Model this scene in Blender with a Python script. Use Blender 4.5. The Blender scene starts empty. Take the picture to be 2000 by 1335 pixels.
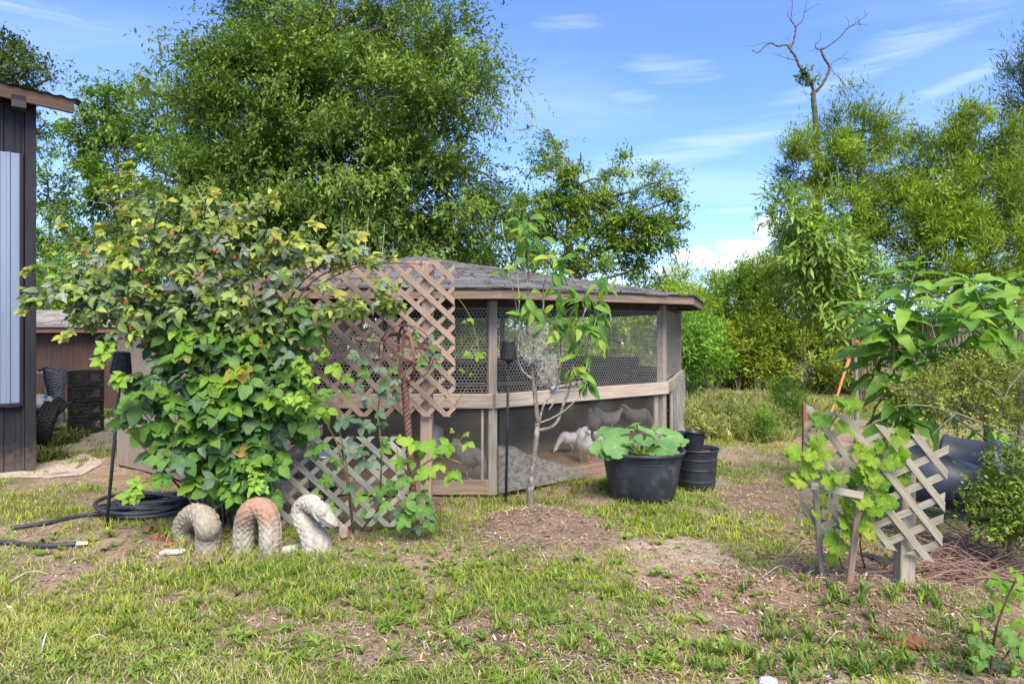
import bpy, math, random
import numpy as np
from mathutils import Vector, Matrix, Euler
R = math.radians
PI = math.pi
rnd = random.Random(7)
SC = bpy.context.scene
COL = SC.collection
F = 1333.0          # focal length in photograph pixels (2000 px wide)
H = 1.6             # eye height
HZ = 640.0          # horizon row

# ------------------------------------------------------------------ camera
cam = bpy.data.cameras.new('camera')
cam.sensor_width = 36.0
cam.lens = 36.0 * F / 2000.0
cam.shift_y = -(667.5 - HZ) / 2000.0
cam.clip_start = 0.05
cam.clip_end = 2000
camo = bpy.data.objects.new('camera', cam)
camo.location = (0, 0, H)
camo.rotation_euler = (R(90), 0, 0)
COL.objects.link(camo)
SC.camera = camo

# ------------------------------------------------------------------ sky and sun
SUN_EL, SUN_AZ = R(52), R(163)     # azimuth clockwise from +Y: behind the camera, a little to the right
wd = bpy.data.worlds.new('World')
SC.world = wd
wd.use_nodes = True
nt = wd.node_tree
nt.nodes.clear()
def wn(t, **kw):
    n = nt.nodes.new(t)
    for k, v in kw.items():
        setattr(n, k, v)
    return n
def wmath(op, a, b=None, c=None, clamp=False):
    n = wn('ShaderNodeMath', operation=op)
    n.use_clamp = clamp
    for i, v in enumerate((a, b, c)):
        if v is None:
            continue
        if isinstance(v, (int, float)):
            n.inputs[i].default_value = v
        else:
            nt.links.new(v, n.inputs[i])
    return n.outputs[0]
sky = wn('ShaderNodeTexSky', sky_type='NISHITA')
sky.sun_disc = False
sky.sun_elevation = SUN_EL
sky.sun_rotation = SUN_AZ
sky.air_density = 1.0
sky.dust_density = 0.4
sky.ozone_density = 2.6
tc = wn('ShaderNodeTexCoord')
sep = wn('ShaderNodeSeparateXYZ')
nt.links.new(tc.outputs['Generated'], sep.inputs[0])
dx, dy, dz = sep.outputs
az = wmath('ARCTAN2', dx, dy)
el = wmath('ARCSINE', dz)
# thin cirrus streaks on a high flat layer
zz = wmath('MAXIMUM', dz, 0.03)
zz = wmath('ADD', zz, 0.12)
cu = wmath('DIVIDE', dx, zz)
cv = wmath('DIVIDE', dy, zz)
comb = wn('ShaderNodeCombineXYZ')
nt.links.new(cu, comb.inputs[0]); nt.links.new(cv, comb.inputs[1])
mp = wn('ShaderNodeMapping')
mp.inputs['Rotation'].default_value = (0, 0, R(24))
mp.inputs['Scale'].default_value = (0.42, 1.25, 1)
mp.inputs['Location'].default_value = (0.35, 0.9, 0)
nt.links.new(comb.outputs[0], mp.inputs[0])
nz = wn('ShaderNodeTexNoise')
nz.inputs['Scale'].default_value = 0.9
nz.inputs['Detail'].default_value = 5
nz.inputs['Roughness'].default_value = 0.5
nz.inputs['Distortion'].default_value = 0.5
nt.links.new(mp.outputs[0], nz.inputs['Vector'])
cir = wn('ShaderNodeMapRange', interpolation_type='SMOOTHSTEP')
cir.inputs['From Min'].default_value = 0.45
cir.inputs['From Max'].default_value = 0.80
cir.inputs['To Max'].default_value = 0.35
nt.links.new(nz.outputs['Fac'], cir.inputs['Value'])
# heaped clouds low over the horizon, each a few puffs at its own bearing
nz2 = wn('ShaderNodeTexNoise')
nz2.inputs['Scale'].default_value = 22
nz2.inputs['Detail'].default_value = 6
nz2.inputs['Roughness'].default_value = 0.58
nt.links.new(tc.outputs['Generated'], nz2.inputs['Vector'])
wob = wmath('MULTIPLY', wmath('SUBTRACT', nz2.outputs['Fac'], 0.5), 2.6)
def bearing(px, py):
    v = Vector(((px - 1000) / F, 1, (HZ - py) / F)).normalized()
    return math.atan2(v.x, v.y), math.asin(v.z)
puffs = [(1500, 440, 42, 36), (1440, 480, 75, 24), (1360, 498, 60, 22), (1450, 512, 120, 22), (1310, 528, 60, 12)]
plist = []
for (a, b, c, d) in puffs:
    A, E = bearing(a, b)
    plist.append((A, E, c / F, d / F))
cr = random.Random(3)
for k in range(9):                     # the same kind of cloud all round the horizon
    A = -2.9 + k * 0.55 + cr.uniform(-.1, .1)
    if abs(A) < 0.75:
        continue
    plist.append((A, cr.uniform(.06, .12), cr.uniform(.08, .16), cr.uniform(.025, .045)))
dens = None
for (A, E, ra, re) in plist:
    q1 = wmath('DIVIDE', wmath('SUBTRACT', az, A), ra)
    q2 = wmath('DIVIDE', wmath('SUBTRACT', el, E), re)
    q = wmath('ADD', wmath('MULTIPLY', q1, q1), wmath('MULTIPLY', q2, q2))
    d = wmath('SUBTRACT', 1.0, q)
    dens = d if dens is None else wmath('MAXIMUM', dens, d)
dens = wmath('ADD', dens, wob)
cum = wn('ShaderNodeMapRange', interpolation_type='SMOOTHSTEP')
cum.inputs['From Min'].default_value = 0.28
cum.inputs['From Max'].default_value = 1.05
cum.inputs['To Max'].default_value = 0.92
nt.links.new(dens, cum.inputs['Value'])
# separate feathery wisps
wisps = [(1110, 45, 70, 16, 0.0), (1320, 135, 95, 22, 0.1), (1240, 196, 60, 16, 0.1), (1860, 165, 190, 12, -0.32), (1780, 90, 200, 22, -0.3), (1450, 412, 60, 8, 0), (60, 30, 130, 26, .1), (150, 210, 60, 40, 0), (1900, 20, 140, 26, -.2), (1350, 290, 200, 26, -.15)]
for k in range(12):
    wisps.append((1000 + F * cr.uniform(1.2, 3.0) * cr.choice((-1, 1)), cr.uniform(-900, 200), cr.uniform(80, 260), cr.uniform(15, 40), cr.uniform(-.3, .3)))
mpw = wn('ShaderNodeMapping')
mpw.inputs['Scale'].default_value = (3.5, 3.5, 42)
mpw.inputs['Rotation'].default_value = (0, R(10), 0)
nt.links.new(tc.outputs['Generated'], mpw.inputs[0])
nzw = wn('ShaderNodeTexNoise')
nzw.inputs['Scale'].default_value = 1.6
nzw.inputs['Detail'].default_value = 6
nzw.inputs['Roughness'].default_value = 0.6
nzw.inputs['Distortion'].default_value = 0.8
nt.links.new(mpw.outputs[0], nzw.inputs['Vector'])
wd_all = None
for (a, b, c, d, sl_) in wisps:
    A, E = bearing(a, b)
    da = wmath('SUBTRACT', az, A)
    q1 = wmath('DIVIDE', da, c / F)
    q2 = wmath('DIVIDE', wmath('ADD', wmath('SUBTRACT', el, E), wmath('MULTIPLY', da, sl_)), d / F)
    g = wmath('SUBTRACT', 1.0, wmath('ADD', wmath('MULTIPLY', q1, q1), wmath('MULTIPLY', q2, q2)))
    wd_all = g if wd_all is None else wmath('MAXIMUM', wd_all, g)
wd_all = wmath('ADD', wd_all, wmath('MULTIPLY', wmath('SUBTRACT', nzw.outputs['Fac'], 0.52), 5.0))
wsp = wn('ShaderNodeMapRange', interpolation_type='SMOOTHSTEP')
wsp.inputs['From Min'].default_value = -0.7
wsp.inputs['From Max'].default_value = 2.4
wsp.inputs['To Max'].default_value = 0.34
nt.links.new(wd_all, wsp.inputs['Value'])
cirf = wmath('MAXIMUM', cir.outputs[0], wsp.outputs[0])
tint = wn('ShaderNodeMix', data_type='RGBA', blend_type='MULTIPLY')
tint.inputs['Factor'].default_value = 1.0
tint.inputs[7].default_value = (0.62, 0.735, 1.06, 1)
nt.links.new(sky.outputs[0], tint.inputs[6])
m1 = wn('ShaderNodeMix', data_type='RGBA')
m1.inputs[7].default_value = (4.2, 4.7, 5.6, 1)
nt.links.new(cirf, m1.inputs['Factor'])
nt.links.new(tint.outputs[2], m1.inputs[6])
m2 = wn('ShaderNodeMix', data_type='RGBA')
m2.inputs[7].default_value = (5.2, 5.35, 5.6, 1)
nt.links.new(cum.outputs[0], m2.inputs['Factor'])
nt.links.new(m1.outputs[2], m2.inputs[6])
bg = wn('ShaderNodeBackground')
bg.inputs['Strength'].default_value = 0.145
nt.links.new(m2.outputs[2], bg.inputs['Color'])
wo = wn('ShaderNodeOutputWorld')
nt.links.new(bg.outputs[0], wo.inputs['Surface'])

sl = bpy.data.lights.new('sun', 'SUN')
sl.energy = 4.0
sl.angle = R(40)                  # veiled sun: very soft shadows
sl.color = (1.0, 0.90, 0.73)
so = bpy.data.objects.new('sun', sl)
sd = Vector((math.sin(SUN_AZ) * math.cos(SUN_EL), math.cos(SUN_AZ) * math.cos(SUN_EL), math.sin(SUN_EL)))
so.rotation_euler = sd.to_track_quat('Z', 'Y').to_euler()
so.location = (-6, -8, 12)
COL.objects.link(so)

SC.view_settings.view_transform = 'Standard'
SC.view_settings.look = 'None'
SC.view_settings.gamma = 1.0
SC.view_settings.use_curve_mapping = False
SC.view_settings.exposure = 1.0
SC.render.engine = 'CYCLES'
SC.cycles.use_denoising = True
SC.cycles.max_bounces = 7
SC.cycles.diffuse_bounces = 4
SC.cycles.glossy_bounces = 3
SC.cycles.transmission_bounces = 5
SC.cycles.transparent_max_bounces = 16
SC.cycles.use_adaptive_sampling = True
SC.cycles.adaptive_threshold = 0.015
SC.cycles.sample_clamp_indirect = 6

# ------------------------------------------------------------------ helpers
def P(px, py, Y):
    return Vector(((px - 1000) / F * Y, Y, H - (py - HZ) / F * Y))
def G(px, py):
    Y = F * H / (py - HZ)
    return ((px - 1000) / F * Y, Y)

_tabs = {}
def vnoise(x, y, seed):
    if seed not in _tabs:
        _tabs[seed] = np.random.RandomState(seed).rand(128, 128)
    T = _tabs[seed]
    x = np.asarray(x, float); y = np.asarray(y, float)
    xi = np.floor(x).astype(int); yi = np.floor(y).astype(int)
    fx = x - xi; fy = y - yi
    fx = fx * fx * (3 - 2 * fx); fy = fy * fy * (3 - 2 * fy)
    a = T[xi % 128, yi % 128]; b = T[(xi + 1) % 128, yi % 128]
    c = T[xi % 128, (yi + 1) % 128]; d = T[(xi + 1) % 128, (yi + 1) % 128]
    return (a * (1 - fx) + b * fx) * (1 - fy) + (c * (1 - fx) + d * fx) * fy
def fbm(x, y, seed, oct=4):
    s = 0; a = 1; n = 0
    for k in range(oct):
        s = s + a * vnoise(x * 2 ** k + 7.3 * k, y * 2 ** k + 3.1 * k, seed + k)
        n += a; a *= 0.5
    return s / n

WORLD = {}
def link(o, M=None, parent=None):
    COL.objects.link(o)
    M = M or Matrix()
    if parent is not None:
        o.parent = parent
        o.matrix_basis = WORLD[parent].inverted() @ M
    else:
        o.matrix_basis = M
    WORLD[o] = M
    return o
def tag(o, label=None, cat=None, group=None, kind=None):
    if label: o['label'] = label
    if cat: o['category'] = cat
    if group: o['group'] = group
    if kind: o['kind'] = kind
    return o
def thing(name, loc, label, cat, group=None):
    o = bpy.data.objects.new(name, None)
    o.empty_display_size = 0.1
    link(o, Matrix.Translation(Vector(loc)))
    return tag(o, label, cat, group)

def shade(me, smooth):
    if smooth:
        me.polygons.foreach_set('use_smooth', [True] * len(me.polygons))

class MB:
    def __init__(s):
        s.v = []; s.f = []
    def add(s, vs, fs):
        o = len(s.v)
        s.v.extend([tuple(p) for p in vs])
        s.f.extend([tuple(i + o for i in f) for f in fs])
        return s
    def box(s, c, size, M=None):
        x, y, z = [d / 2 for d in size]
        vs = [Vector((a * x, b * y, d * z)) for a in (-1, 1) for b in (-1, 1) for d in (-1, 1)]
        if M is not None:
            vs = [M @ v for v in vs]
        c = Vector(c)
        vs = [v + c for v in vs]
        return s.add(vs, [(0, 1, 3, 2), (4, 6, 7, 5), (0, 4, 5, 1), (2, 3, 7, 6), (0, 2, 6, 4), (1, 5, 7, 3)])
    def tube(s, pts, rad, n=8, caps=True):
        pts = [Vector(p) for p in pts]
        if not hasattr(rad, '__len__'):
            rad = [rad] * len(pts)
        o = len(s.v)
        prev = None
        for i, p in enumerate(pts):
            if i == 0: t = pts[1] - p
            elif i == len(pts) - 1: t = p - pts[i - 1]
            else: t = pts[i + 1] - pts[i - 1]
            if t.length < 1e-9: t = Vector((0, 0, 1))
            t.normalize()
            if prev is None:
                u = t.cross(Vector((0, 0, 1)) if abs(t.z) < .9 else Vector((1, 0, 0))).normalized()
            else:
                u = (prev - t * prev.dot(t))
                if u.length < 1e-6: u = t.orthogonal()
                u.normalize()
            prev = u
            w = t.cross(u)
            for k in range(n):
                a = 2 * PI * k / n
                s.v.append(tuple(p + (u * math.cos(a) + w * math.sin(a)) * rad[i]))
        for i in range(len(pts) - 1):
            for k in range(n):
                a = o + i * n + k; b = o + i * n + (k + 1) % n
                s.f.append((a, b, b + n, a + n))
        if caps:
            s.f.append(tuple(o + k for k in reversed(range(n))))
            s.f.append(tuple(o + (len(pts) - 1) * n + k for k in range(n)))
        return s
    def lathe(s, prof, M=None, n=32, close=False):
        o = len(s.v)
        M = M or Matrix()
        for (r, z) in prof:
            for k in range(n):
                a = 2 * PI * k / n
                s.v.append(tuple(M @ Vector((r * math.cos(a), r * math.sin(a), z))))
        for i in range(len(prof) - 1):
            for k in range(n):
                a = o + i * n + k; b = o + i * n + (k + 1) % n
                s.f.append((a, b, b + n, a + n))
        return s
    def build(s, name, mat, parent=None, at=None, smooth=False, M=None):
        """verts are in world space unless M (a world matrix) is given: then they are local to M"""
        if M is None:
            if at is None:
                at = WORLD[parent].to_translation() if parent is not None else Vector((0, 0, 0))
            at = Vector(at)
            vs = [(x - at.x, y - at.y, z - at.z) for x, y, z in s.v]
            M = Matrix.Translation(at)
        else:
            vs = s.v
        me = bpy.data.meshes.new(name)
        me.from_pydata(vs, [], s.f)
        me.materials.append(mat)
        shade(me, smooth)
        o = bpy.data.objects.new(name, me)
        return link(o, M, parent)

def np_mesh(name, V, T, mat, cols=None, uv=None, smooth=False):
    V = np.asarray(V, np.float32); T = np.asarray(T, np.int32)
    me = bpy.data.meshes.new(name)
    k = T.shape[1]
    me.vertices.add(len(V)); me.vertices.foreach_set('co', V.ravel())
    me.loops.add(T.size); me.loops.foreach_set('vertex_index', T.ravel())
    me.polygons.add(len(T))
    me.polygons.foreach_set('loop_start', np.arange(0, T.size, k, dtype=np.int32))
    me.polygons.foreach_set('loop_total', np.full(len(T), k, np.int32))
    if cols is not None:
        a = me.attributes.new('col', 'FLOAT_COLOR', 'POINT')
        c = np.ones((len(V), 4), np.float32); c[:, :3] = cols
        a.data.foreach_set('color', c.ravel())
    if uv is not None:
        l = me.uv_layers.new(name='UVMap')
        l.data.foreach_set('uv', np.asarray(uv, np.float32)[T.ravel()].ravel())
    if mat: me.materials.append(mat)
    me.update(calc_edges=True)
    if smooth: shade(me, True)
    return me
def np_obj(name, V, T, mat, cols=None, parent=None, at=None, smooth=False):
    if at is None:
        at = WORLD[parent].to_translation() if parent is not None else Vector((0, 0, 0))
    at = Vector(at)
    me = np_mesh(name, np.asarray(V) - np.array(at[:]), T, mat, cols, smooth=smooth)
    return link(bpy.data.objects.new(name, me), Matrix.Translation(at), parent)

# ------------------------------------------------------------------ materials
MATS = {}
class NT:
    def __init__(s, name):
        s.m = bpy.data.materials.new(name); s.m.use_nodes = True
        s.t = s.m.node_tree; s.t.nodes.clear()
        s.out = s.n('ShaderNodeOutputMaterial')
    def n(s, t, **kw):
        x = s.t.nodes.new(t)
        for k, v in kw.items(): setattr(x, k, v)
        return x
    def l(s, a, b): s.t.links.new(a, b)
    def put(s, v, sock):
        if isinstance(v, (int, float)): sock.default_value = v
        elif isinstance(v, (tuple, list)): sock.default_value = (*v, 1) if len(v) == 3 and len(sock.default_value) == 4 else v
        else: s.l(v, sock)
    def math(s, op, a, b=0.0, clamp=False):
        x = s.n('ShaderNodeMath', operation=op); x.use_clamp = clamp
        s.put(a, x.inputs[0]); s.put(b, x.inputs[1])
        return x.outputs[0]
    def noise(s, scale, detail=4, rough=.55, vec=None, stretch=None, dist=0.0):
        x = s.n('ShaderNodeTexNoise')
        x.inputs['Scale'].default_value = scale; x.inputs['Detail'].default_value = detail
        x.inputs['Roughness'].default_value = rough; x.inputs['Distortion'].default_value = dist
        if vec is None:
            vec = s.n('ShaderNodeTexCoord').outputs['Object']
        if stretch:
            mpn = s.n('ShaderNodeMapping'); mpn.inputs['Scale'].default_value = stretch
            s.l(vec, mpn.inputs[0]); vec = mpn.outputs[0]
        s.l(vec, x.inputs['Vector'])
        return x.outputs['Fac']
    def mix(s, f, a, b, mode='MIX'):
        x = s.n('ShaderNodeMix', data_type='RGBA', blend_type=mode)
        s.put(f, x.inputs[0]); s.put(a, x.inputs[6]); s.put(b, x.inputs[7])
        return x.outputs[2]
    def ramp(s, f, stops):
        x = s.n('ShaderNodeValToRGB')
        e = x.color_ramp.elements
        while len(e) < len(stops): e.new(0.5)
        for i, (p, c) in enumerate(stops):
            e[i].position = p; e[i].color = (*c, 1)
        s.l(f, x.inputs[0])
        return x.outputs[0]
    def range(s, f, a, b, c=0.0, d=1.0):
        x = s.n('ShaderNodeMapRange'); x.interpolation_type = 'SMOOTHSTEP'
        s.put(f, x.inputs[0])
        for i, v in enumerate((a, b, c, d)): x.inputs[i + 1].default_value = v
        return x.outputs[0]
    def bump(s, h, strength=.3, dist=.01):
        x = s.n('ShaderNodeBump'); x.inputs['Strength'].default_value = strength; x.inputs['Distance'].default_value = dist
        s.l(h, x.inputs['Height'])
        return x.outputs[0]
    def princ(s, col, rough=.6, metal=0.0, spec=.4, normal=None):
        x = s.n('ShaderNodeBsdfPrincipled')
        s.put(col, x.inputs['Base Color']); s.put(rough, x.inputs['Roughness'])
        x.inputs['Metallic'].default_value = metal; x.inputs['Specular IOR Level'].default_value = spec
        if normal is not None: s.l(normal, x.inputs['Normal'])
        return x.outputs[0]
    def done(s, sh):
        s.l(sh, s.out.inputs['Surface']); return s.m

def objrand(m):
    return m.n('ShaderNodeObjectInfo').outputs['Random']

def wood(name, light, dark, grey=None, grain=30, rough=.8, length_axis='X', spread=.35):
    m = NT(name)
    tcn = m.n('ShaderNodeTexCoord').outputs['Object']
    oi = m.n('ShaderNodeObjectInfo')
    add = m.n('ShaderNodeVectorMath', operation='MULTIPLY_ADD')
    m.l(oi.outputs['Location'], add.inputs[0]); add.inputs[1].default_value = (9.1, 7.7, 5.3); m.l(tcn, add.inputs[2])
    st = {'X': (.06, 1, 1), 'Y': (1, .06, 1), 'Z': (1, 1, .06)}[length_axis]
    a = m.noise(grain * 2.2, 6, .7, add.outputs[0], st, .4)
    b = m.noise(3.0, 3, .5, add.outputs[0])
    c = m.ramp(a, [(.36, dark), (.58, light)])
    c = m.mix(m.range(b, .42, .7, 0, .6), c, m.mix(1, grey or light, m.ramp(a, [(.36, (.6, .6, .6)), (.58, (1.1, 1.1, 1.1))]), 'MULTIPLY'))
    r = oi.outputs['Random']
    c = m.mix(spread, c, m.ramp(r, [(0, tuple(x * .62 for x in light)), (1, tuple(min(1, x * 1.3) for x in light))]))
    return m.done(m.princ(c, rough, spec=.25, normal=m.bump(a, .7, .008)))

def plain(name, col, rough=.6, metal=0.0, spec=.4, var=.25, scale=12, bump=.15, bd=.004):
    m = NT(name)
    a = m.noise(scale, 5, .6)
    c = m.ramp(a, [(.3, tuple(x * (1 - var) for x in col)), (.7, tuple(min(1, x * (1 + var)) for x in col))])
    return m.done(m.princ(c, m.math('ADD', m.math('MULTIPLY', a, .25), rough - .12), metal, spec, m.bump(a, bump, bd)))

def leafmat(name, cols=None, trans=.35, rough=.45, veins=0, spec=.22, tcol=(1.15, 1.25, .45), radial=0):
    m = NT(name)
    if cols is None:
        c = m.n('ShaderNodeAttribute', attribute_name='col').outputs['Color']
    else:
        n = len(cols)
        c = m.ramp(objrand(m), [(i / max(1, n - 1), cols[i]) for i in range(n)])
        c = m.mix(.3, c, m.mix(1, c, m.ramp(m.noise(18, 3), [(.3, (.6, .65, .6)), (.7, (1.35, 1.3, 1.3))]), 'MULTIPLY'))
    nrm = None
    if veins:
        uvn = m.n('ShaderNodeSeparateXYZ'); m.l(m.n('ShaderNodeTexCoord').outputs['UV'], uvn.inputs[0])
        av = m.math('ABSOLUTE', m.math('SUBTRACT', uvn.outputs[1], .5))
        w = m.math('SINE', m.math('MULTIPLY', m.math('SUBTRACT', uvn.outputs[0], m.math('MULTIPLY', av, .55)), 2 * PI * veins))
        rib = m.range(av, .0, .05, 1, 0)
        vv = m.math('MAXIMUM', m.range(w, .72, 1.0), rib)
        c = m.mix(m.math('MULTIPLY', vv, .3), c, m.mix(1, c, (1.7, 1.6, 1.5), 'MULTIPLY'))
        nrm = m.bump(m.math('SUBTRACT', m.math('MULTIPLY', w, .4), rib), .45, .004)
    if radial:
        uvn = m.n('ShaderNodeSeparateXYZ'); m.l(m.n('ShaderNodeTexCoord').outputs['UV'], uvn.inputs[0])
        fr = m.math('FRACT', m.math('MULTIPLY', uvn.outputs[1], radial))
        dv = m.math('MULTIPLY', m.math('ABSOLUTE', m.math('SUBTRACT', fr, .5)), uvn.outputs[0])
        vv = m.range(dv, .0, .05, 1, 0)
        sd_ = m.math('SINE', m.math('MULTIPLY', m.math('SUBTRACT', uvn.outputs[0], m.math('MULTIPLY', dv, .9)), 42))
        c = m.mix(m.math('MULTIPLY', vv, .55), c, m.mix(1, c, (1.9, 1.6, 1.9), 'MULTIPLY'))
        nrm = m.bump(m.math('SUBTRACT', m.math('MULTIPLY', sd_, .25), vv), .6, .006)
    p = m.princ(c, rough, spec=spec, normal=nrm)
    t = m.n('ShaderNodeBsdfTranslucent')
    m.l(m.mix(1, c, tcol, 'MULTIPLY'), t.inputs['Color'])
    mx = m.n('ShaderNodeMixShader'); mx.inputs[0].default_value = trans
    m.l(p, mx.inputs[1]); m.l(t.outputs[0], mx.inputs[2])
    return m.done(mx.outputs[0])

M_leaf = leafmat('leaf_attr', trans=.28, spec=.15)
M_bark = plain('bark', (.16, .13, .10), .9, var=.45, scale=30, bump=.8, bd=.02)
M_barkgrey = plain('bark_grey', (.22, .195, .165), .9, var=.4, scale=40, bump=.8, bd=.01)
M_cane = plain('cane_red', (.12, .05, .035), .7, var=.35, scale=30)
M_canegreen = plain('cane_green', (.16, .15, .05), .7, var=.35, scale=30)
M_canedry = plain('cane_dry', (.38, .32, .25), .8, var=.3, scale=30)
M_grey_wood = wood('weathered_wood', (.34, .29, .235), (.15, .12, .095), (.36, .33, .29), 26)
M_rail = wood('rail_wood', (.42, .35, .28), (.20, .15, .115), (.40, .36, .31), 22)
M_red_wood = wood('redwood_slat', (.345, .25, .19), (.175, .115, .085), (.37, .29, .23), 34)
M_greenwood = wood('aged_lattice', (.42, .40, .325), (.21, .195, .15), (.46, .45, .385), 30)
M_rightwood = wood('aged_lattice_tan', (.36, .32, .24), (.17, .145, .105), (.37, .345, .29), 30)
M_brownwood = wood('brown_siding', (.125, .075, .056), (.06, .036, .028), (.15, .095, .07), 16, length_axis='Z')
M_plywood = wood('weathered_plywood', (.33, .27, .215), (.15, .115, .09), (.30, .26, .22), 16, length_axis='Z')
M_fascia = wood('fascia_wood', (.36, .26, .19), (.15, .095, .07), (.33, .26, .20), 18)
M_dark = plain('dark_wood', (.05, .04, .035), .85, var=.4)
M_black = plain('black_plastic', (.026, .029, .038), .42, var=.3, scale=8, spec=.45, bump=.05)
M_blackmatt = plain('black_matt', (.032, .032, .035), .7, var=.3)
M_rust = plain('rusty_iron', (.16, .075, .06), .75, metal=.2, var=.5, scale=60, bump=.5)
# ------------------------------------------------------------------ ground
MOUNDS = [(G(1050, 1042), .56, .56, .20), (G(1730, 1190), .75, .45, .09), (G(1480, 1150), .32, .26, .07),
          (G(1590, 840), 1.0, 1.2, .10), (G(440, 1055), 1.0, .30, .04)]
def gz(x, y):
    x = np.asarray(x, float); y = np.asarray(y, float)
    z = (fbm(x * .9, y * .9, 11, 4) - .5) * .09 + (fbm(x * 6, y * 6, 21, 3) - .5) * .03
    z = z * np.clip((30 - y) / 20, 0, 1)
    for (c, rx, ry, h) in MOUNDS:
        q = ((x - c[0]) / rx) ** 2 + ((y - c[1]) / ry) ** 2
        z = z + h * np.exp(-q * 1.6)
    return z
def gpt(px, py, dz=0.0):
    x, y = G(px, py)
    return Vector((x, y, float(gz(x, y)) + dz))

# bare ground: (px, py, half width px, half height px, strength, kind)  0 soil  1 sand  2 mulch  3 straw
PATCH = [(1050, 1042, 122, 34, 1.0, 2), (1340, 1078, 95, 24, .9, 1), (1250, 1068, 60, 20, .5, 0), (1010, 1262, 170, 46, .85, 2),
         (1190, 1225, 120, 40, .7, 0), (1120, 1305, 150, 30, .8, 2), (880, 1215, 90, 25, .45, 0), (1500, 968, 85, 24, .9, 2), (1600, 850, 90, 26, .9, 0),
         (1460, 1160, 120, 42, .95, 3), (1620, 1180, 130, 42, .9, 2), (1810, 1140, 190, 60, 1.0, 2), (1560, 1322, 190, 26, .95, 1), (1700, 1245, 230, 55, .82, 2), (1270, 1290, 190, 36, .8, 2), (1400, 1200, 110, 30, .7, 0),
         (1900, 1325, 150, 26, .9, 1), (1800, 1240, 120, 40, .6, 2), (1380, 1330, 120, 18, .6, 1), (640, 1088, 120, 20, .6, 0), (760, 1075, 110, 20, .7, 0),
         (355, 1160, 75, 14, .7, 0), (400, 1105, 50, 10, .6, 0), (235, 975, 65, 16, .95, 0), (60, 958, 60, 10, .5, 0), (60, 1038, 90, 13, .55, 0),
         (420, 1075, 170, 22, .75, 0), (170, 1125, 40, 9, .5, 0), (540, 1255, 60, 18, .5, 0), (650, 1290, 70, 20, .55, 0), (780, 1280, 60, 20, .55, 0), (540, 1000, 180, 25, .9, 0),
         (1400, 1010, 60, 12, .4, 0), (1300, 1160, 70, 20, .55, 2), (740, 1180, 70, 16, .5, 0), (880, 1130, 60, 14, .4, 0),
         (1480, 905, 60, 14, .4, 0), (1560, 1040, 60, 18, .8, 2), (1480, 1085, 50, 14, .5, 2), (90, 1190, 60, 14, .4, 0), (60, 1100, 40, 9, .35, 0)]
PW = []
for (a, b, c, d, s, k) in PATCH:
    x, y = G(a, b)
    y0 = G(a, b + d)[1]; y1 = G(a, max(b - d, 700))[1]
    PW.append((x, (y0 + y1) / 2, c * y / F, (y1 - y0) / 2, s, k))
def cover(x, y):
    """bareness 0..1 and the share of each kind of bare ground at a point"""
    n = fbm(x * 1.7, y * 1.7, 31, 5)
    n2 = fbm(x * 5.5, y * 5.5, 41, 4)
    bare = np.clip((n - .44) * 4.6, 0, 1) * .7 + np.clip((n2 - .49) * 5.5, 0, 1) * .55
    bare = bare * np.clip((14 - y) / 5, 0.25, 1)
    kinds = np.zeros((4,) + np.shape(x))
    kinds[0] = .25
    wob = (n2 - .5) * 1.7 + (fbm(x * 17, y * 17, 131, 3) - .5) * .9
    for (cx, cy, rx, ry, s, k) in PW:
        q = np.sqrt(((x - cx) / rx) ** 2 + ((y - cy) / ry) ** 2) + wob
        w = np.clip((1.33 - q) / .25, 0, 1) * s
        bare = np.maximum(bare, w)
        kinds[k] = np.maximum(kinds[k], w)
    # dirt floor under the coop and the sandy track left
    d = np.hypot(x + 1.4, y - 10.3)
    w = np.clip((3.95 - d) / .15, 0, 1); bare = np.maximum(bare, w); kinds[0] = np.maximum(kinds[0], w * 1.2); kinds[3] = np.maximum(kinds[3], w * .8)
    return np.clip(bare, 0, 1), kinds

def gridlines():
    xs = np.concatenate([-np.geomspace(9, 400, 26)[::-1], np.arange(-8.8, 8.81, .058), np.geomspace(9, 400, 26)])
    ys = np.concatenate([-np.geomspace(2, 300, 18)[::-1] + 2.4, np.arange(2.42, 12, .045), np.arange(12, 26, .25), np.geomspace(26, 600, 30)])
    ys = np.unique(np.round(ys, 4))
    return xs, ys
xs, ys = gridlines()
XX, YY = np.meshgrid(xs, ys)
ZZ = gz(XX, YY)
bare, kinds = cover(XX, YY)
soil = np.array([.35, .255, .185]); sand = np.array([.52, .42, .31]); mulch = np.array([.215, .15, .115]); straw = np.array([.36, .23, .15])
turf = np.array([.17, .155, .07])
ks = kinds / kinds.sum(0)
bc = ks[0][..., None] * soil + ks[1][..., None] * sand + ks[2][..., None] * mulch + ks[3][..., None] * straw
tone = (.75 + .5 * fbm(XX * 9, YY * 9, 51, 3))[..., None]
colr = (bc * bare[..., None] + turf * (1 - bare[..., None])) * tone
nx, ny = len(xs), len(ys)
idx = np.arange(nx * ny).reshape(ny, nx)
Q = np.stack([idx[:-1, :-1], idx[:-1, 1:], idx[1:, 1:], idx[1:, :-1]], -1).reshape(-1, 4)
m = NT('ground_soil')
c = m.n('ShaderNodeAttribute', attribute_name='col').outputs['Color']
n1 = m.noise(48, 8, .82); n2 = m.noise(95, 4, .7); n3 = m.noise(16, 5, .7)
c = m.mix(1, c, m.ramp(n1, [(.34, (.38, .35, .33)), (.5, (1, 1, 1)), (.66, (1.75, 1.7, 1.65))]), 'MULTIPLY')
c = m.mix(m.range(n2, .60, .66, 0, .6), c, (.56, .48, .39))
c = m.mix(m.range(n3, .58, .66, 0, .45), c, (.13, .085, .06))
hb = m.math('ADD', m.math('MULTIPLY', n1, .7), m.math('MULTIPLY', n2, .3))
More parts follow.
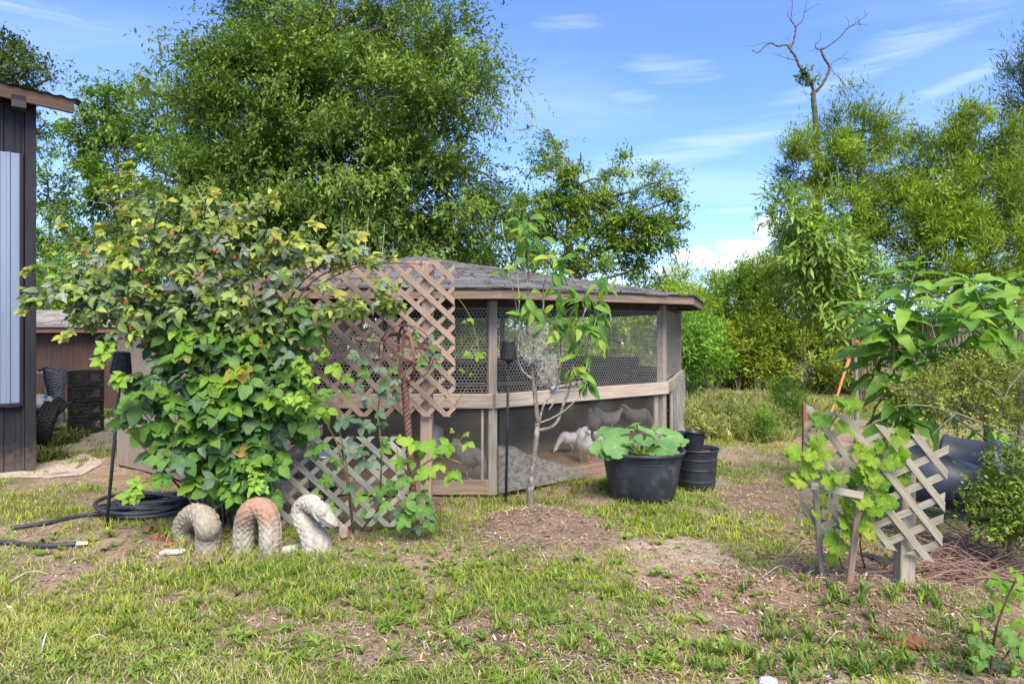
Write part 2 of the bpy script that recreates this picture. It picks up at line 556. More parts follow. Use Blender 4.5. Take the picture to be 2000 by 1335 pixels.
M_ground = m.done(m.princ(c, .95, spec=.15, normal=m.bump(hb, .9, .03)))
gnd = np_obj('ground', np.stack([XX, YY, ZZ], -1).reshape(-1, 3), Q, M_ground, colr.reshape(-1, 3), smooth=True)
tag(gnd, 'patchy yard ground of bare soil, sand and mulch', 'ground', kind='structure')

# sandy track behind the metal building
m = NT('sandy_track')
n1 = m.noise(40, 6, .7); n3 = m.noise(5, 4, .6)
c = m.ramp(n1, [(.3, (.30, .245, .20)), (.55, (.50, .43, .37)), (.75, (.68, .62, .56))])
c = m.mix(m.range(n3, .55, .7, 0, .5), c, (.26, .20, .15))
M_track = m.done(m.princ(c, .95, spec=.15, normal=m.bump(n1, .9, .02)))
outline_near = [(-120, 945), (-20, 940), (40, 935), (90, 938), (160, 928), (200, 905), (215, 880), (236, 850), (262, 820)]
outline_far = [(-120, 905), (-20, 900), (40, 905), (80, 900), (110, 890), (130, 872), (150, 855), (185, 830), (200, 805)]
V = []; T = []
segs = 8
for i, (a, b) in enumerate(zip(outline_near, outline_far)):
    for k in range(segs + 1):
        t = k / segs
        x0, y0 = G(*a); x1, y1 = G(*b)
        wv = .12 * (float(fbm(i * 1.7 + (k == 0) * 5, k, 61, 3)) - .5)
        x, y = x0 + (x1 - x0) * t, y0 + (y1 - y0) * t
        V.append((x, y + wv, float(gz(x, y)) + .005))
for i in range(len(outline_near) - 1):
    for k in range(segs):
        a = i * (segs + 1) + k
        T.append((a, a + 1, a + segs + 2, a + segs + 1))
tag(np_obj('sandy_path', V, T, M_track, smooth=True), 'pale sandy track running behind the dark metal building', 'path', kind='structure')

# ------------------------------------------------------------------ the round coop
CX, CY, CR = -1.4, 10.3, 3.9
AP = CR * math.cos(R(18)); SIDE = 2 * CR * math.sin(R(18))
ER, EZ, AZ_ = 4.27, 1.955, 2.66
coop = thing('chicken_coop', (CX, CY, 0), 'ten sided weathered timber chicken coop with wire walls and low shingled roof', 'coop')
Mc = Matrix.Translation((CX, CY, 0))
def facet_M(k):
    """frame of facet k: X along the wall, Y outward, Z up, origin at the coop centre"""
    return Mc @ Matrix.Rotation(R(36 * k + 18 + 90), 4, 'Z')
def chamfer_prism(L, w, t, ch=.006):
    """length along X, width along Y, thickness along Z"""
    y, z = w / 2, t / 2
    c = min(ch, y * .4, z * .4)
    pr = [(-y + c, -z), (y - c, -z), (y, -z + c), (y, z - c), (y - c, z), (-y + c, z), (-y, z - c), (-y, -z + c)]
    vs = [(-L / 2, a, b) for a, b in pr] + [(L / 2, a, b) for a, b in pr]
    fs = [(i, (i + 1) % 8, 8 + (i + 1) % 8, 8 + i) for i in range(8)] + [tuple(reversed(range(8))), tuple(range(8, 16))]
    return vs, fs
def prism_mesh(name, L, w, t, mat, ch=.006):
    vs, fs = chamfer_prism(L, w, t, ch)
    me = bpy.data.meshes.new(name); me.from_pydata(vs, [], fs); me.materials.append(mat)
    return me
def board(name, a, b, w, t, nrm, mat, parent, ch=.005):
    """plank from a to b (world), thickness along nrm"""
    a, b = Vector(a), Vector(b)
    x = (b - a); L = x.length; x.normalize()
    n = Vector(nrm); n = (n - x * n.dot(x)).normalized(); y = n.cross(x)
    M = Matrix(((x.x, y.x, n.x, 0), (x.y, y.y, n.y, 0), (x.z, y.z, n.z, 0), (0, 0, 0, 1)))
    M = Matrix.Translation((a + b) / 2) @ M
    return link(bpy.data.objects.new(name, prism_mesh(name, L, w, t, mat, ch)), M, parent)

# shared pieces
BX = Matrix.Rotation(R(90), 4, 'X')            # plank standing on edge: width up
me_rail = prism_mesh('rail', SIDE + .02, .14, .038, M_rail)
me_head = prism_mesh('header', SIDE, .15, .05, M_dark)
me_sill = prism_mesh('sill_board', SIDE - .05, .14, .04, M_fascia)
me_post = prism_mesh('post', 1.86, .088, .088, M_grey_wood)
M_eave = wood('eave_board', (.30, .21, .155), (.13, .08, .058), (.28, .215, .165), 18)
me_fascia = prism_mesh('fascia', 2 * ER * math.sin(R(18)) + .02, .095, .03, M_eave)
me_drip = prism_mesh('drip_edge', 2 * ER * math.sin(R(18)) + .05, .05, .014, M_blackmatt, .002)
m = NT('rafter_wood'); M_under = m.done(m.princ(m.ramp(m.noise(8, 4), [(.3, (.08, .055, .04)), (.7, (.13, .09, .065))]), .85))
me_rafter = prism_mesh('rafter', 4.15, .09, .04, M_under)
# hexagonal wire for one facet
def hexwire(w, h, cell, r):
    mb = MB()
    rows = int(h / (cell * .866)) + 1; cols_ = int(w / cell) + 1
    a = cell / math.sqrt(3)
    def seg(p, q):
        d = Vector((q[0] - p[0], 0, q[1] - p[1])); d.normalize()
        n = Vector((-d.z, 0, d.x)) * r; o = Vector((0, r * 1.2, 0))
        P0 = Vector((p[0], 0, p[1])); Q0 = Vector((q[0], 0, q[1]))
        ring = [n - o * .6, -n - o * .6, o]
        vs = [P0 + x for x in ring] + [Q0 + x for x in ring]
        mb.add(vs, [(0, 1, 4, 3), (1, 2, 5, 4), (2, 0, 3, 5)])
    for j in range(rows):
        for i in range(cols_):
            cx = -w / 2 + (i + .5 * (j % 2)) * cell; cz = j * cell * .866
            if cx > w / 2 - cell * .5: continue
            t = (cx, cz + a); tr = (cx + cell / 2, cz + a / 2); br = (cx + cell / 2, cz - a / 2); tl = (cx - cell / 2, cz + a / 2)
            if t[1] < h:
                seg(tl, t); seg(t, tr)
            if 0 <= br[1]: seg(br, tr)
    me = bpy.data.meshes.new('wire'); me.from_pydata(mb.v, [], mb.f)
    return me
M_wire = plain('galvanised_wire', (.60, .57, .52), .5, metal=.5, var=.3)
me_wire = hexwire(SIDE - .08, .83, .034, .0013); me_wire.materials.append(M_wire)
# fine window screen: threads too fine to draw, half the light passes
m = NT('insect_screen')
p = m.princ(m.ramp(m.noise(2.5, 4), [(.3, (.17, .155, .135)), (.7, (.25, .23, .20))]), .8, spec=.2)
tr = m.n('ShaderNodeBsdfTransparent')
mx = m.n('ShaderNodeMixShader')
m.l(m.range(m.noise(1.7, 4, .6, stretch=(1, 1, .5)), .35, .7, .13, .27), mx.inputs[0])
m.l(tr.outputs[0], mx.inputs[1]); m.l(p, mx.inputs[2])
M_screen = m.done(mx.outputs[0])
mb = MB(); nsx, nsz = 24, 8
for j in range(nsz + 1):
    for i in range(nsx + 1):
        x = (i / nsx - .5) * (SIDE - .1); z = .10 + .76 * j / nsz
        mb.v.append((x, .012 * math.sin(i * 1.3 + j * .7) * math.sin(PI * i / nsx), z))
for j in range(nsz):
    for i in range(nsx):
        a = j * (nsx + 1) + i; mb.f.append((a, a + 1, a + nsx + 2, a + nsx + 1))
me_screen = bpy.data.meshes.new('screen'); me_screen.from_pydata(mb.v, [], mb.f); me_screen.materials.append(M_screen); shade(me_screen, True)
# shingles of one facet (courses too thin in view to pick apart)
slope = math.hypot(ER * math.cos(R(18)), AZ_ - EZ)
ang = math.atan2(AZ_ - EZ, ER * math.cos(R(18)))
def shingle_mesh():
    mb = MB(); cs = []
    r_ = random.Random(5)
    half = ER * math.sin(R(18)) + .02
    n = 36; ex = slope / n
    for j in range(n):
        v0 = j * ex - .03; hw0 = half * (1 - max(v0, 0) / slope); v1 = v0 + ex + .03
        hw1 = half * max(0, 1 - v1 / slope)
        x = -hw0 - r_.uniform(0, .2)
        while x < hw0:
            w = r_.uniform(.14, .34); a = max(x, -hw0); b = min(x + w - .008, hw0)
            if b - a > .02:
                lift = r_.uniform(.012, .024)
                def cl(q): return max(-hw1, min(hw1, q))
                dv = r_.uniform(-.012, .012)
                vs = [(a, v0 + dv, lift), (b, v0 + dv, lift), (cl(b), v1, .004), (cl(a), v1, .004), (a, v0 + dv, 0), (b, v0 + dv, 0)]
                mb.add(vs, [(0, 1, 2, 3), (4, 5, 1, 0)])
                c = r_.choice([(.115, .114, .118), (.09, .089, .093), (.145, .142, .142), (.07, .07, .074), (.105, .102, .104)])
                cs += [c] * 6
            x += w
    me = np_mesh('shingles', np.array(mb.v), np.array(mb.f), None, np.array(cs))
    return me
m = NT('shingle_grit')
c = m.n('ShaderNodeAttribute', attribute_name='col').outputs['Color']
ng = m.noise(160, 3, .7); nb = m.noise(2.2, 4)
c = m.mix(1, c, m.ramp(ng, [(.3, (.7, .7, .7)), (.7, (1.35, 1.33, 1.3))]), 'MULTIPLY')
c = m.mix(m.range(nb, .5, .75, 0, .4), c, (.22, .21, .205))
M_shingle = m.done(m.princ(c, .9, spec=.2, normal=m.bump(ng, .4, .004)))
me_sh = shingle_mesh(); me_sh.materials.append(M_shingle)
# planks of the boarded facets
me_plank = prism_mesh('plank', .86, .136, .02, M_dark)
for k in range(10):
    FM = facet_M(k)
    phi = (36 * k + 18 + 180) % 360 - 180
    pr = lambda me, name, M: link(bpy.data.objects.new(name, me), FM @ M, coop)
    plyw = abs(phi + 126) < 2 or abs(phi + 162) < 2
    pr(me_fascia, 'fascia', Matrix.Translation((0, -ER * math.cos(R(18)), EZ - .045)) @ BX)
    pr(me_drip, 'drip_edge', Matrix.Translation((0, -ER * math.cos(R(18)) - .012, EZ + .010)))
    pr(me_head, 'header', Matrix.Translation((0, -AP + .02, 1.875)) @ BX)
    pr(me_sill, 'sill_board', Matrix.Translation((0, -AP - .03, .07)) @ BX)
    o = bpy.data.objects.new('post', me_post)
    link(o, Mc @ Matrix.Rotation(R(36 * k), 4, 'Z') @ Matrix.Translation((CR, 0, .93)) @ Matrix.Rotation(R(90), 4, 'Y'), coop)
    # deck triangle and rafter along the hip
    mb = MB(); hf = ER * math.sin(R(18)); yy = -ER * math.cos(R(18))
    mb.add([(-hf, yy, EZ), (hf, yy, EZ), (0, 0, AZ_), (-hf, yy, EZ - .018), (hf, yy, EZ - .018), (0, 0, AZ_ - .018)],
           [(0, 1, 2), (5, 4, 3), (0, 3, 4, 1)])
    mb.build('roof_deck', M_under, coop, M=FM)
    so_ = pr(me_sh, 'shingles', Matrix.Translation((0, yy, EZ + .004)) @ Matrix.Rotation(ang, 4, 'X'))
    so_['kind'] = 'stuff'
    link(bpy.data.objects.new('rafter', me_rafter), Mc @ Matrix.Rotation(R(36 * k), 4, 'Z') @ Matrix.Translation((ER / 2, 0, (EZ + AZ_) / 2 - .075)) @ Matrix.Rotation(math.atan2(AZ_ - EZ, ER), 4, 'Y'), coop)
    if not plyw:
        pr(me_rail, 'rail', Matrix.Translation((0, -AP - .065, .90)) @ BX)
        pr(me_wire, 'chicken_wire', Matrix.Translation((0, -AP - .047, .97)))
    if phi in (-90, -54, -18) or abs(phi + 90) < 1 or abs(phi + 54) < 1 or abs(phi + 18) < 1:
        pr(me_screen, 'screen', Matrix.Translation((0, -AP - .05, 0)))
    elif not plyw:
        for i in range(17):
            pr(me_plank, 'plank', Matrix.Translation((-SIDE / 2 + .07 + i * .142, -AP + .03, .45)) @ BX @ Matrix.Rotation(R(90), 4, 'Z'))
    else:
        for i in range(2):
            w = SIDE / 2 - .005
            mb = MB(); mb.box((0, 0, 0), (w, .016, 1.80))
            for g in range(5):                       # shallow grooves stand as battens between
                mb.box((-w / 2 + .12 + g * .22, -.0095, 0), (.205, .004, 1.79))
            mb.build('plywood_sheet', M_plywood, coop, M=FM @ Matrix.Translation((-SIDE / 4 + i * SIDE / 2, -AP - .06, .91)))
# weathered board closing the bottom of the front right facet, sloping down to the right
FM = facet_M(-2)
mb = MB()
hw = SIDE / 2
prof = [(-hw + .02, .02), (-hw + 1.12, .03), (-hw + 1.10, .10), (-hw + .35, .36), (-hw + .20, .45), (-hw + .02, .47)]
nn = len(prof)
mb.add([(x, 0, z) for x, z in prof] + [(x, -.016, z) for x, z in prof],
       [tuple(range(nn)), tuple(reversed(range(nn, 2 * nn)))] + [(i, i + nn, (i + 1) % nn + nn, (i + 1) % nn) for i in range(nn)])
M_osb = NT('osb'); ca = M_osb.noise(14, 5, .7, dist=.9, stretch=(1, 1, 1.8))
M_osb = M_osb.done(M_osb.princ(M_osb.ramp(ca, [(.36, (.11, .097, .082)), (.47, (.20, .182, .16)), (.62, (.29, .268, .24))]), .9, normal=M_osb.bump(ca, .5, .01)))
mb.build('plywood_offcut', M_osb, coop, M=FM @ Matrix.Translation((0, -AP - .075, 0)))
# stud beside the corner post, thin batten, and prop posts by the right corner
for (k, x, w, z0, z1, mt) in [(-3, SIDE / 2 - .09, .025, .1, .82, M_rail), (-2, SIDE / 2 - .14, .06, .1, .83, M_grey_wood), (-1, .25, .12, .1, .9, M_grey_wood), (-1, .7, .10, .1, .75, M_rail), (-1, -.9, .12, .05, .8, M_rail)]:
    FMk = facet_M(k)
    board('stud', FMk @ Vector((x, -AP - .035 - (.05 if k == -1 else 0), z0)), FMk @ Vector((x, -AP - .035 - (.05 if k == -1 else 0), z1)), w, .03, FMk.to_3x3() @ Vector((0, -1, 0)), mt, coop)
# wide clear sheet stapled over the right facet
m = NT('clear_plastic'); pa = m.princ(m.ramp(m.noise(3, 4, stretch=(6, 1, .6)), [(.3, (.45, .43, .40)), (.7, (.62, .60, .58))]), .35)
tr = m.n('ShaderNodeBsdfTransparent'); mx = m.n('ShaderNodeMixShader')
m.l(m.range(m.noise(3, 4, stretch=(6, 1, .6)), .35, .7, .25, .6), mx.inputs[0]); m.l(tr.outputs[0], mx.inputs[1]); m.l(pa, mx.inputs[2])
M_sheet = m.done(mx.outputs[0])
FM = facet_M(-1)
mb = MB()
for j in range(7):
    for i in range(25):
        mb.v.append(((i / 24 - .5) * (SIDE - .04), .02 * math.sin(i * 1.7) * math.cos(j * .8) - .02 * (j == 0), .06 + .92 * j / 6))
for j in range(6):
    for i in range(24):
        a = j * 25 + i; mb.f.append((a, a + 1, a + 26, a + 25))
mb.build('plastic_sheet', M_sheet, coop, M=FM @ Matrix.Translation((0, -AP - .11, 0)), smooth=True)

# things inside the coop
nb_ = thing('nest_box', (.9, 11.6, 0), 'long dark nest box with a sloping lid inside the coop at the back right', 'nest box')
board('side', (.0, 11.7, .55), (2.1, 11.1, .55), .7, .03, (-.28, -.96, 0), M_dark, nb_)
board('lid', (-.02, 11.95, .98), (2.1, 11.35, .98), .62, .03, (-.1, -.35, .93), M_blackmatt, nb_)
for q in ((.05, 11.75), (2.0, 11.2)):
    board('leg', (q[0], q[1], 0), (q[0], q[1], .9), .06, .06, (0, -1, 0), M_dark, nb_)
rp = MB().tube([(-3.4, 9.2, .75), (1.2, 10.6, .78)], .025, 8).build('roost_pole', M_grey_wood, None, at=(-1, 10, 0.7))
tag(rp, 'long grey roost pole crossing the inside of the coop', 'pole')
fd = thing('poultry_feeder', (-.95, 8.25, 0.0), 'grey hanging feeder drum behind the screen left of the corner post', 'feeder')
mb = MB().lathe([(0.001, .42), (.02, .42), (.12, .36), (.13, .18), (.19, .12), (.20, .16), (.19, .10), (.0, .10)], Matrix.Translation((-.95, 8.25, 0.02)), 24)
mb.build('drum', plain('zinc', (.45, .44, .42), .5, metal=.4), fd, smooth=True)
MB().tube([(-.95, 8.25, .44), (-.95, 8.25, 1.9)], .004, 6).build('chain', M_wire, fd)

# ------------------------------------------------------------------ dark metal building at the left edge
YB = 7.60
bx1 = -5.30
ROT = Matrix.Translation((bx1, YB, 0)) @ Matrix.Rotation(R(37), 4, 'Z') @ Matrix.Translation((-bx1, -YB, 0))
mbld = thing('metal_building', (bx1, YB, 0), 'dark ribbed metal building with blue grey panel and timber eave', 'building')
M_metal = plain('dark_metal_siding', (.034, .032, .040), .42, metal=.2, var=.15, scale=3, bump=.02)
M_bluemetal = NT('blue_grey_metal')
nb2 = M_bluemetal.noise(1.2, 3, .5, stretch=(3, 1, .4))
M_bluemetal = M_bluemetal.done(M_bluemetal.princ(M_bluemetal.ramp(nb2, [(.3, (.17, .215, .29)), (.7, (.23, .285, .37))]), .4, .1, .5))
def dirty_metal():
    m = NT('dark_metal_siding'); z = m.n('ShaderNodeSeparateXYZ'); m.l(m.n('ShaderNodeTexCoord').outputs['Object'], z.inputs[0])
    st = m.noise(5, 6, .7, stretch=(5, 5, .25)); sp = m.noise(16, 5, .7)
    c = m.ramp(st, [(.35, (.016, .015, .020)), (.7, (.028, .026, .032))])
    f = m.range(m.math('SUBTRACT', z.outputs[2], m.math('MULTIPLY', sp, .7)), -.3, .02, .5, 0)
    c = m.mix(f, c, (.14, .11, .085))
    return m.done(m.princ(c, m.range(st, .3, .7, .45, .65), .0, .22, m.bump(st, .05, .01)))
M_metal = dirty_metal()
def ribbed(x0, x1, y, z0, z1, name, mat, step=.235):
    pts = []
    x = x1
    pts.append((x, 0))
    while x > x0:
        for dx_, h in ((-.075, 0), (-.012, .018), (-.022, .018), (-.012, 0), (-.045, 0), (-.006, .006), (-.01, .006), (-.006, 0)):
            x += dx_; pts.append((x, h))
    mb = MB()
    for (x, h) in pts:
        mb.v += [(x, y - h, z0), (x, y - h, z1)]
    for i in range(len(pts) - 1):
        mb.f.append((2 * i, 2 * i + 1, 2 * i + 3, 2 * i + 2))
    return mb.build(name, mat, mbld)
zpt = H + (640 - 298) / F * 7.47; zpb = H - (792 - 640) / F * 7.47
pxr = bx1 - .15
ribbed(-10, bx1 - .02, YB + .02, .0, zpb, 'lower_siding', M_metal)
ribbed(-10, pxr, YB + .0, zpb + .03, zpt, 'blue_panel', M_bluemetal)
ribbed(-10, bx1 - .02, YB + .02, zpt, 4.15, 'upper_siding', M_metal)
ribbed(pxr + .01, bx1 - .02, YB + .025, zpb, zpt, 'side_siding', M_metal)
mb = MB(); mb.box((bx1 - .05, YB - .012, 2.05), (.10, .03, 4.1)); mb.box((bx1 - .006, YB + .08, 2.05), (.016, .18, 4.1)); mb.build('corner_trim', M_metal, mbld)
MB().box(((pxr - 10) / 2, YB - .03, zpb + .01), (10 + pxr, .05, .035)).build('sill_trim', M_metal, mbld)
MB().box((pxr + .015, YB - .02, (zpb + zpt) / 2), (.03, .04, zpt - zpb)).build('panel_trim', M_metal, mbld)
MB().add([(bx1, YB + .02, 0), (bx1, 12, 0), (bx1, 12, 4.0), (bx1, YB + .02, 4.0)], [(0, 1, 2, 3)]).build('side_wall', M_metal, mbld)
# roof: timber rake board, corrugated sheet above
ra = Vector((bx1 - 4.5, YB - .22, 4.46)); rb_ = Vector((bx1 + .34, YB - .22, 4.06))
rdir = (rb_ - ra).normalized()
board('rake_board', ra, rb_, .14, .04, (0, -1, 0), wood('rake_timber', (.10, .062, .046), (.045, .028, .022), (.12, .08, .06), 20), mbld)
mb = MB()
up = Vector((-rdir.z, 0, rdir.x))
n = 200
for i in range(n + 1):
    p = ra + (rb_ - ra) * (i / n) * 1.012 + up * (.085 + .010 * math.sin(i * 1.15))
    mb.v += [(p.x, YB - .27, p.z), (p.x, 12 if p.x < bx1 + .01 else YB - .02, p.z)]
for i in range(n):
    mb.f.append((2 * i, 2 * i + 1, 2 * i + 3, 2 * i + 2))
mb.build('metal_roof', plain('roof_sheet', (.10, .085, .08), .5, metal=.4, var=.3), mbld)
mb = MB(); mb.box((bx1 - .16, YB - .14, 4.03), (.13, .2, .13)); mb.build('bracket', M_blackmatt, mbld)
MB().tube([rb_ + Vector((0, 0, .08)), rb_ + Vector((.12, 0, .075)), rb_ + Vector((.16, 0, .06))], .006, 6).build('drip_hook', M_blackmatt, mbld)
mbld.matrix_basis = ROT @ Matrix.Translation((bx1, YB, 0))

# ------------------------------------------------------------------ brown shed behind
YS = 13.4
sh = thing('wooden_shed', (-9, YS, 0), 'low brown plywood shed with grey shingle roof behind the crates', 'shed')
x0, x1 = P(-260, 700, YS).x, P(330, 700, YS).x
sheets = 6
for i in range(sheets):
    w = (x1 - x0) / sheets
    mb = MB(); mb.box((0, 0, 0), (w - .006, .03, 1.50))
    mb.build('siding_sheet', M_brownwood, sh, M=Matrix.Translation((x0 + w * (i + .5), YS, .76)))
board('fascia', (x0 - .3, YS - .22, 1.555), (x1 + .3, YS - .22, 1.555), .10, .03, (0, -1, 0), wood('shed_fascia', (.28, .15, .11), (.13, .07, .05), None, 18), sh)
mb = MB(); mb.add([(x0 - .3, YS - .25, 1.60), (x1 + .3, YS - .25, 1.60), (x1 + .3, YS + 2.2, 2.0), (x0 - .3, YS + 2.2, 2.0)], [(0, 1, 2, 3)])
mb.add([(x0, YS + .03, 0), (x0, YS + 4, 0), (x0, YS + 4, 1.6), (x0, YS + .03, 1.6)], [(0, 1, 2, 3)]); mb.add([(x1, YS + .03, 0), (x1, YS + 4, 0), (x1, YS + 4, 1.6), (x1, YS + .03, 1.6)], [(0, 1, 2, 3)])
mb.build('roof_deck', M_under, sh)
mb = MB(); cs = []; r_ = random.Random(9)
for j in range(16):
    y = YS - .27 + j * .15; z = 1.61 + (j * .15) * .163
    x = x0 - .35
    while x < x1 + .3:
        w = r_.uniform(.2, .34); l = r_.uniform(.010, .02)
        mb.add([(x, y, z + l), (x + w - .008, y, z + l), (x + w - .008, y + .17, z + .028), (x, y + .17, z + .028), (x, y, z), (x + w - .008, y, z)], [(0, 1, 2, 3), (4, 5, 1, 0)])
        c = r_.choice([(.20, .185, .175), (.26, .24, .225), (.16, .15, .145)]); cs += [c] * 6
        x += w
o = link(bpy.data.objects.new('shingles', np_mesh('shingles', np.array(mb.v) - np.array([-9, YS, 0]), np.array(mb.f), M_shingle, np.array(cs))), Matrix.Translation((-9, YS, 0)), sh)
o['kind'] = 'stuff'
# ------------------------------------------------------------------ leaves as pieces
def leaf_verts(L, W, n=5, fold=.25, droop=.25, serr=0.0, widest=.4, wave=0.0):
    """one leaf along +X, lying in XY, rib lowest, tip drooping; returns verts, tris, uv"""
    V = []; T = []; UV = []
    for i in range(n + 1):
        t = i / n
        if t < widest: w = math.sin(t / widest * PI / 2) ** .75
        else: w = math.cos((t - widest) / (1 - widest) * PI / 2) ** .85
        w = max(w, .03) * W / 2
        if serr and 0 < i < n: w *= 1 + serr * (1 if i % 2 else -1)
        x = L * t; z = -droop * L * t * t
        wz = wave * math.sin(i * 2.1)
        for s, v in ((-1, 0.0), (0, .5), (1, 1.0)):
            V.append((x, s * w, z + (fold * w if s else 0) + (wz * w * s))); UV.append((t, v))
    for i in range(n):
        a = i * 3
        for k in (0, 1):
            T += [(a + k, a + k + 3, a + k + 4), (a + k, a + k + 4, a + k + 1)]
    return V, T, UV
def xf(V, M): return [tuple(M @ Vector(v)) for v in V]
def compound(sub, places):
    """several leaflets plus a stalk strip"""
    V = []; T = []; UV = []
    for (lv, M) in places:
        o = len(V); v, t, u = lv
        V += xf(v, M); T += [tuple(i + o for i in q) for q in t]; UV += u
    return V, T, UV
def rotz(a): return Matrix.Rotation(R(a), 4, 'Z')
def trl(*v): return Matrix.Translation(v)
def bramble_leaf(L, five, seed, n=5):
    r_ = random.Random(seed); W = L * .68
    q = lambda s: leaf_verts(L * s * r_.uniform(.85, 1.15), W * s * r_.uniform(.85, 1.1), n, r_.uniform(.05, .6), r_.uniform(.0, .65), .06, r_.uniform(.36, .46), r_.uniform(-.3, .3))
    st = L * .45
    tl = lambda a: Matrix.Rotation(R(r_.uniform(-18, 18)), 4, 'X') @ rotz(a) @ Matrix.Rotation(R(r_.uniform(-5, 22)), 4, 'Y')
    pl = [(q(1.0), trl(st, 0, 0) @ tl(r_.uniform(-8, 8))), (q(.82), trl(st * .85, .004, 0) @ tl(70 + r_.uniform(-10, 12))), (q(.82), trl(st * .85, -.004, 0) @ tl(-70 + r_.uniform(-12, 10)))]
    if five:
        pl += [(q(.62), trl(st * .8, .004, 0) @ tl(125)), (q(.62), trl(st * .8, -.004, 0) @ tl(-125))]
    V, T, UV = compound(None, pl)
    o = len(V); w = L * .012
    V += [(0, -w, 0), (0, w, 0), (st, -w, 0), (st, w, 0)]; UV += [(0, .5)] * 4
    T += [(o, o + 1, o + 3), (o, o + 3, o + 2)]
    return V, T, UV
def fan_leaf(R0, lobes, seed, cup=.2, teeth=.1, notch=.35, n=30):
    """round lobed leaf, stalk at the origin, blade towards +X"""
    r_ = random.Random(seed); V = [(0, 0, -.10 * R0)]; UV = [(0, .5)]; T = []
    for i in range(n + 1):
        a = -PI * .93 + 2 * PI * .93 * i / n
        lob = abs(math.cos(a * lobes / 2.0 * .93))
        r1 = R0 * (1 - notch + notch * lob ** .6) * (1 - .18 * (abs(a) / PI) ** 2)
        if teeth: r1 *= 1 + teeth * (1 if i % 2 else -1)
        for q in (.55, 1.0):
            z = cup * R0 * ((q - .5) * (.4 if q < 1 else .3) + .35 * math.sin(a * 3 + seed) * q * q * .5 - (.35 * q * q if seed % 2 else .1))
            V.append((r1 * q * math.cos(a), r1 * q * math.sin(a), z)); UV.append((q, i / n))
    for i in range(n):
        a = 1 + i * 2
        T += [(0, a, a + 2), (a, a + 1, a + 3), (a, a + 3, a + 2)]
    return V, T, UV
def lmesh(name, g, mat):
    V, T, UV = g
    return np_mesh(name, np.array(V), np.array(T), mat, uv=np.array(UV), smooth=True)
def orient(pos, direc, up, roll=0.0, s=1.0):
    x = Vector(direc).normalized(); z = Vector(up); z = z - x * z.dot(x)
    if z.length < 1e-4: z = x.orthogonal()
    z.normalize(); y = z.cross(x)
    M = Matrix(((x.x, y.x, z.x, 0), (x.y, y.y, z.y, 0), (x.z, y.z, z.z, 0), (0, 0, 0, 1)))
    return Matrix.Translation(pos) @ M @ Matrix.Rotation(roll, 4, 'X') @ Matrix.Scale(s, 4)
def add_leaf(me, M, parent, name='leaf'):
    return link(bpy.data.objects.new(name, me), M, parent)
def merge_leaves(name, items, cols, mat, parent):
    """many leaves (geometry, matrix) as one part"""
    Vs = []; Ts = []; Cs = []; o = 0
    for (g, M), c in zip(items, cols):
        v = np.array(g[0]); A = np.array(M)
        Vs.append(v @ A[:3, :3].T + A[:3, 3]); Ts.append(np.array(g[1]) + o); o += len(v)
        Cs.append(np.tile(np.array(c), (len(v), 1)))
    ob = np_obj(name, np.concatenate(Vs), np.concatenate(Ts), mat, np.concatenate(Cs), parent)
    ob['kind'] = 'stuff'
    return ob

def rv(r_, a=1.0): return Vector((r_.uniform(-a, a), r_.uniform(-a, a), r_.uniform(-a, a)))
def curve_pts(ctrl, n=14):
    """smooth polyline through control points"""
    c = [Vector(p) for p in ctrl]
    if len(c) < 3: return [c[0].lerp(c[-1], i / n) for i in range(n + 1)]
    out = []; m_ = len(c) - 1
    for i in range(n + 1):
        t = i / n * m_; k = min(int(t), m_ - 1); f = t - k
        p0 = c[max(k - 1, 0)]; p1 = c[k]; p2 = c[k + 1]; p3 = c[min(k + 2, m_)]
        out.append(.5 * ((2 * p1) + (p2 - p0) * f + (2 * p0 - 5 * p1 + 4 * p2 - p3) * f * f + (3 * p1 - p0 - 3 * p2 + p3) * f ** 3))
    return out
def taper(n, a, b): return [a + (b - a) * i / (n - 1) for i in range(n)]

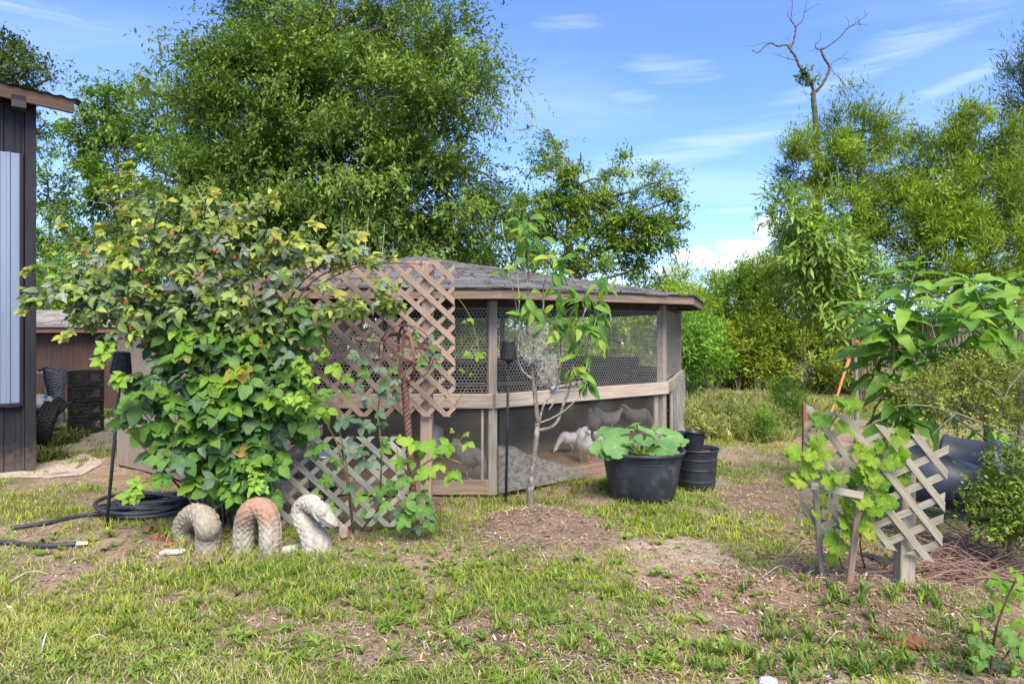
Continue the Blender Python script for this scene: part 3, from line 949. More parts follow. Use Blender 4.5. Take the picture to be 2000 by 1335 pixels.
# ------------------------------------------------------------------ lattice panels
def clip(poly, edges):
    for (nx_, ny_, d) in edges:                    # keep nx*x+ny*y<=d
        out = []
        for i in range(len(poly)):
            a, b = poly[i], poly[(i + 1) % len(poly)]
            fa, fb = nx_ * a[0] + ny_ * a[1] - d, nx_ * b[0] + ny_ * b[1] - d
            if fa <= 0: out.append(a)
            if (fa < 0 < fb) or (fb < 0 < fa):
                t = fa / (fa - fb); out.append((a[0] + (b[0] - a[0]) * t, a[1] + (b[1] - a[1]) * t))
        poly = out
        if not poly: return poly
    return poly
def lattice(parent, M, w, h, pitch, sw, a1, a2, mat, seed, th=.009, skip=(), edges=None, rear=.85):
    """M: world frame, X right, Y up in the panel, Z towards the viewer; slats at a1 (front) and a2 (rear) degrees"""
    r_ = random.Random(seed)
    edges = edges or [(-1, 0, 0), (1, 0, w), (0, -1, 0), (0, 1, h)]
    for layer, a in ((0, a1), (1, a2)):
        d = Vector((math.cos(R(a)), math.sin(R(a)))); nn_ = Vector((-d.y, d.x))
        per = pitch * abs(math.cos(R(a)))
        cs_ = [nn_.dot(Vector(q)) for q in ((0, 0), (w, 0), (0, h), (w, h))]
        k0, k1 = int(math.floor(min(cs_) / per)), int(math.ceil(max(cs_) / per))
        for k in range(k0, k1 + 1):
            off = (k + .35) * per + r_.uniform(-.004, .004)
            c0 = nn_ * off; da = R(r_.uniform(-.5, .5))
            dd = Vector((math.cos(R(a) + da), math.sin(R(a) + da))); nd = Vector((-dd.y, dd.x))
            Lh = w + h
            ws = sw * r_.uniform(.94, 1.06) * (rear if layer else 1)
            mid = c0 + d * d.dot(Vector((w / 2, h / 2)))
            poly = [mid - dd * Lh - nd * ws / 2, mid + dd * Lh - nd * ws / 2, mid + dd * Lh + nd * ws / 2, mid - dd * Lh + nd * ws / 2]
            poly = clip([(p.x, p.y) for p in poly], edges)
            if len(poly) < 3: continue
            xs_ = [Vector(p).dot(dd) for p in poly]
            if max(xs_) - min(xs_) < .07: continue
            if (layer, k) in skip: continue
            cen = Vector((sum(p[0] for p in poly) / len(poly), sum(p[1] for p in poly) / len(poly)))
            loc = [((Vector(p) - cen).dot(dd), (Vector(p) - cen).dot(nd)) for p in poly]
            n_ = len(loc)
            vs = [(x, y, -th / 2) for x, y in loc] + [(x, y, th / 2) for x, y in loc]
            fs = [tuple(reversed(range(n_))), tuple(range(n_, 2 * n_))] + [(i, (i + 1) % n_, (i + 1) % n_ + n_, i + n_) for i in range(n_)]
            me = bpy.data.meshes.new('slat'); me.from_pydata(vs, [], fs); me.materials.append(mat)
            Mz = M @ Matrix.Translation((cen.x, cen.y, (.5 - layer) * (th + .001))) @ Matrix.Rotation(R(a) + da, 4, 'Z')
            link(bpy.data.objects.new('slat', me), Mz, parent)
def frame_M(o, xdir, ydir):
    x = Vector(xdir).normalized(); y = Vector(ydir); y = (y - x * y.dot(x)).normalized(); z = x.cross(y)
    return Matrix.Translation(o) @ Matrix(((x.x, y.x, z.x, 0), (x.y, y.y, z.y, 0), (x.z, y.z, z.z, 0), (0, 0, 0, 1)))

YT = 5.5
tre = thing('garden_trellis', P(835, 1000, YT + .05) * Vector((1, 1, 0)) if False else (P(835, 900, YT).x, YT + .05, 0), 'reddish brown diagonal lattice trellis on a square post in front of the coop', 'trellis')
bl = P(384, 812, YT + .25); br = P(890, 813, YT)
w = (br - bl).length
hgt = P(0, 506, YT).z - P(0, 813, YT).z
lattice(tre, frame_M(bl, br - bl, Vector((-.010, 0.02, 1))), w, hgt, .163, .041, -43, 44, M_red_wood, 3)
board('post', (P(830, 900, YT + .06).x, YT + .125, 0), (P(834, 500, YT + .06).x, YT + .125, P(0, 507, YT).z), .095, .095, (0, -1, 0), M_red_wood, tre)
board('post', (P(388, 900, YT + .3).x, YT + .33, 0), (P(388, 900, YT + .3).x, YT + .33, P(0, 512, YT).z), .095, .095, (0, -1, 0), M_red_wood, tre)
low = thing('lower_lattice', (P(620, 900, YT).x, YT - .06, 0), 'grey weathered lattice panel standing on the ground below the red trellis', 'lattice')
bl = P(432, 1022, YT - .03); br = P(800, 1022, YT - .10)
lattice(low, frame_M(Vector((bl.x, bl.y, .01)), br - bl, Vector((0, .04, 1))), (br - bl).length, P(0, 856, YT).z, .166, .045, -42, 43, M_greenwood, 5)

# ------------------------------------------------------------------ armillary on its twisted post
arm = thing('armillary_ornament', (P(803, 900, 5.32).x, 5.32, 0), 'rusty armillary ring ornament with arrow on a twisted iron post', 'ornament')
A0 = Vector((P(812, 900, 5.32).x, 5.32, 0)); A1 = P(789, 738, 5.32)
mb = MB(); nseg = 90
for strand in range(3):
    pts = []
    for i in range(nseg):
        t = i / (nseg - 1); a = t * 2 * PI * 11 + strand * 2 * PI / 3
        pts.append(A0.lerp(A1, t) + Vector((math.cos(a) * .014, math.sin(a) * .014, 0)))
    mb.tube(pts, .017, 7)
mb.build('twisted_post', M_rust, arm, smooth=True)
ac = P(793, 690, 5.3); AR = P(858, 0, 5.3).x - P(790, 0, 5.3).x
AR *= .82
def ringband(c, r, axis, wdt, th=.004, n=48):
    q = Vector(axis).to_track_quat('Z', 'Y').to_matrix().to_4x4()
    return MB().lathe([(r, -wdt / 2), (r + th, -wdt / 2), (r + th, wdt / 2), (r, wdt / 2), (r, -wdt / 2)], Matrix.Translation(c) @ q, n)
ringband(ac, AR, (.2, 1, .1), .026).build('meridian_ring', M_rust, arm, smooth=False)
ringband(ac + Vector((.02, 0, .03)), AR * .86, (.55, -.35, .85), .034).build('equator_ring', M_rust, arm)
ringband(ac, AR * .95, (1, .45, .1), .02).build('upright_ring', M_rust, arm)
MB().tube([P(790, 738, 5.32), ac - Vector((0, 0, AR))], .014, 8).build('neck', M_rust, arm)
MB().tube([P(690, 661, 5.25), P(862, 686, 5.35)], .008, 8).build('arrow_shaft', M_rust, arm)
d = (P(862, 686, 5.35) - P(690, 661, 5.25)).normalized()
mb = MB(); p = P(703, 663, 5.25)
mb.lathe([(.0005, -.055), (.022, .0), (.020, .012), (.008, .016), (.0085, .05), (.014, .052), (.014, .062), (.0005, .064)], Matrix.Translation(p) @ d.to_track_quat('Z', 'Y').to_matrix().to_4x4(), 10); mb.build('arrow_head', M_rust, arm, smooth=True)
mb = MB(); p = P(853, 685, 5.35)
for a in (0, 90):
    mb.box(p, (.07, .004, .05), Matrix.Rotation(R(a), 3, d) @ d.to_track_quat('X', 'Z').to_matrix())
mb.build('arrow_tail', M_rust, arm)
board('gnomon', P(780, 735, 5.3), P(790, 645, 5.3), .026, .006, (.1, -1, 0), M_rust, arm)

# ------------------------------------------------------------------ stone serpent in three pieces
def stone(name, c0, c1, stain=None):
    m = NT(name)
    a = m.noise(30, 6, .7); b = m.noise(6, 4)
    c = m.ramp(a, [(.28, c0), (.62, c1)])
    c = m.mix(m.range(b, .5, .72, 0, .45), c, (.20, .17, .14))
    if stain:
        z = m.n('ShaderNodeSeparateXYZ'); m.l(m.n('ShaderNodeTexCoord').outputs['Object'], z.inputs[0])
        f = m.range(m.math('ADD', z.outputs[2], m.math('MULTIPLY', m.noise(9, 4), .22)), .26, .42)
        c = m.mix(m.math('MULTIPLY', f, .62), c, stain)
    return m.done(m.princ(c, .92, spec=.15, normal=m.bump(a, .5, .006)))
def serpent(name, path, rad, label, mat, at, belly=Vector((0, 0, -1)), nu=230, nv=84, sc=.042, belly_side=1, head=None, build=True):
    pts = curve_pts(path, nu)
    V = np.zeros((nu + 1, nv, 3)); s = 0.0; prev = None
    for i, p in enumerate(pts):
        t = (pts[min(i + 1, nu)] - pts[max(i - 1, 0)]).normalized()
        if i: s += (p - pts[i - 1]).length
        if prev is None: u = t.cross(Vector((0, 1, 0))); u = u if u.length > .1 else t.orthogonal()
        else: u = prev - t * prev.dot(t)
        u.normalize(); prev = u; w = t.cross(u)
        r0 = rad(i / nu)
        for k in range(nv):
            a = 2 * PI * k / nv
            row = s / (sc * .66); cl = k / nv * 11
            best = 9
            for rr in (math.floor(row) - 1, math.floor(row), math.floor(row) + 1):
                cc = round(cl - .5 * (rr % 2)) + .5 * (rr % 2)
                best_d = math.hypot((row - rr + .1) * .92, (cl - cc) * 1.7)
                jj = math.sin(rr * 12.9 + cc * 7.3) * .5 + .5; hgt_ = (.013 + .004 * jj) * max(0, 1 - best_d ** 2) ** .6 + .003 * (rr - row)
                best = min(best, -hgt_)
            dsp = -best
            bel = math.cos(a - (0 if belly_side > 0 else PI))
            if bel > .86:                         # broad belly plates
                fr = (s / .034) % 1
                dsp = .006 * (1 - fr) + .002
            V[i, k] = (p + (u * math.cos(a) + w * math.sin(a)) * (r0 * .93 + dsp))[:]
    T = []
    for i in range(nu):
        for k in range(nv):
            a = i * nv + k; b = i * nv + (k + 1) % nv
            T.append((a, b, b + nv, a + nv))
    return V.reshape(-1, 3), np.array(T)
ST1 = stone('cast_stone_tan', (.18, .15, .11), (.37, .32, .25))
ST2 = stone('cast_stone_rust', (.21, .175, .135), (.42, .365, .295), (.33, .15, .085))
ST3 = stone('cast_stone_pale', (.25, .22, .18), (.47, .43, .365))
# tail loop (left)
Y1 = 4.86
b0 = gpt(404, 1074); b1 = gpt(362, 1056)
r1 = .115
cy_ = Vector((-.12, .62, 0)).normalized()
path = [b0 + Vector((.01, 0, -.06)), b0 + Vector((.015, .0, .10)), P(406, 1028, Y1 + .0), P(397, 1008, Y1 + .04), P(380, 1004, Y1 + .12), P(362, 1018, Y1 + .18), P(356, 1038, Y1 + .2), P(364, 1060, Y1 + .2), P(378, 1078, Y1 + .18)]
V, T = serpent('tail', path, lambda t: .088 - .03 * t - .03 * max(0, t - .55), '', ST1, b0, belly_side=-1)
o = np_obj('stone_serpent', V, T, ST1, at=b0, smooth=True)
tag(o, 'tan cast stone serpent coil, leftmost of three, with a small round hole', 'statue', 'stone serpent pieces')
# hump (middle)
Y2 = 4.86
c0 = gpt(483, 1076); c1 = gpt(524, 1076)
path = [P(476, 1092, Y2 + .05), P(476, 1060, Y2 + .04), P(477, 1025, Y2 + .03), P(484, 1000, Y2), P(502, 989, Y2), P(520, 1000, Y2 - .02), P(527, 1025, Y2 - .03), P(528, 1060, Y2 - .05), P(528, 1092, Y2 - .05)]
V, T = serpent('hump', path, lambda t: .068, '', ST2, c0, belly_side=1)
o = np_obj('stone_serpent', V, T, ST2, at=Vector(((c0.x + c1.x) / 2, Y2, 0)), smooth=True)
tag(o, 'cast stone serpent arch stained rusty orange on top, middle of three', 'statue', 'stone serpent pieces')
# neck and head (right)
Y3 = 4.84
hd = thing('stone_serpent', gpt(618, 1072), 'pale cast stone serpent head on a curved neck, rightmost of three', 'statue', 'stone serpent pieces')
path = [P(622, 1090, Y3), P(616, 1060, Y3), P(605, 1036, Y3 + .02), P(590, 1014, Y3 + .04), P(584, 997, Y3 + .05), P(590, 984, Y3 + .05), P(604, 981, Y3 + .02), P(618, 990, Y3 - .02)]
def rr_(t): return .118 - .072 * min(1, t / .55) ** .8 + (.0 if t < .7 else .014 * (t - .7) / .3)
V, T = serpent('neck', path, rr_, '', ST3, c0, belly_side=1)
np_obj('neck', V, T, ST3, parent=hd, smooth=True)
# head: lofted sections along the snout
hp = [P(608, 985, Y3 - .03), P(620, 992, Y3 - .05), P(632, 1003, Y3 - .07), P(643, 1014, Y3 - .08), P(652, 1022, Y3 - .085), P(658, 1027, Y3 - .09)]
hw_ = [(.05, .05), (.070, .060), (.070, .058), (.056, .046), (.042, .034), (.016, .014)]
mb = MB(); nk = 28
axis = (hp[-1] - hp[0]).normalized(); side = Vector((axis.z * .2, -1, 0)).normalized(); upv = side.cross(axis).normalized()
if upv.z < 0: upv = -upv
hq = curve_pts(hp, 30)
for i, p in enumerate(hq):
    t = i / 30 * 5; k = min(int(t), 4); f = t - k
    a_ = hw_[k][0] + (hw_[k + 1][0] - hw_[k][0]) * f; b_ = hw_[k][1] + (hw_[k + 1][1] - hw_[k][1]) * f
    for q in range(nk):
        an = 2 * PI * q / nk; ca, sa = math.cos(an), math.sin(an)
        g = 1 + .03 * math.sin(i * 1.1 + q * 1.7)
        if abs(sa + .28) < .16 and t > 1.6: g -= .14         # mouth slit
        if sa > .45 and 1.4 < t < 2.3: g += .14               # brow
        mb.v.append(tuple(p + side * ca * a_ * g + upv * sa * b_ * g))
for i in range(30):
    for q in range(nk):
        a = i * nk + q; b = i * nk + (q + 1) % nk; mb.f.append((a, b, b + nk, a + nk))
mb.f.append(tuple(range(nk))); mb.f.append(tuple(30 * nk + q for q in range(nk)))
hob = mb.build('head', ST3, hd, smooth=True)
for sgn in (1, -1):
    e = P(632, 1003, Y3 - .07) + side * sgn * .058 + upv * .016
    mb = MB(); mb.lathe([(.0005, -.016), (.014, -.010), (.018, 0), (.014, .010), (.0005, .014)], Matrix.Translation(e) @ (side * sgn).to_track_quat('Z', 'Y').to_matrix().to_4x4(), 14)
    mb.build('eye', ST3, hob, smooth=True)
    mb = MB().tube(curve_pts([e + axis * -.028 + upv * .004, e + upv * .022, e + axis * .03 + upv * .008], 8), [.003, .006, .008, .009, .009, .008, .007, .005, .003], 6)
    mb.build('brow', ST3, hob, smooth=True)
    mb = MB().tube(curve_pts([P(618, 992, Y3 - .05) + side * sgn * .06, P(622, 1003, Y3 - .06) + side * sgn * .066, P(630, 1014, Y3 - .07) + side * sgn * .06], 8), [.004, .008, .010, .011, .011, .010, .008, .006, .004], 6)
    mb.build('cheek_ridge', ST3, hob, smooth=True)

# ------------------------------------------------------------------ garden lights, hoses
def torch(base, top, label, hh=.19, hr=.078):
    t = thing('garden_light', base, label, 'garden light', 'black garden stake lights')
    base, top = Vector(base), Vector(top)
    d = (top - base).normalized(); Q_ = d.to_track_quat('Z', 'Y').to_matrix().to_4x4()
    MB().tube([base - d * .05, top], .013, 10).build('stake', M_blackmatt, t, smooth=True)
    Mh = Matrix.Translation(top) @ Q_
    MB().lathe([(.0005, -.005), (.025, -.005), (.03, .012), (.062, .03), (.0635, .035), (.0005, .035)], Mh, 20).build('cup', M_blackmatt, t, smooth=True)
    for k in range(15):                                  # woven rings
        z = .03 + k * (hh - .03) / 14; r0 = hr * (1.0 - .30 * (k / 14) - (.12 if k == 0 else 0))
        pts = [Mh @ Vector(((r0 + .0018 * (1 if (q + k) % 2 else -1)) * math.cos(2 * PI * q / 24), (r0 + .0018 * (1 if (q + k) % 2 else -1)) * math.sin(2 * PI * q / 24), z)) for q in range(25)]
        MB().tube(pts, .0042, 5, caps=False).build('ring', M_blackmatt, t)
    for k in range(12):
        a = 2 * PI * k / 12
        MB().tube([Mh @ Vector((hr * .97 * math.cos(a), hr * .97 * math.sin(a), .03)), Mh @ Vector((hr * .7 * math.cos(a), hr * .7 * math.sin(a), hh))], .003, 5).build('rib', M_blackmatt, t)
    MB().lathe([(.0005, hh + .012), (hr * .70, hh + .012), (hr * .74, hh + .004), (hr * .72, hh - .01), (.0005, hh - .01)], Mh, 20).build('cap', M_black, t, smooth=True)
    m_ = plain('frosted_inner', (.30, .30, .29), .6) if 'frosted_inner' not in bpy.data.materials else bpy.data.materials['frosted_inner']
    MB().lathe([(hr * .80, .035), (hr * .62, hh - .015)], Mh, 16).build('diffuser', m_, t, smooth=True)
    return t
Ya = G(208, 1030)[1]
torch(gpt(208, 1030), P(235, 736, Ya), 'leaning black garden light with woven shade beside the coiled hose')
Yb = G(988, 975)[1]
torch(gpt(988, 975), P(993, 708, Yb), 'upright black garden light with woven shade in front of the coop corner')
st = MB().tube([gpt(521, 1062), P(527, 764, 5.05)], .006, 8).build('metal_stake', M_blackmatt, None, at=gpt(521, 1062), smooth=True)
tag(st, 'thin black metal stake rising behind the rusty serpent arch', 'stake')

M_hose = plain('hose_rubber', (.045, .048, .055), .5, var=.35, scale=30)
hs = thing('garden_hose', gpt(265, 1005), 'black garden hose coiled on the soil under the bramble', 'hose')
cc = gpt(287, 1000)
pts = []
r_ = random.Random(4)
for i in range(26 * 9):
    a = i / 26 * 2 * PI; lp = i // 26
    rx = .25 + .035 * (lp % 4) + .03 * math.sin(lp * 2.3); ry = .20 + .03 * ((lp * 3) % 4) + .02 * math.sin(a * .5)
    pts.append(cc + Vector((rx * math.cos(a) + .05 * math.sin(lp * 1.9), ry * math.sin(a) + .04 * math.cos(lp * 2.7), .022 + .010 * lp + .028 * math.sin(a * 1.13 + lp * 2.1) * (lp > 1) + .012)))
lead = curve_pts([gpt(20, 1040, .02), gpt(90, 1028, .02), gpt(150, 1014, .02), gpt(205, 1008, .03), cc + Vector((-.02, -.27, .05)), pts[20]], 40)
MB().tube(pts, .017, 8).build('coil', M_hose, hs, smooth=True)
MB().tube(lead, .017, 8).build('lead', M_hose, hs, smooth=True)
h2 = thing('hose_end', gpt(80, 1070), 'short grey hose end with brass fitting lying in the grass', 'hose')
MB().tube(curve_pts([gpt(-160, 1040, .02), gpt(-60, 1057, .02), gpt(20, 1067, .02), gpt(90, 1071, .025), gpt(150, 1068, .025)], 30), .018, 8).build('hose', M_hose, h2, smooth=True)
e = gpt(150, 1068, .025); e2 = gpt(172, 1066, .025)
MB().tube([e, e.lerp(e2, .5)], .021, 10).build('ferrule', plain('alloy', (.55, .55, .54), .4, metal=.8), h2)
MB().tube([e.lerp(e2, .5), e2], .019, 6).build('coupling', plain('brass', (.45, .28, .12), .45, metal=.7), h2)

# ------------------------------------------------------------------ pots
M_soil = plain('potting_soil', (.09, .055, .038), .95, var=.6, scale=60, bump=1.0, bd=.02)
def pot(name, c, r_top, r_bot, h, label, rings=(), soil=.05, rim=.03, mat=None, group='black nursery pots', tilt=None, seg=48):
    t = thing(name, c, label, 'plant pot', group)
    M = Matrix.Translation(c) @ (tilt or Matrix())
    pr = [(.0005, 0), (r_bot * .95, 0), (r_bot, .015)]
    for f in rings:
        rr0 = r_bot + (r_top - r_bot) * f
        pr += [(rr0 - .0012, h * f - .022), (rr0 - .001, h * f - .009), (rr0 + .0035, h * f - .004), (rr0 + .0035, h * f + .004), (rr0, h * f + .009), (rr0 + .0006, h * f + .022)]
    pr += [(r_top - .004, h - rim - .012)]
    MB().lathe(pr, M, seg).build('wall', mat or M_black, t, smooth=True)
    q = [(r_top - .004, h - rim - .012), (r_top + rim * .55, h - rim), (r_top + rim * .75, h - rim * .6), (r_top + rim * .75, h - .008), (r_top + rim * .5, h), (r_top + .004, h - .004), (r_top - .004, h - soil), (r_top - .012, h - soil - .02)]
    MB().lathe(q, M, seg).build('rim', mat or M_black, t, smooth=True)
    mb = MB(); rs = r_top - .006; n = 10
    for i in range(n + 1):
        for k in range(24):
            a = 2 * PI * k / 24; rr1 = rs * i / n
            mb.v.append(tuple(M @ Vector((rr1 * math.cos(a), rr1 * math.sin(a), h - soil - .008 + .02 * (float(fbm(rr1 * 9 * math.cos(a) + 3, rr1 * 9 * math.sin(a), 71, 3)) - .5)))))
    for i in range(n):
        for k in range(24):
            a = i * 24 + k; b = i * 24 + (k + 1) % 24; mb.f.append((a, b, b + 24, a + 24))
    mb.build('soil', M_soil, t, smooth=True)
    return t
m = NT('scuffed_pot')
n1 = m.noise(7, 5, .65); n2_ = m.noise(40, 3)
c = m.ramp(n1, [(.35, (.024, .027, .037)), (.7, (.045, .050, .066))])
c = m.mix(m.range(m.math('ADD', m.math('MULTIPLY', n1, .8), m.math('MULTIPLY', n2_, .2)), .53, .72, 0, .4), c, (.17, .17, .175))
M_pot = m.done(m.princ(c, m.range(n1, .3, .7, .38, .6), spec=.4, normal=m.bump(n2_, .05, .003)))
gp = gpt(1254, 974); PB = Vector((gp.x, gp.y, gp.z))
RT = 78 / F * PB.y
pot('nursery_pot', PB, RT, 62 / F * PB.y, .46, 'largest black nursery pot, holding a squash plant', rings=(.80, .86), soil=.06, rim=.035, mat=M_pot)
gp2 = gpt(1361, 955)
pot('nursery_pot', gp2, 40 / F * gp2.y, 34 / F * gp2.y, .405, 'medium black ringed nursery pot behind the squash pot, carrying two small pots', rings=(.22, .5, .74, .9), soil=.045, rim=.02)
zt_ = gp2.z + .405 - .04
s1 = Vector((gp2.x - .155, gp2.y + .13, zt_)); s2 = Vector((gp2.x - .01, gp2.y + .05, zt_))
pot('small_pot', s1 + Vector((0, .02, -.02)), .098, .082, .19, 'small smooth black pot, left of two on the ringed pot', soil=.02, rim=.012, seg=32)
t_ = pot('small_pot', s2, .092, .072, .19, 'small ribbed black pot, right of two on the ringed pot', soil=.025, rim=.012, seg=32, tilt=Matrix.Rotation(R(4), 4, 'Y'))
for k in range(26):
    a = 2 * PI * k / 26
    Mt = Matrix.Translation(s2) @ Matrix.Rotation(R(4), 4, 'Y')
    MB().tube([Mt @ Vector((.0735 * math.cos(a), .0735 * math.sin(a), .01)), Mt @ Vector((.0915 * math.cos(a), .0915 * math.sin(a), .165))], .004, 5).build('rib', M_black, t_)
# brown chips in the ringed pot
for k in range(6):
    r_ = random.Random(200 + k); a = r_.uniform(-1.2, .9); q = r_.uniform(.04, .17)
    p = Vector((gp2.x + q * math.cos(a), gp2.y + q * math.sin(a) - .02, zt_ - .004))
    bb = board('bark_chip', p, p + Vector((r_.uniform(-.03, .03), r_.uniform(-.02, .02), r_.uniform(0, .012))) + Vector((.012, 0, 0)), r_.uniform(.012, .022), .006, (0, 0, 1), plain('orange_bark', (.36, .14, .08), .9) if 'orange_bark' not in bpy.data.materials else bpy.data.materials['orange_bark'], None)
    tag(bb, 'scrap of orange bark on the soil of the ringed pot', 'bark', 'orange bark scraps in the ringed pot')

# squash plant
M_squash = leafmat('squash_leaf', [(.12, .26, .08), (.16, .32, .11), (.20, .38, .10)], .3, .5, radial=7)
M_stalk = plain('stalk_green', (.20, .32, .06), .5)
sq_me = [lmesh('squash_leaf', fan_leaf(.115, 5, s, .6, .02, .2, 26), M_squash) for s in (1, 2, 3, 4)]
cs_ = PB + Vector((0, 0, .41))
sq = thing('squash_plant', cs_, 'young squash plant with broad green leaves growing in the largest pot', 'plant')
# (px, py, depth shift, size, tilt towards viewer, heading)
SQ = [(1235, 845, .05, 1.15, .5, 100), (1262, 850, -.05, 1.0, .35, 60), (1205, 858, -.05, 1.25, .4, 150), (1185, 852, .15, .85, .3, 170), (1308, 858, .02, 1.25, .45, 20), (1325, 868, .1, .9, .2, 0),
      (1205, 880, -.26, 1.15, .75, 200), (1258, 868, -.30, 1.2, .85, 260), (1296, 882, -.28, 1.1, .7, 320), (1174, 884, -.10, 1.0, .5, 185), (1188, 893, -.22, .75, .9, 215), (1270, 893, -.34, .55, .9, 280), (1310, 893, -.12, .8, .6, 350), (1240, 838, .2, .9, .2, 90), (1290, 848, .2, .9, .3, 50), (1222, 870, -.15, .8, .5, 230)]
for i, (a, b, dy_, s, tl_, hd_) in enumerate(SQ):
    p = P(a, b - 9, PB.y + dy_)
    dr = Vector((math.cos(R(hd_)), math.sin(R(hd_)) * .8, -.12)); upn = Vector((.35 * math.sin(i * 2.3), -tl_ - .25, 1))
    lf = add_leaf(sq_me[i % 4], orient(p, dr, upn, 0, s), sq)
    MB().tube(curve_pts([cs_ + Vector((rnd.uniform(-.04, .04), rnd.uniform(-.04, .04), -.03)), (cs_ + p) / 2 + Vector((0, 0, .03)), p + Vector((0, 0, -.008))], 7), taper(8, .008, .005), 6).build('stalk', M_stalk, sq, smooth=True)
m_ = plain('squash_flower', (.75, .36, .03), .6)
MB().lathe([(.004, 0), (.012, .02), (.016, .05), (.03, .07), (.026, .068), (.012, .04)], Matrix.Translation(P(1246, 897, PB.y - .2)) @ Matrix.Rotation(R(35), 4, 'Y'), 10).build('flower', m_, sq, smooth=True)
# ------------------------------------------------------------------ bramble over the trellis
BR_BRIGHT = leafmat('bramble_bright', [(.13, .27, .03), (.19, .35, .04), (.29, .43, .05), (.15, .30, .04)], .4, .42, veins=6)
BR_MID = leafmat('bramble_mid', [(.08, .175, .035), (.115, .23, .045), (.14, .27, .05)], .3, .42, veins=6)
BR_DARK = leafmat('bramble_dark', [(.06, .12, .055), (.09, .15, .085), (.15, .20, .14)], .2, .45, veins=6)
BR_YEL = leafmat('bramble_yellow', [(.30, .38, .05), (.22, .34, .05), (.36, .36, .06)], .45, .45, veins=6)
geo_big = [bramble_leaf(.105, s % 3 == 0, s, 6) for s in range(6)]
geo_small = [bramble_leaf(.064, s % 2 == 0, 20 + s, 4) for s in range(6)]
def lm(gs, mat, nm='leaf'): return [lmesh(nm, g, mat) for g in gs]
ME_B = lm(geo_big, BR_BRIGHT); ME_M = lm(geo_big, BR_MID); ME_D = lm(geo_big, BR_DARK); ME_Y = lm(geo_small, BR_YEL)
ME_OLD = lm(geo_big, leafmat('bramble_old', [(.35, .30, .05), (.30, .20, .06), (.22, .27, .06)], .35, .5, veins=6))
ME_SD = lm(geo_small, BR_DARK); ME_SM = lm(geo_small, BR_MID)

bram = thing('blackberry_bramble', gpt(400, 1025), 'tall blackberry bramble with red berries smothering the left of the trellis', 'bramble')
r_ = random.Random(12)
# lower, large leaves (px, py, rx, ry, depth)
LOW = [(355, 790, 60, 95, 5.05), (430, 850, 80, 120, 5.1), (400, 700, 95, 90, 5.15), (505, 745, 85, 105, 5.15), (325, 880, 45, 50, 5.0), (470, 920, 75, 60, 5.05), (545, 640, 60, 80, 5.2), (268, 765, 34, 36, 4.95), (262, 815, 30, 30, 4.95), (350, 640, 70, 80, 5.25), (440, 925, 55, 35, 5.1), (520, 820, 60, 70, 5.15)]
LOWW = [b[2] * b[3] for b in LOW]
UPP = [(210, 565, 95, 55, 5.05), (115, 570, 70, 26, 5.0), (65, 582, 30, 12, 4.95), (255, 475, 70, 62, 5.1), (345, 545, 120, 80, 5.15), (475, 470, 110, 55, 5.2), (600, 485, 90, 22, 5.25), (690, 495, 65, 16, 5.3), (245, 625, 75, 42, 5.1), (465, 590, 115, 75, 5.2), (175, 510, 65, 45, 5.05), (260, 420, 32, 40, 5.1), (480, 425, 40, 38, 5.2), (620, 600, 75, 20, 5.3), (550, 650, 45, 40, 5.3), (730, 590, 50, 25, 5.3), (440, 640, 90, 60, 5.25), (200, 600, 60, 35, 5.0), (545, 530, 50, 35, 5.25), (380, 470, 70, 40, 5.15), (760, 575, 35, 30, 5.32), (700, 600, 80, 18, 5.3), (640, 500, 130, 20, 5.25), (555, 740, 30, 55, 5.3)]
UPW = [b[2] * b[3] for b in UPP]
def pick(bl, ww):
    b = r_.choices(bl, ww)[0]
    while True:
        u, v = r_.uniform(-1, 1), r_.uniform(-1, 1)
        if u * u + v * v < 1: break
    bulge = math.sqrt(1 - u * u - v * v)
    return b, u, v, P(b[0] + u * b[2], b[1] + v * b[3], b[4] - .22 * bulge * r_.uniform(.2, 1.0) + r_.uniform(0, .12)), bulge
items = []; icol = []
nobj = 0
for i in range(820):
    b, u, v, p, bu = pick(LOW, LOWW)
    d = Vector((u * .8 + r_.uniform(-.6, .6), -.5 + r_.uniform(-.5, .3), -.25 + r_.uniform(-.55, .35)))
    up = Vector((r_.uniform(-.4, .4), -.75 + r_.uniform(-.3, .3), .75))
    M = orient(p, d, up, R(r_.uniform(-40, 40)), r_.choice((.55, .75, .95, 1.1, 1.3)) * r_.uniform(.9, 1.1))
    hi = bu * r_.random() + (.15 if v < 0 else 0)
    if i < 205:
        k = r_.random()
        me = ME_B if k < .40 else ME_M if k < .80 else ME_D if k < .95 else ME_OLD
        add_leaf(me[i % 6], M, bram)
    else:
        M = Matrix.Translation((0, r_.uniform(.06, .2), 0)) @ M
        items.append((geo_big[i % 6], M)); k = r_.random(); q = r_.uniform(.75, 1.25)
        c = (.07, .155, .04) if k < .45 else (.13, .26, .04) if k < .85 else (.08, .13, .075)
        icol.append(tuple(x * q for x in c))
for i in range(1250):
    b, u, v, p, bu = pick(UPP, UPW)
    d = Vector((u * .6 + r_.uniform(-.8, .8), -.4 + r_.uniform(-.6, .4), -.1 + r_.uniform(-.6, .6)))
    up = Vector((r_.uniform(-.5, .5), -.6 + r_.uniform(-.4, .4), .8))
    M = orient(p, d, up, R(r_.uniform(-30, 30)), r_.uniform(.75, 1.35))
    k = r_.random()
    if i < 80:
        me = ME_Y if (k < .22 and b[1] < 620) else ME_SM if k < .6 else ME_SD
        add_leaf(me[i % 6], M, bram)
    else:
        items.append((geo_small[i % 6], M)); q = r_.uniform(.7, 1.3)
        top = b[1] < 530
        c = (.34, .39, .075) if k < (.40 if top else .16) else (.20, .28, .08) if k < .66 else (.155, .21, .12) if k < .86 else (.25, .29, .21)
        icol.append(tuple(x * q for x in c))
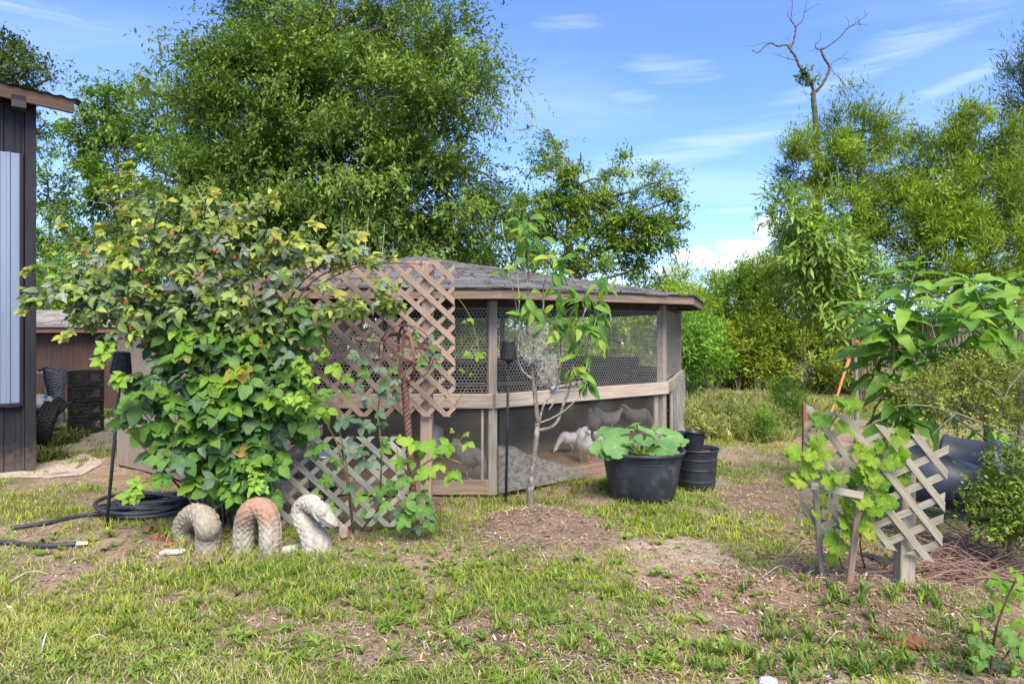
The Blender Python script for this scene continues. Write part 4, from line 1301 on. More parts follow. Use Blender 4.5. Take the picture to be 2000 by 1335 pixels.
# loose sprays reaching out of the mass
for (a, b, hx, hy) in [(120, 560, -60, -30), (170, 500, -55, -55), (230, 440, -20, -70), (300, 450, 30, -60), (350, 470, 30, -70), (430, 440, -15, -60), (500, 430, 40, -40), (560, 480, 60, -40), (640, 490, 60, -30), (90, 590, -40, 20), (180, 620, -50, 40), (240, 660, -40, 45), (560, 700, 50, 40), (540, 780, 50, 10), (265, 750, -30, -8), (600, 560, 60, 20), (400, 430, 10, -50), (470, 900, 40, 50), (300, 940, -40, 30)]:
    p0 = P(a, b, 5.05); p1 = P(a + hx, b + hy, 4.9); pm = p0.lerp(p1, .5) + Vector((0, -.03, .05))
    pp = curve_pts([p0, pm, p1], 12)
    MB().tube(pp, taper(13, .005, .002), 5).build('cane', M_cane, bram, smooth=True)
    for k in range(4, 13):
        d = (p1 - p0).normalized() * .4 + Vector((r_.uniform(-.8, .8), r_.uniform(-.6, .2), r_.uniform(-.5, .4)))
        big = b > 640
        items.append(((geo_big if big else geo_small)[k % 6], orient(pp[k], d, Vector((r_.uniform(-.4, .4), -.6, .8)), R(r_.uniform(-30, 30)), r_.uniform(.45, .8) if big else r_.uniform(.6, 1.1)))); q = r_.uniform(.8, 1.2)
        icol.append(tuple(x * q for x in ((.22, .36, .05) if big else (.36, .36, .08) if k > 9 else (.24, .31, .07) if k % 2 else (.17, .23, .10))))
merge_leaves('foliage', items, icol, M_leaf, bram)
# canes
root = [gpt(x, y) for x, y in ((415, 1030), (440, 1035), (470, 1030), (430, 1040), (400, 1035), (495, 1025))]
CANES = [[(415, 1030), (360, 920), (300, 830), (235, 760)], [(425, 1030), (340, 940), (270, 860), (245, 830)], [(440, 1030), (420, 850), (360, 700), (245, 545), (60, 580)], [(450, 1030), (470, 800), (400, 600), (280, 480), (258, 330)],
         [(470, 1030), (500, 820), (500, 650), (490, 500), (485, 405)], [(470, 1030), (530, 800), (560, 600), (640, 515), (760, 500)], [(440, 1030), (480, 860), (500, 760), (520, 700), (520, 655)], [(430, 1030), (390, 800), (330, 620), (180, 500)],
         [(480, 1030), (540, 700), (600, 560), (700, 515), (830, 516)], [(450, 1025), (440, 700), (520, 600), (640, 605), (760, 585)], [(430, 1030), (410, 780), (300, 650), (240, 640)], [(450, 1030), (465, 760), (470, 600), (475, 480)]]
for i, c in enumerate(CANES):
    n = len(c)
    pts = [P(a, b, (5.0 if i < 2 else 5.22) + .06 * math.sin(j * 1.3 + i) * (j > 0)) for j, (a, b) in enumerate(c)]
    pts[0] = gpt(*c[0])
    pp = curve_pts(pts, 24)
    MB().tube(pp, taper(25, .010, .0035), 6).build('cane', M_cane if i % 3 else M_canegreen, bram, smooth=True)
for (c, w) in [([(432, 446), (405, 405), (381, 362)], .004), ([(300, 500), (315, 475), (335, 455)], .004), ([(355, 510), (390, 450), (408, 395)], .003), ([(712, 500), (716, 460), (720, 424)], .003), ([(745, 505), (749, 470), (751, 438)], .0025), ([(755, 508), (765, 500), (776, 485)], .003), ([(668, 505), (668, 450), (668, 425)], .002), ([(575, 600), (620, 560), (700, 520), (800, 514)], .006), ([(560, 610), (640, 610), (700, 590)], .004), ([(570, 770), (590, 810), (610, 850)], .009)]:
    MB().tube(curve_pts([P(a, b, 5.25) for a, b in c], 12), taper(13, w * 1.2, w * .6), 6).build('cane', M_canedry if w != .006 else M_canegreen, bram, smooth=True)
MB().lathe([(.001, -.012), (.010, -.008), (.012, 0), (.010, .01), (.001, .014)], Matrix.Translation(P(801, 519, 5.22)), 8).build('tape_knot', plain('red_tape', (.55, .06, .05), .5), bram, smooth=True)
# top shoot with small leaves
for k in range(14):
    p = P(258 + rnd.uniform(-14, 14), 315 + k * 4.5, 5.1)
    add_leaf(ME_Y[k % 6], orient(p, Vector((rnd.uniform(-1, 1), -.5, rnd.uniform(-.3, .5))), Vector((0, -.5, .8)), 0, rnd.uniform(.6, 1.1)), bram)
# berries: little heaps of drupelets, shared meshes
def berry_mesh(mat, s):
    mb = MB(); q = random.Random(s)
    for i in range(26):
        z = 1 - 2 * (i + .5) / 26; a = i * 2.4; rr0 = math.sqrt(1 - z * z)
        c = Vector((.008 * rr0 * math.cos(a), .008 * rr0 * math.sin(a), .010 * z))
        mb.add([c + Vector(v) * .0042 for v in ((1, 0, 0), (-1, 0, 0), (0, 1, 0), (0, -1, 0), (0, 0, 1), (0, 0, -1))],
               [(0, 2, 4), (2, 1, 4), (1, 3, 4), (3, 0, 4), (2, 0, 5), (1, 2, 5), (3, 1, 5), (0, 3, 5)])
    me = bpy.data.meshes.new('berry'); me.from_pydata(mb.v, [], mb.f); me.materials.append(mat); shade(me, True)
    return me
be = [berry_mesh(plain('berry_red', (.50, .045, .035), .35, spec=.5), 1), berry_mesh(plain('berry_orange', (.55, .18, .08), .4), 2), berry_mesh(plain('berry_green', (.38, .36, .12), .5), 3)]
BER = [(290, 441), (229, 482), (336, 457), (165, 490), (130, 577), (246, 590), (289, 557), (304, 575), (332, 537), (285, 462), (272, 527), (419, 490), (425, 492), (458, 503), (588, 470), (538, 468), (256, 636), (466, 398)]
for i, (a, b) in enumerate(BER):
    me = be[0] if i % 5 in (0, 1, 3) else be[1] if i % 5 == 2 else be[2]
    link(bpy.data.objects.new('berry', me), Matrix.Translation(P(a, b, 4.78)) @ Matrix.Scale(rnd.uniform(.8, 1.2), 4), bram)

# ------------------------------------------------------------------ separate bramble shoots
def shoot(name, label, canes, leaves, Y, cat='bramble', mats=None, cane_m=M_canegreen, size=1.0, thick=.008, seed=1, depthvar=.06):
    q = random.Random(seed)
    base = gpt(*canes[0][0]) if canes[0][0][1] > 700 else P(*canes[0][0], Y)
    t = thing(name, base, label, cat)
    for c in canes:
        pts = [P(a, b, Y + q.uniform(-.03, .03)) for a, b in c]
        if c[0][1] > 950: pts[0] = gpt(*c[0])
        MB().tube(curve_pts(pts, 20), taper(21, thick, thick * .4), 6).build('cane', cane_m, t, smooth=True)
    for i, L in enumerate(leaves):
        a, b, s = L[0], L[1], L[2]
        kind = L[3] if len(L) > 3 else 0
        me = (mats or [ME_B, ME_M, ME_D, ME_Y])[kind]
        hd = L[4] if len(L) > 4 else q.uniform(-160, -20)
        d = Vector((math.cos(R(hd)), -.45, math.sin(R(hd)) * .7))
        up = Vector((q.uniform(-.3, .3), -.8, .8))
        add_leaf(me[q.randrange(6)], orient(P(a, b, Y - .05 + q.uniform(-depthvar, depthvar)), d, up, R(q.uniform(-20, 20)), s * size * q.uniform(.9, 1.1)), t)
    return t
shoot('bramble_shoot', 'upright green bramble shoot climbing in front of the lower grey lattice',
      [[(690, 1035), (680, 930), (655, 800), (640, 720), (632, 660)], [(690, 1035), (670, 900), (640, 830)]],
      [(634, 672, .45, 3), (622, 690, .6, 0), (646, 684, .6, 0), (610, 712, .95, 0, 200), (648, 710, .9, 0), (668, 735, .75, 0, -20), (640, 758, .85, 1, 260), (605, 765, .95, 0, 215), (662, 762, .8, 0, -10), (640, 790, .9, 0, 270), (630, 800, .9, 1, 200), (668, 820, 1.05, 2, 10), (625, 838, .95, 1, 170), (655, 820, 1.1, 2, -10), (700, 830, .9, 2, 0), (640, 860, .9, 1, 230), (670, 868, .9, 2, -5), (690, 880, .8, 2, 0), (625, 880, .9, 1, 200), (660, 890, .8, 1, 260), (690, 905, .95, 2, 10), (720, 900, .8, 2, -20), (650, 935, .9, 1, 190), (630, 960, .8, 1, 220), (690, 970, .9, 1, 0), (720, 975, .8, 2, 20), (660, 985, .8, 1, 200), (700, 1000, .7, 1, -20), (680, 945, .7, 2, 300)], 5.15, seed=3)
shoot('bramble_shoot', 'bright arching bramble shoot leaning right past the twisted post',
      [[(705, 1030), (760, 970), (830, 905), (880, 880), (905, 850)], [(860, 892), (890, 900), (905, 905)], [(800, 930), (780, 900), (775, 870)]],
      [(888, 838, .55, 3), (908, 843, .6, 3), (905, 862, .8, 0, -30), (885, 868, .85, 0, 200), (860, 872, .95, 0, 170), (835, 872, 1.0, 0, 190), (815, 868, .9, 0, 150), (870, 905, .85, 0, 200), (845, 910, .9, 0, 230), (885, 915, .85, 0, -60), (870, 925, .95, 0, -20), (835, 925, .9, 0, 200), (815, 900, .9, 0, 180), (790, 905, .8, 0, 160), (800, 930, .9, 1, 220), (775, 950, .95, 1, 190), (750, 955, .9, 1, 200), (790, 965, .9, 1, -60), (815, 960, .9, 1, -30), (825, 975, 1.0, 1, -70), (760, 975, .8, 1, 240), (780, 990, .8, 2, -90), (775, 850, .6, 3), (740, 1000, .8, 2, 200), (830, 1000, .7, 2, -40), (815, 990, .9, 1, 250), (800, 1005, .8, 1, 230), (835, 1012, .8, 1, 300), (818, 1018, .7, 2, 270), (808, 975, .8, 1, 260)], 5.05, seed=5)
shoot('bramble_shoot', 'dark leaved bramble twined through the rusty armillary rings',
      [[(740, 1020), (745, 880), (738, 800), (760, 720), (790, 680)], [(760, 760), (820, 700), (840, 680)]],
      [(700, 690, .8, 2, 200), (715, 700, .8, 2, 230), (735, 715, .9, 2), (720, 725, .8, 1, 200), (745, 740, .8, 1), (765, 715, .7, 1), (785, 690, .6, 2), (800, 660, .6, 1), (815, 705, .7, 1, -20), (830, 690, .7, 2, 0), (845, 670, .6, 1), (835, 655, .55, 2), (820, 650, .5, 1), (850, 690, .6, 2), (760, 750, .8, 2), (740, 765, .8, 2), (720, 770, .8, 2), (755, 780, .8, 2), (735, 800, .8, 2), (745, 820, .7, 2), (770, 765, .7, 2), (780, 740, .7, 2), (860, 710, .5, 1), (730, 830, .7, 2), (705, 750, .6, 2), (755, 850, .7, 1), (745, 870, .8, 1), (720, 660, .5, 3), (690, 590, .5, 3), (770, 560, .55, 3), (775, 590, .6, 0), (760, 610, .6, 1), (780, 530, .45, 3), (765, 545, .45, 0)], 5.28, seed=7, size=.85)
shoot('bramble_runner', 'thin bramble runner hanging in an arc right of the lattice',
      [[(885, 795), (915, 750), (935, 700), (925, 640), (905, 595), (870, 560)]],
      [(913, 622, .45, 0), (918, 690, .5, 0, 200), (928, 695, .55, 0, 0), (940, 690, .4, 3, 20), (905, 720, .4, 1, 250), (915, 730, .35, 1, 0), (910, 628, .35, 3, 180)], 5.6, seed=8, thick=.006)
shoot('bramble_shoot', 'small leafy bramble at the bottom right corner of the yard',
      [[(1935, 1320), (1945, 1230), (1975, 1150), (2005, 1095)], [(1935, 1320), (1920, 1250), (1915, 1200)], [(1940, 1320), (1990, 1240), (2030, 1190)]],
      [(1985, 1110, .8, 3), (2005, 1120, .9, 0), (1960, 1135, 1.0, 0, 170), (1985, 1140, 1.0, 0), (1990, 1165, 1.0, 0, -40), (1965, 1175, .9, 0, 200), (1945, 1195, .9, 1, 170), (1920, 1220, .8, 0, 180), (1950, 1230, .9, 1), (1930, 1255, .9, 1, 230), (1980, 1200, 1.0, 0), (2005, 1180, 1.0, 0), (1990, 1235, 1.0, 1), (1965, 1260, .9, 1), (1920, 1280, .9, 1, 240), (1985, 1270, .9, 1), (2010, 1250, 1.0, 0), (1945, 1285, .8, 2), (1975, 1300, .7, 1), (2010, 1300, .9, 1), (1910, 1240, .6, 1, 200), (1940, 1150, .7, 0, 180)], 3.15, seed=9, size=.62, thick=.006, cane_m=M_cane, depthvar=.1)

# ------------------------------------------------------------------ young fruit tree on its mound
M_sapleaf = leafmat('sapling_leaf', [(.09, .21, .04), (.13, .28, .05), (.19, .34, .055), (.34, .42, .06)], .4, .4, veins=7)
sap_me = [lmesh('leaf', leaf_verts(.125, .058, 6, f_, d_, 0, .45), M_sapleaf) for f_, d_ in ((.35, .35), (.5, .55), (.25, .2), (.4, .7))]
m = NT('lichen_bark')
a = m.noise(60, 5, .7); b = m.noise(14, 4)
c = m.ramp(a, [(.35, (.09, .075, .06)), (.62, (.235, .205, .17))])
c = m.mix(m.range(b, .52, .60, 0, .75), c, (.36, .37, .31))
M_lichen = m.done(m.princ(c, .9, spec=.15, normal=m.bump(a, .6, .006)))
YS_ = G(1037, 1026)[1]
sap = thing('fruit_sapling', gpt(1037, 1026), 'slender young fruit tree with drooping leaves on a bare soil mound', 'tree')
def sp(a, b, dy_=0.0): return P(a, b, YS_ + dy_)
trk = [gpt(1037, 1026) - Vector((0, 0, .05)), sp(1036, 960), sp(1042, 900), sp(1048, 850), sp(1050, 820)]
pp = curve_pts(trk, 24)
MB().tube(pp, [.029 - .010 * (i / 24) + .003 * math.sin(i * 2.1) + (.012 if i < 2 else 0) for i in range(25)], 12).build('trunk', M_lichen, sap, smooth=True)
LIMBS = [([(1050, 825), (1045, 770), (1040, 735), (1040, 700), (1030, 640), (1032, 560), (1032, 480), (1028, 430)], .02, .05),
         ([(1040, 740), (1022, 725), (1012, 700), (1014, 650), (1012, 620), (1000, 560), (985, 530)], .011, -.05),
         ([(1012, 620), (1014, 580), (1008, 520)], .006, 0), ([(1050, 840), (1075, 835), (1090, 820), (1100, 790), (1112, 760), (1120, 700), (1128, 650), (1145, 600)], .016, -.12),
         ([(1052, 830), (1062, 790), (1078, 770), (1092, 740), (1095, 690), (1094, 620), (1096, 560)], .010, .1), ([(1046, 780), (1050, 740), (1075, 690), (1062, 620), (1062, 560), (1072, 530), (1085, 500)], .010, .0),
         ([(1072, 800), (1095, 770), (1120, 760), (1145, 735)], .006, -.15), ([(1055, 825), (1080, 815), (1110, 795), (1140, 760), (1150, 720)], .006, -.2),
         ([(1112, 760), (1140, 730), (1150, 690), (1160, 640), (1180, 570), (1200, 555)], .006, -.1), ([(1032, 560), (1040, 530), (1062, 500), (1075, 490)], .006, .05), ([(1098, 790), (1108, 770), (1115, 740)], .005, .0),
         ([(1000, 560), (992, 500), (982, 450), (980, 430)], .004, .1), ([(1062, 600), (1061, 520), (1060, 480)], .004, .1), ([(1031, 560), (1024, 500), (1026, 470)], .004, 0)]
for (c, r0, dd) in LIMBS:
    pts = curve_pts([sp(a, b, dd * i / len(c)) for i, (a, b) in enumerate(c)], 26)
    MB().tube(pts, taper(27, r0, max(.003, r0 * .3)), 7).build('branch', M_lichen if r0 > .008 else M_canedry, sap, smooth=True)
q = random.Random(31)
CL = [(1025, 435, 24, 14, 14, 1), (1035, 460, 26, 18, 10, 0), (1030, 490, 22, 18, 7, 0), (985, 525, 16, 10, 4, 1), (1080, 505, 26, 16, 16, 1), (1082, 530, 28, 14, 10, 0), (1030, 580, 20, 14, 9, 1), (1040, 610, 22, 20, 12, 0), (1020, 612, 14, 12, 4, 1), (1095, 575, 26, 22, 14, 0), (1085, 610, 24, 20, 10, 0), (1185, 555, 26, 16, 11, 1), (1150, 590, 30, 22, 16, 0), (1160, 625, 30, 22, 16, 0), (1165, 655, 28, 18, 12, 0), (1140, 670, 20, 20, 8, 0), (1125, 640, 22, 16, 8, 0), (1075, 640, 26, 14, 8, 1), (1060, 655, 20, 10, 4, 1), (1135, 690, 22, 14, 7, 0), (1110, 655, 20, 12, 5, 1), (1128, 730, 20, 14, 8, 0), (1145, 745, 14, 12, 4, 0), (1115, 720, 14, 10, 4, 0), (1040, 665, 10, 12, 2, 0)]
for (a, b, rx, ry, n, yel) in CL:
    for i in range(n):
        u, v = q.gauss(0, .5), q.gauss(0, .5)
        p = sp(a + u * rx, b + v * ry, q.uniform(-.14, .1))
        d = Vector((u * 1.2 + q.uniform(-.5, .5), q.uniform(-.7, .3), q.uniform(-1.0, .15) + (.5 if yel and q.random() < .4 else 0)))
        add_leaf(q.choice(sap_me), orient(p, d, Vector((q.uniform(-.4, .4), -.5, 1)), R(q.uniform(-40, 40)), q.uniform(.7, 1.15)), sap)
# hanging moss
M_moss = plain('spanish_moss', (.36, .35, .28), .95, var=.35, scale=40)
Vv = []; Tt = []
for i in range(2300):
    a = q.gauss(0, 1); y0 = q.uniform(640, 720)
    if q.random() < .35: px_, py_ = 1072 + a * 9, q.uniform(690, 745)
    else: px_, py_ = 1048 + a * 11, q.uniform(635, 700)
    p = sp(px_, py_, q.uniform(-.08, .08)); p = Vector(p)
    for s_ in range(4):
        d = Vector((q.uniform(-1, 1), q.uniform(-1, 1), q.uniform(-1.4, .6))) * .022
        w = Vector((-d.z, 0, d.x)).normalized() * .0021
        o = len(Vv); Vv += [p - w, p + w, p + d]; Tt.append((o, o + 1, o + 2)); p = p + d * .9
o = np_obj('spanish_moss', np.array([v[:] for v in Vv]), np.array(Tt), M_moss, None, sap); o['kind'] = 'stuff'

# ------------------------------------------------------------------ right trellis with grape vine
YR = 4.22
rt = thing('leaning_trellis', (P(1760, 1000, 4.12).x, 4.12, 0), 'small tilted grey lattice trellis nailed to a post on the right', 'trellis')
pb = gpt(1765, 1155)
board('post', pb - Vector((0, 0, .1)), P(1768, 905, pb.y + .02), .088, .088, (0, -1, 0), M_rightwood, rt)
# panel corners: tilted about 13 degrees
tl = P(1574, 790, 4.14)
ex = (P(1854, 866, 4.0) - tl); ey = Vector((0, .05, -1))
wd_, hg_ = ex.length, 231 * 4.05 / F
sk_ = 50 * 4.05 / F
FMr = frame_M(tl - (frame_M(Vector(), ex, -ey).to_3x3() @ Vector((0, hg_, 0))), ex, -ey)
lattice(rt, FMr, wd_ + sk_, hg_, .163, .040, -38, 43, M_rightwood, 11, edges=[(-1, -sk_ / hg_, -sk_), (1, sk_ / hg_, wd_ + sk_), (0, -1, 0), (0, 1, hg_)], rear=1.0)
gf = thing('plant_frame', (P(1640, 1100, 4.15).x, 4.15, 0), 'low wooden frame of two stakes and slats under the grape leaves', 'frame')
board('stake', gpt(1606, 1140) - Vector((0, 0, .05)), P(1592, 945, 4.05), .032, .025, (0, -1, 0), M_rightwood, gf)
board('stake', gpt(1657, 1165) - Vector((0, 0, .05)), P(1681, 955, 3.96), .036, .028, (0, -1, 0), M_fascia, gf)
board('stake', gpt(1640, 1105) - Vector((0, 0, .05)), P(1628, 960, 4.5), .036, .028, (0, -1, 0), M_rightwood, gf)
board('slat', P(1584, 948, 4.02), P(1686, 968, 3.92), .042, .01, (0, -1, .1), M_rightwood, gf)
board('slat', P(1600, 1018, 4.26), P(1676, 1034, 4.10), .036, .01, (0, -1, 0), M_rightwood, gf)
board('slat', P(1625, 1100, 4.36), P(1668, 1118, 4.2), .036, .01, (0, -1, 0), M_rightwood, gf)
M_grape = leafmat('grape_leaf', [(.20, .36, .035), (.28, .42, .045), (.15, .31, .045), (.33, .43, .05)], .45, .42, radial=5)
gr_me = [lmesh('leaf', fan_leaf(.054, 5, s, .75, .10, .36, 34), M_grape) for s in range(6)]
gv = thing('grape_vine', gpt(1690, 1120), 'yellow green grape vine hanging over the leaning trellis', 'vine')
q = random.Random(77)
GL = [(1640, 785, 22, 14, 6), (1665, 795, 16, 14, 5), (1600, 815, 12, 22, 4), (1590, 870, 14, 16, 5), (1565, 885, 20, 20, 7), (1560, 930, 20, 26, 9), (1600, 900, 24, 20, 8), (1610, 930, 26, 18, 8), (1690, 880, 14, 16, 5), (1710, 875, 20, 16, 7), (1725, 905, 26, 22, 9), (1700, 930, 30, 24, 11), (1755, 900, 12, 22, 5), (1750, 860, 16, 14, 5), (1745, 925, 14, 16, 4), (1665, 960, 24, 18, 8), (1690, 985, 26, 18, 9), (1725, 985, 18, 14, 6), (1640, 1000, 18, 18, 6), (1610, 970, 16, 16, 5), (1690, 1010, 22, 14, 6), (1700, 1030, 18, 10, 3), (1638, 1055, 12, 14, 3), (1635, 1075, 10, 10, 2), (1670, 1030, 14, 10, 3), (1720, 950, 20, 16, 5), (1650, 830, 14, 20, 3), (1600, 990, 12, 20, 4)]
for (a, b, rx, ry, n) in GL:
    for i in range(max(1, int(n * .7))):
        u, v = q.gauss(0, .6), q.gauss(0, .6)
        p = P(a + u * rx, b + v * ry, 4.0 + q.uniform(-.10, .10) + .12 * (b > 945 and a < 1690))
        hd_ = q.uniform(-150, -30)
        d = Vector((math.cos(R(hd_)), q.uniform(-.5, .1), math.sin(R(hd_)) * .9))
        add_leaf(q.choice(gr_me), orient(p, d, Vector((q.uniform(-.9, .9), -1, q.uniform(-.1, 1.3))), R(q.uniform(-25, 25)), q.uniform(.6, 1.3)), gv)
for c in [[(1690, 1120), (1680, 1060), (1690, 980), (1700, 900), (1725, 860)], [(1690, 1000), (1650, 940), (1600, 900), (1560, 890)], [(1600, 900), (1610, 850), (1650, 790)], [(1650, 1130), (1640, 1090), (1635, 1050)], [(1700, 960), (1740, 920), (1750, 860)]]:
    pts = [P(a, b, 4.13) for a, b in c]
    if c[0][1] > 1100: pts[0] = gpt(*c[0])
    MB().tube(curve_pts(pts, 16), taper(17, .006, .003), 6).build('stem', M_cane, gv, smooth=True)

# ------------------------------------------------------------------ pokeweed
M_poke = leafmat('pokeweed_leaf', [(.11, .235, .04), (.16, .31, .05), (.23, .39, .06)], .38, .42, veins=9)
M_pokey = leafmat('pokeweed_young', [(.16, .32, .05), (.22, .38, .06)], .4, .42, veins=8)
pk = [lmesh('leaf', leaf_verts(.32, .135, 8, f_, d_, 0, .42, wv), M_poke) for f_, d_, wv in ((.3, .4, .15), (.2, .2, .1), (.35, .65, .2), (.3, .5, -.2))]
pky = [lmesh('leaf', leaf_verts(.16, .05, 6, .4, d_, 0, .4), M_pokey) for d_ in (.3, .7, 1.0)]
M_pstem = plain('poke_stem', (.10, .17, .035), .5, var=.3)
def pokeweed(label, Y, stems, nl, seed, base):
    q = random.Random(seed)
    t = thing('pokeweed', base, label, 'plant', 'tall pokeweed plants')
    for si, c in enumerate(stems):
        pts = [P(a, b, Y + dd) for a, b, dd in c]
        pp = curve_pts(pts, 20)
        r0 = .022 if si == 0 else .012
        MB().tube(pp, taper(21, r0, r0 * .45), 8).build('stem', M_pstem, t, smooth=True)
        ln = sum((pp[i + 1] - pp[i]).length for i in range(20))
        n = int(nl * ln)
        for i in range(n):
            f = (.10 if si == 0 else .15) + (.9 if si == 0 else .85) * (i + .5) / n
            p = pp[min(20, int(f * 20))]; ax = (pp[min(20, int(f * 20) + 1)] - pp[max(0, int(f * 20) - 1)]).normalized()
            a = i * 2.4 + q.uniform(-.3, .3)
            d = Vector((math.cos(a), math.sin(a) * .8, 0)); up_ = .68 - 1.15 * (1 - f) + q.uniform(-.3, .25)
            add_leaf(q.choice(pk), orient(p + d * .04, d + Vector((0, 0, up_ - .2)), Vector((0, -.35, 1)), R(q.uniform(-20, 20)), q.uniform(.75, 1.15) * (1.0 - .35 * max(0, f - .6))), t)
        for i in range(9):
            a = i * 2.4; d = Vector((math.cos(a), math.sin(a), q.uniform(.3, 1.3)))
            add_leaf(q.choice(pky), orient(pp[-1] - Vector((0, 0, .02 * i * .5)), d, Vector((0, -.2, 1)), 0, q.uniform(.6, 1.1)), t)
    return t
Yp = 6.3
pokeweed('tall pokeweed with broad leaves behind the leaning trellis', Yp, [[(1752, 880, 0), (1752, 780, 0), (1746, 660, 0), (1770, 590, 0), (1790, 510, 0)], [(1746, 665, 0), (1715, 630, -.1), (1680, 595, -.2)], [(1750, 720, 0), (1740, 640, .2), (1725, 560, .3)], [(1760, 860, .1), (1820, 760, .1), (1830, 660, .1), (1850, 590, .15)], [(1752, 800, 0), (1720, 730, .2), (1690, 680, .25)], [(1758, 850, .1), (1800, 740, -.2), (1815, 670, -.25)]], 24, 5, (P(1752, 880, Yp).x, Yp, 0))
Yp2 = 5.9
pokeweed('tall pokeweed with broad leaves at the right edge above the fine shrub', Yp2, [[(1925, 880, 0), (1928, 760, 0), (1930, 640, 0), (1905, 570, 0), (1895, 545, 0)], [(1930, 630, 0), (1965, 570, .1), (1990, 535, .1)], [(1930, 690, 0), (1975, 640, -.1), (2010, 600, -.1)], [(1928, 700, 0), (1895, 640, -.2), (1875, 610, -.2)], [(1930, 760, 0), (1890, 700, .2), (1870, 690, .2)], [(1930, 720, .1), (1960, 660, .25), (1985, 610, .3)]], 22, 6, (P(1925, 880, Yp2).x, Yp2, 0))

# ------------------------------------------------------------------ orange strap, stake
M_strap = plain('orange_webbing', (.62, .17, .06), .7, var=.2, scale=60)
YPe = 9.4
sa, sb, sc_ = P(1668, 668, YPe), P(1632, 785, YPe - .35), P(1606, 850, YPe - .6)
st = thing('orange_strap', sc_, 'orange webbing strap pulled from the peach trunk down to the ground', 'strap')
mb = MB()
for (p, w) in ((sa, .010), (sa.lerp(sb, .25) + Vector((0, 0, -.03)), .024), (sa.lerp(sb, .6), .018), (sb, .016), (sc_, .018)):
    mb.v += [tuple(p + Vector((-w, 0, 0))), tuple(p + Vector((w, .01, 0))), tuple(p + Vector((w, .014, 0))), tuple(p + Vector((-w, .004, 0)))]
for i in range(4):
    for k in range(4):
        a = i * 4 + k; b = i * 4 + (k + 1) % 4; mb.f.append((a, b, b + 4, a + 4))
mb.build('webbing', M_strap, st)
MB().lathe([(.030, -.02), (.038, -.015), (.038, .015), (.030, .02), (.030, -.02)], Matrix.Translation(sa + Vector((.03, 0, .01))), 14).build('loop', M_strap, st)
stk = board('wooden_stake', (P(1572, 850, 7.9).x, 7.9, -.05), P(1572, 788, 7.9) , .055, .05, (0, -1, 0), wood('red_stake', (.34, .15, .09), (.17, .07, .04), None, 20), None)
tag(stk, 'short reddish wooden stake left of the leaning trellis', 'stake')
# ------------------------------------------------------------------ trees
def leaf_cloud(pos, d, nrm, L, W, col):
    """diamond leaves folded on the rib; all arrays (n,3)/(n,)"""
    d = d / np.linalg.norm(d, axis=1, keepdims=True)
    s = np.cross(nrm, d); s /= (np.linalg.norm(s, axis=1, keepdims=True) + 1e-9)
    n2 = np.cross(d, s)
    L = L[:, None]; W = W[:, None]
    base = pos; tip = pos + d * L
    mid = pos + d * L * .45 + n2 * W * .12
    V = np.stack([base, mid - s * W / 2, tip, mid + s * W / 2], 1).reshape(-1, 3)
    n = len(pos); a = np.arange(n)[:, None] * 4
    T = np.concatenate([a + np.array([[0, 1, 2]]), a + np.array([[0, 2, 3]])], 1).reshape(-1, 3)
    return V, T, np.repeat(col, 4, axis=0)
def EB(px, py, rx, ry, Y, dep=None):
    p = P(px, py, Y); a = rx * Y / F; b = ry * Y / F
    return (p.x, p.y, p.z, a, dep if dep else (a + b) * .5, b)
def foliage(blobs, ncl, ntw, nlf, cls, leaf, tw, droop, c0, c1, seed, upb=.15, jit=.14, shell=.5, out_w=.7, flat=1.0):
    rs = np.random.RandomState(seed)
    B = np.array(blobs, float)
    w = (B[:, 3] * B[:, 5]) + .15 * B[:, 3] * B[:, 4]; w /= w.sum()
    k = rs.choice(len(B), ncl, p=w)
    v = rs.normal(size=(ncl, 3)); v /= np.linalg.norm(v, axis=1, keepdims=True)
    rad = shell + (1 - shell) * rs.rand(ncl) ** .7
    cen = B[k, :3] + v * rad[:, None] * B[k, 3:6]
    out = v / B[k, 3:6]; out /= np.linalg.norm(out, axis=1, keepdims=True)
    ccol = rs.rand(ncl)
    N = ncl * ntw
    ci = np.repeat(np.arange(ncl), ntw)
    sc = cls * (.6 + .8 * rs.rand(ncl))
    st = cen[ci] + rs.normal(size=(N, 3)) * (sc[ci] * .42)[:, None] * np.array([1, 1, flat * .7])
    cdir = out * out_w + rs.normal(size=(ncl, 3)) * .45
    td = cdir[ci] + rs.normal(size=(N, 3)) * .42 + np.array([0, 0, upb]); td /= np.linalg.norm(td, axis=1, keepdims=True)
    tl = tw * (.5 + rs.rand(N))
    M_ = N * nlf
    ti = np.repeat(np.arange(N), nlf)
    t = np.tile((np.arange(nlf) + .5) / nlf, N) + rs.uniform(-.4, .4, M_) / nlf
    pos = st[ti] + td[ti] * (tl[ti] * t)[:, None]; pos[:, 2] -= droop * tl[ti] * t * t
    pos += rs.normal(size=(M_, 3)) * leaf[0] * .25
    tdr = td[ti].copy(); tdr[:, 2] -= 2 * droop * t
    ld = tdr * .7 + rs.normal(size=(M_, 3)) * .55 + np.array([0, 0, -.15])
    nr = np.array([0, 0, .9]) + out[ci][ti] * .6 + rs.normal(size=(M_, 3)) * .26
    sz_ = .5 + 1.0 * rs.rand(M_) ** 1.3; L = leaf[0] * sz_ * 1.1; W = leaf[1] * sz_ * (.85 + .4 * rs.rand(M_))
    f = np.clip(ccol[ci][ti] * .6 + .2 * rs.rand(M_) + .3 * np.clip(t, 0, 1) - .05, 0, 1)[:, None]
    col = (np.array(c0) * (1 - f) + np.array(c1) * f) * (1 + jit * (rs.rand(M_)[:, None] * 2 - 1)) * (.72 + .56 * rs.rand(ncl))[ci][ti][:, None]  # random leaf tone per cluster, also putting clump shading into the colour
    return leaf_cloud(pos, ld, nr, L, W, col), cen, k
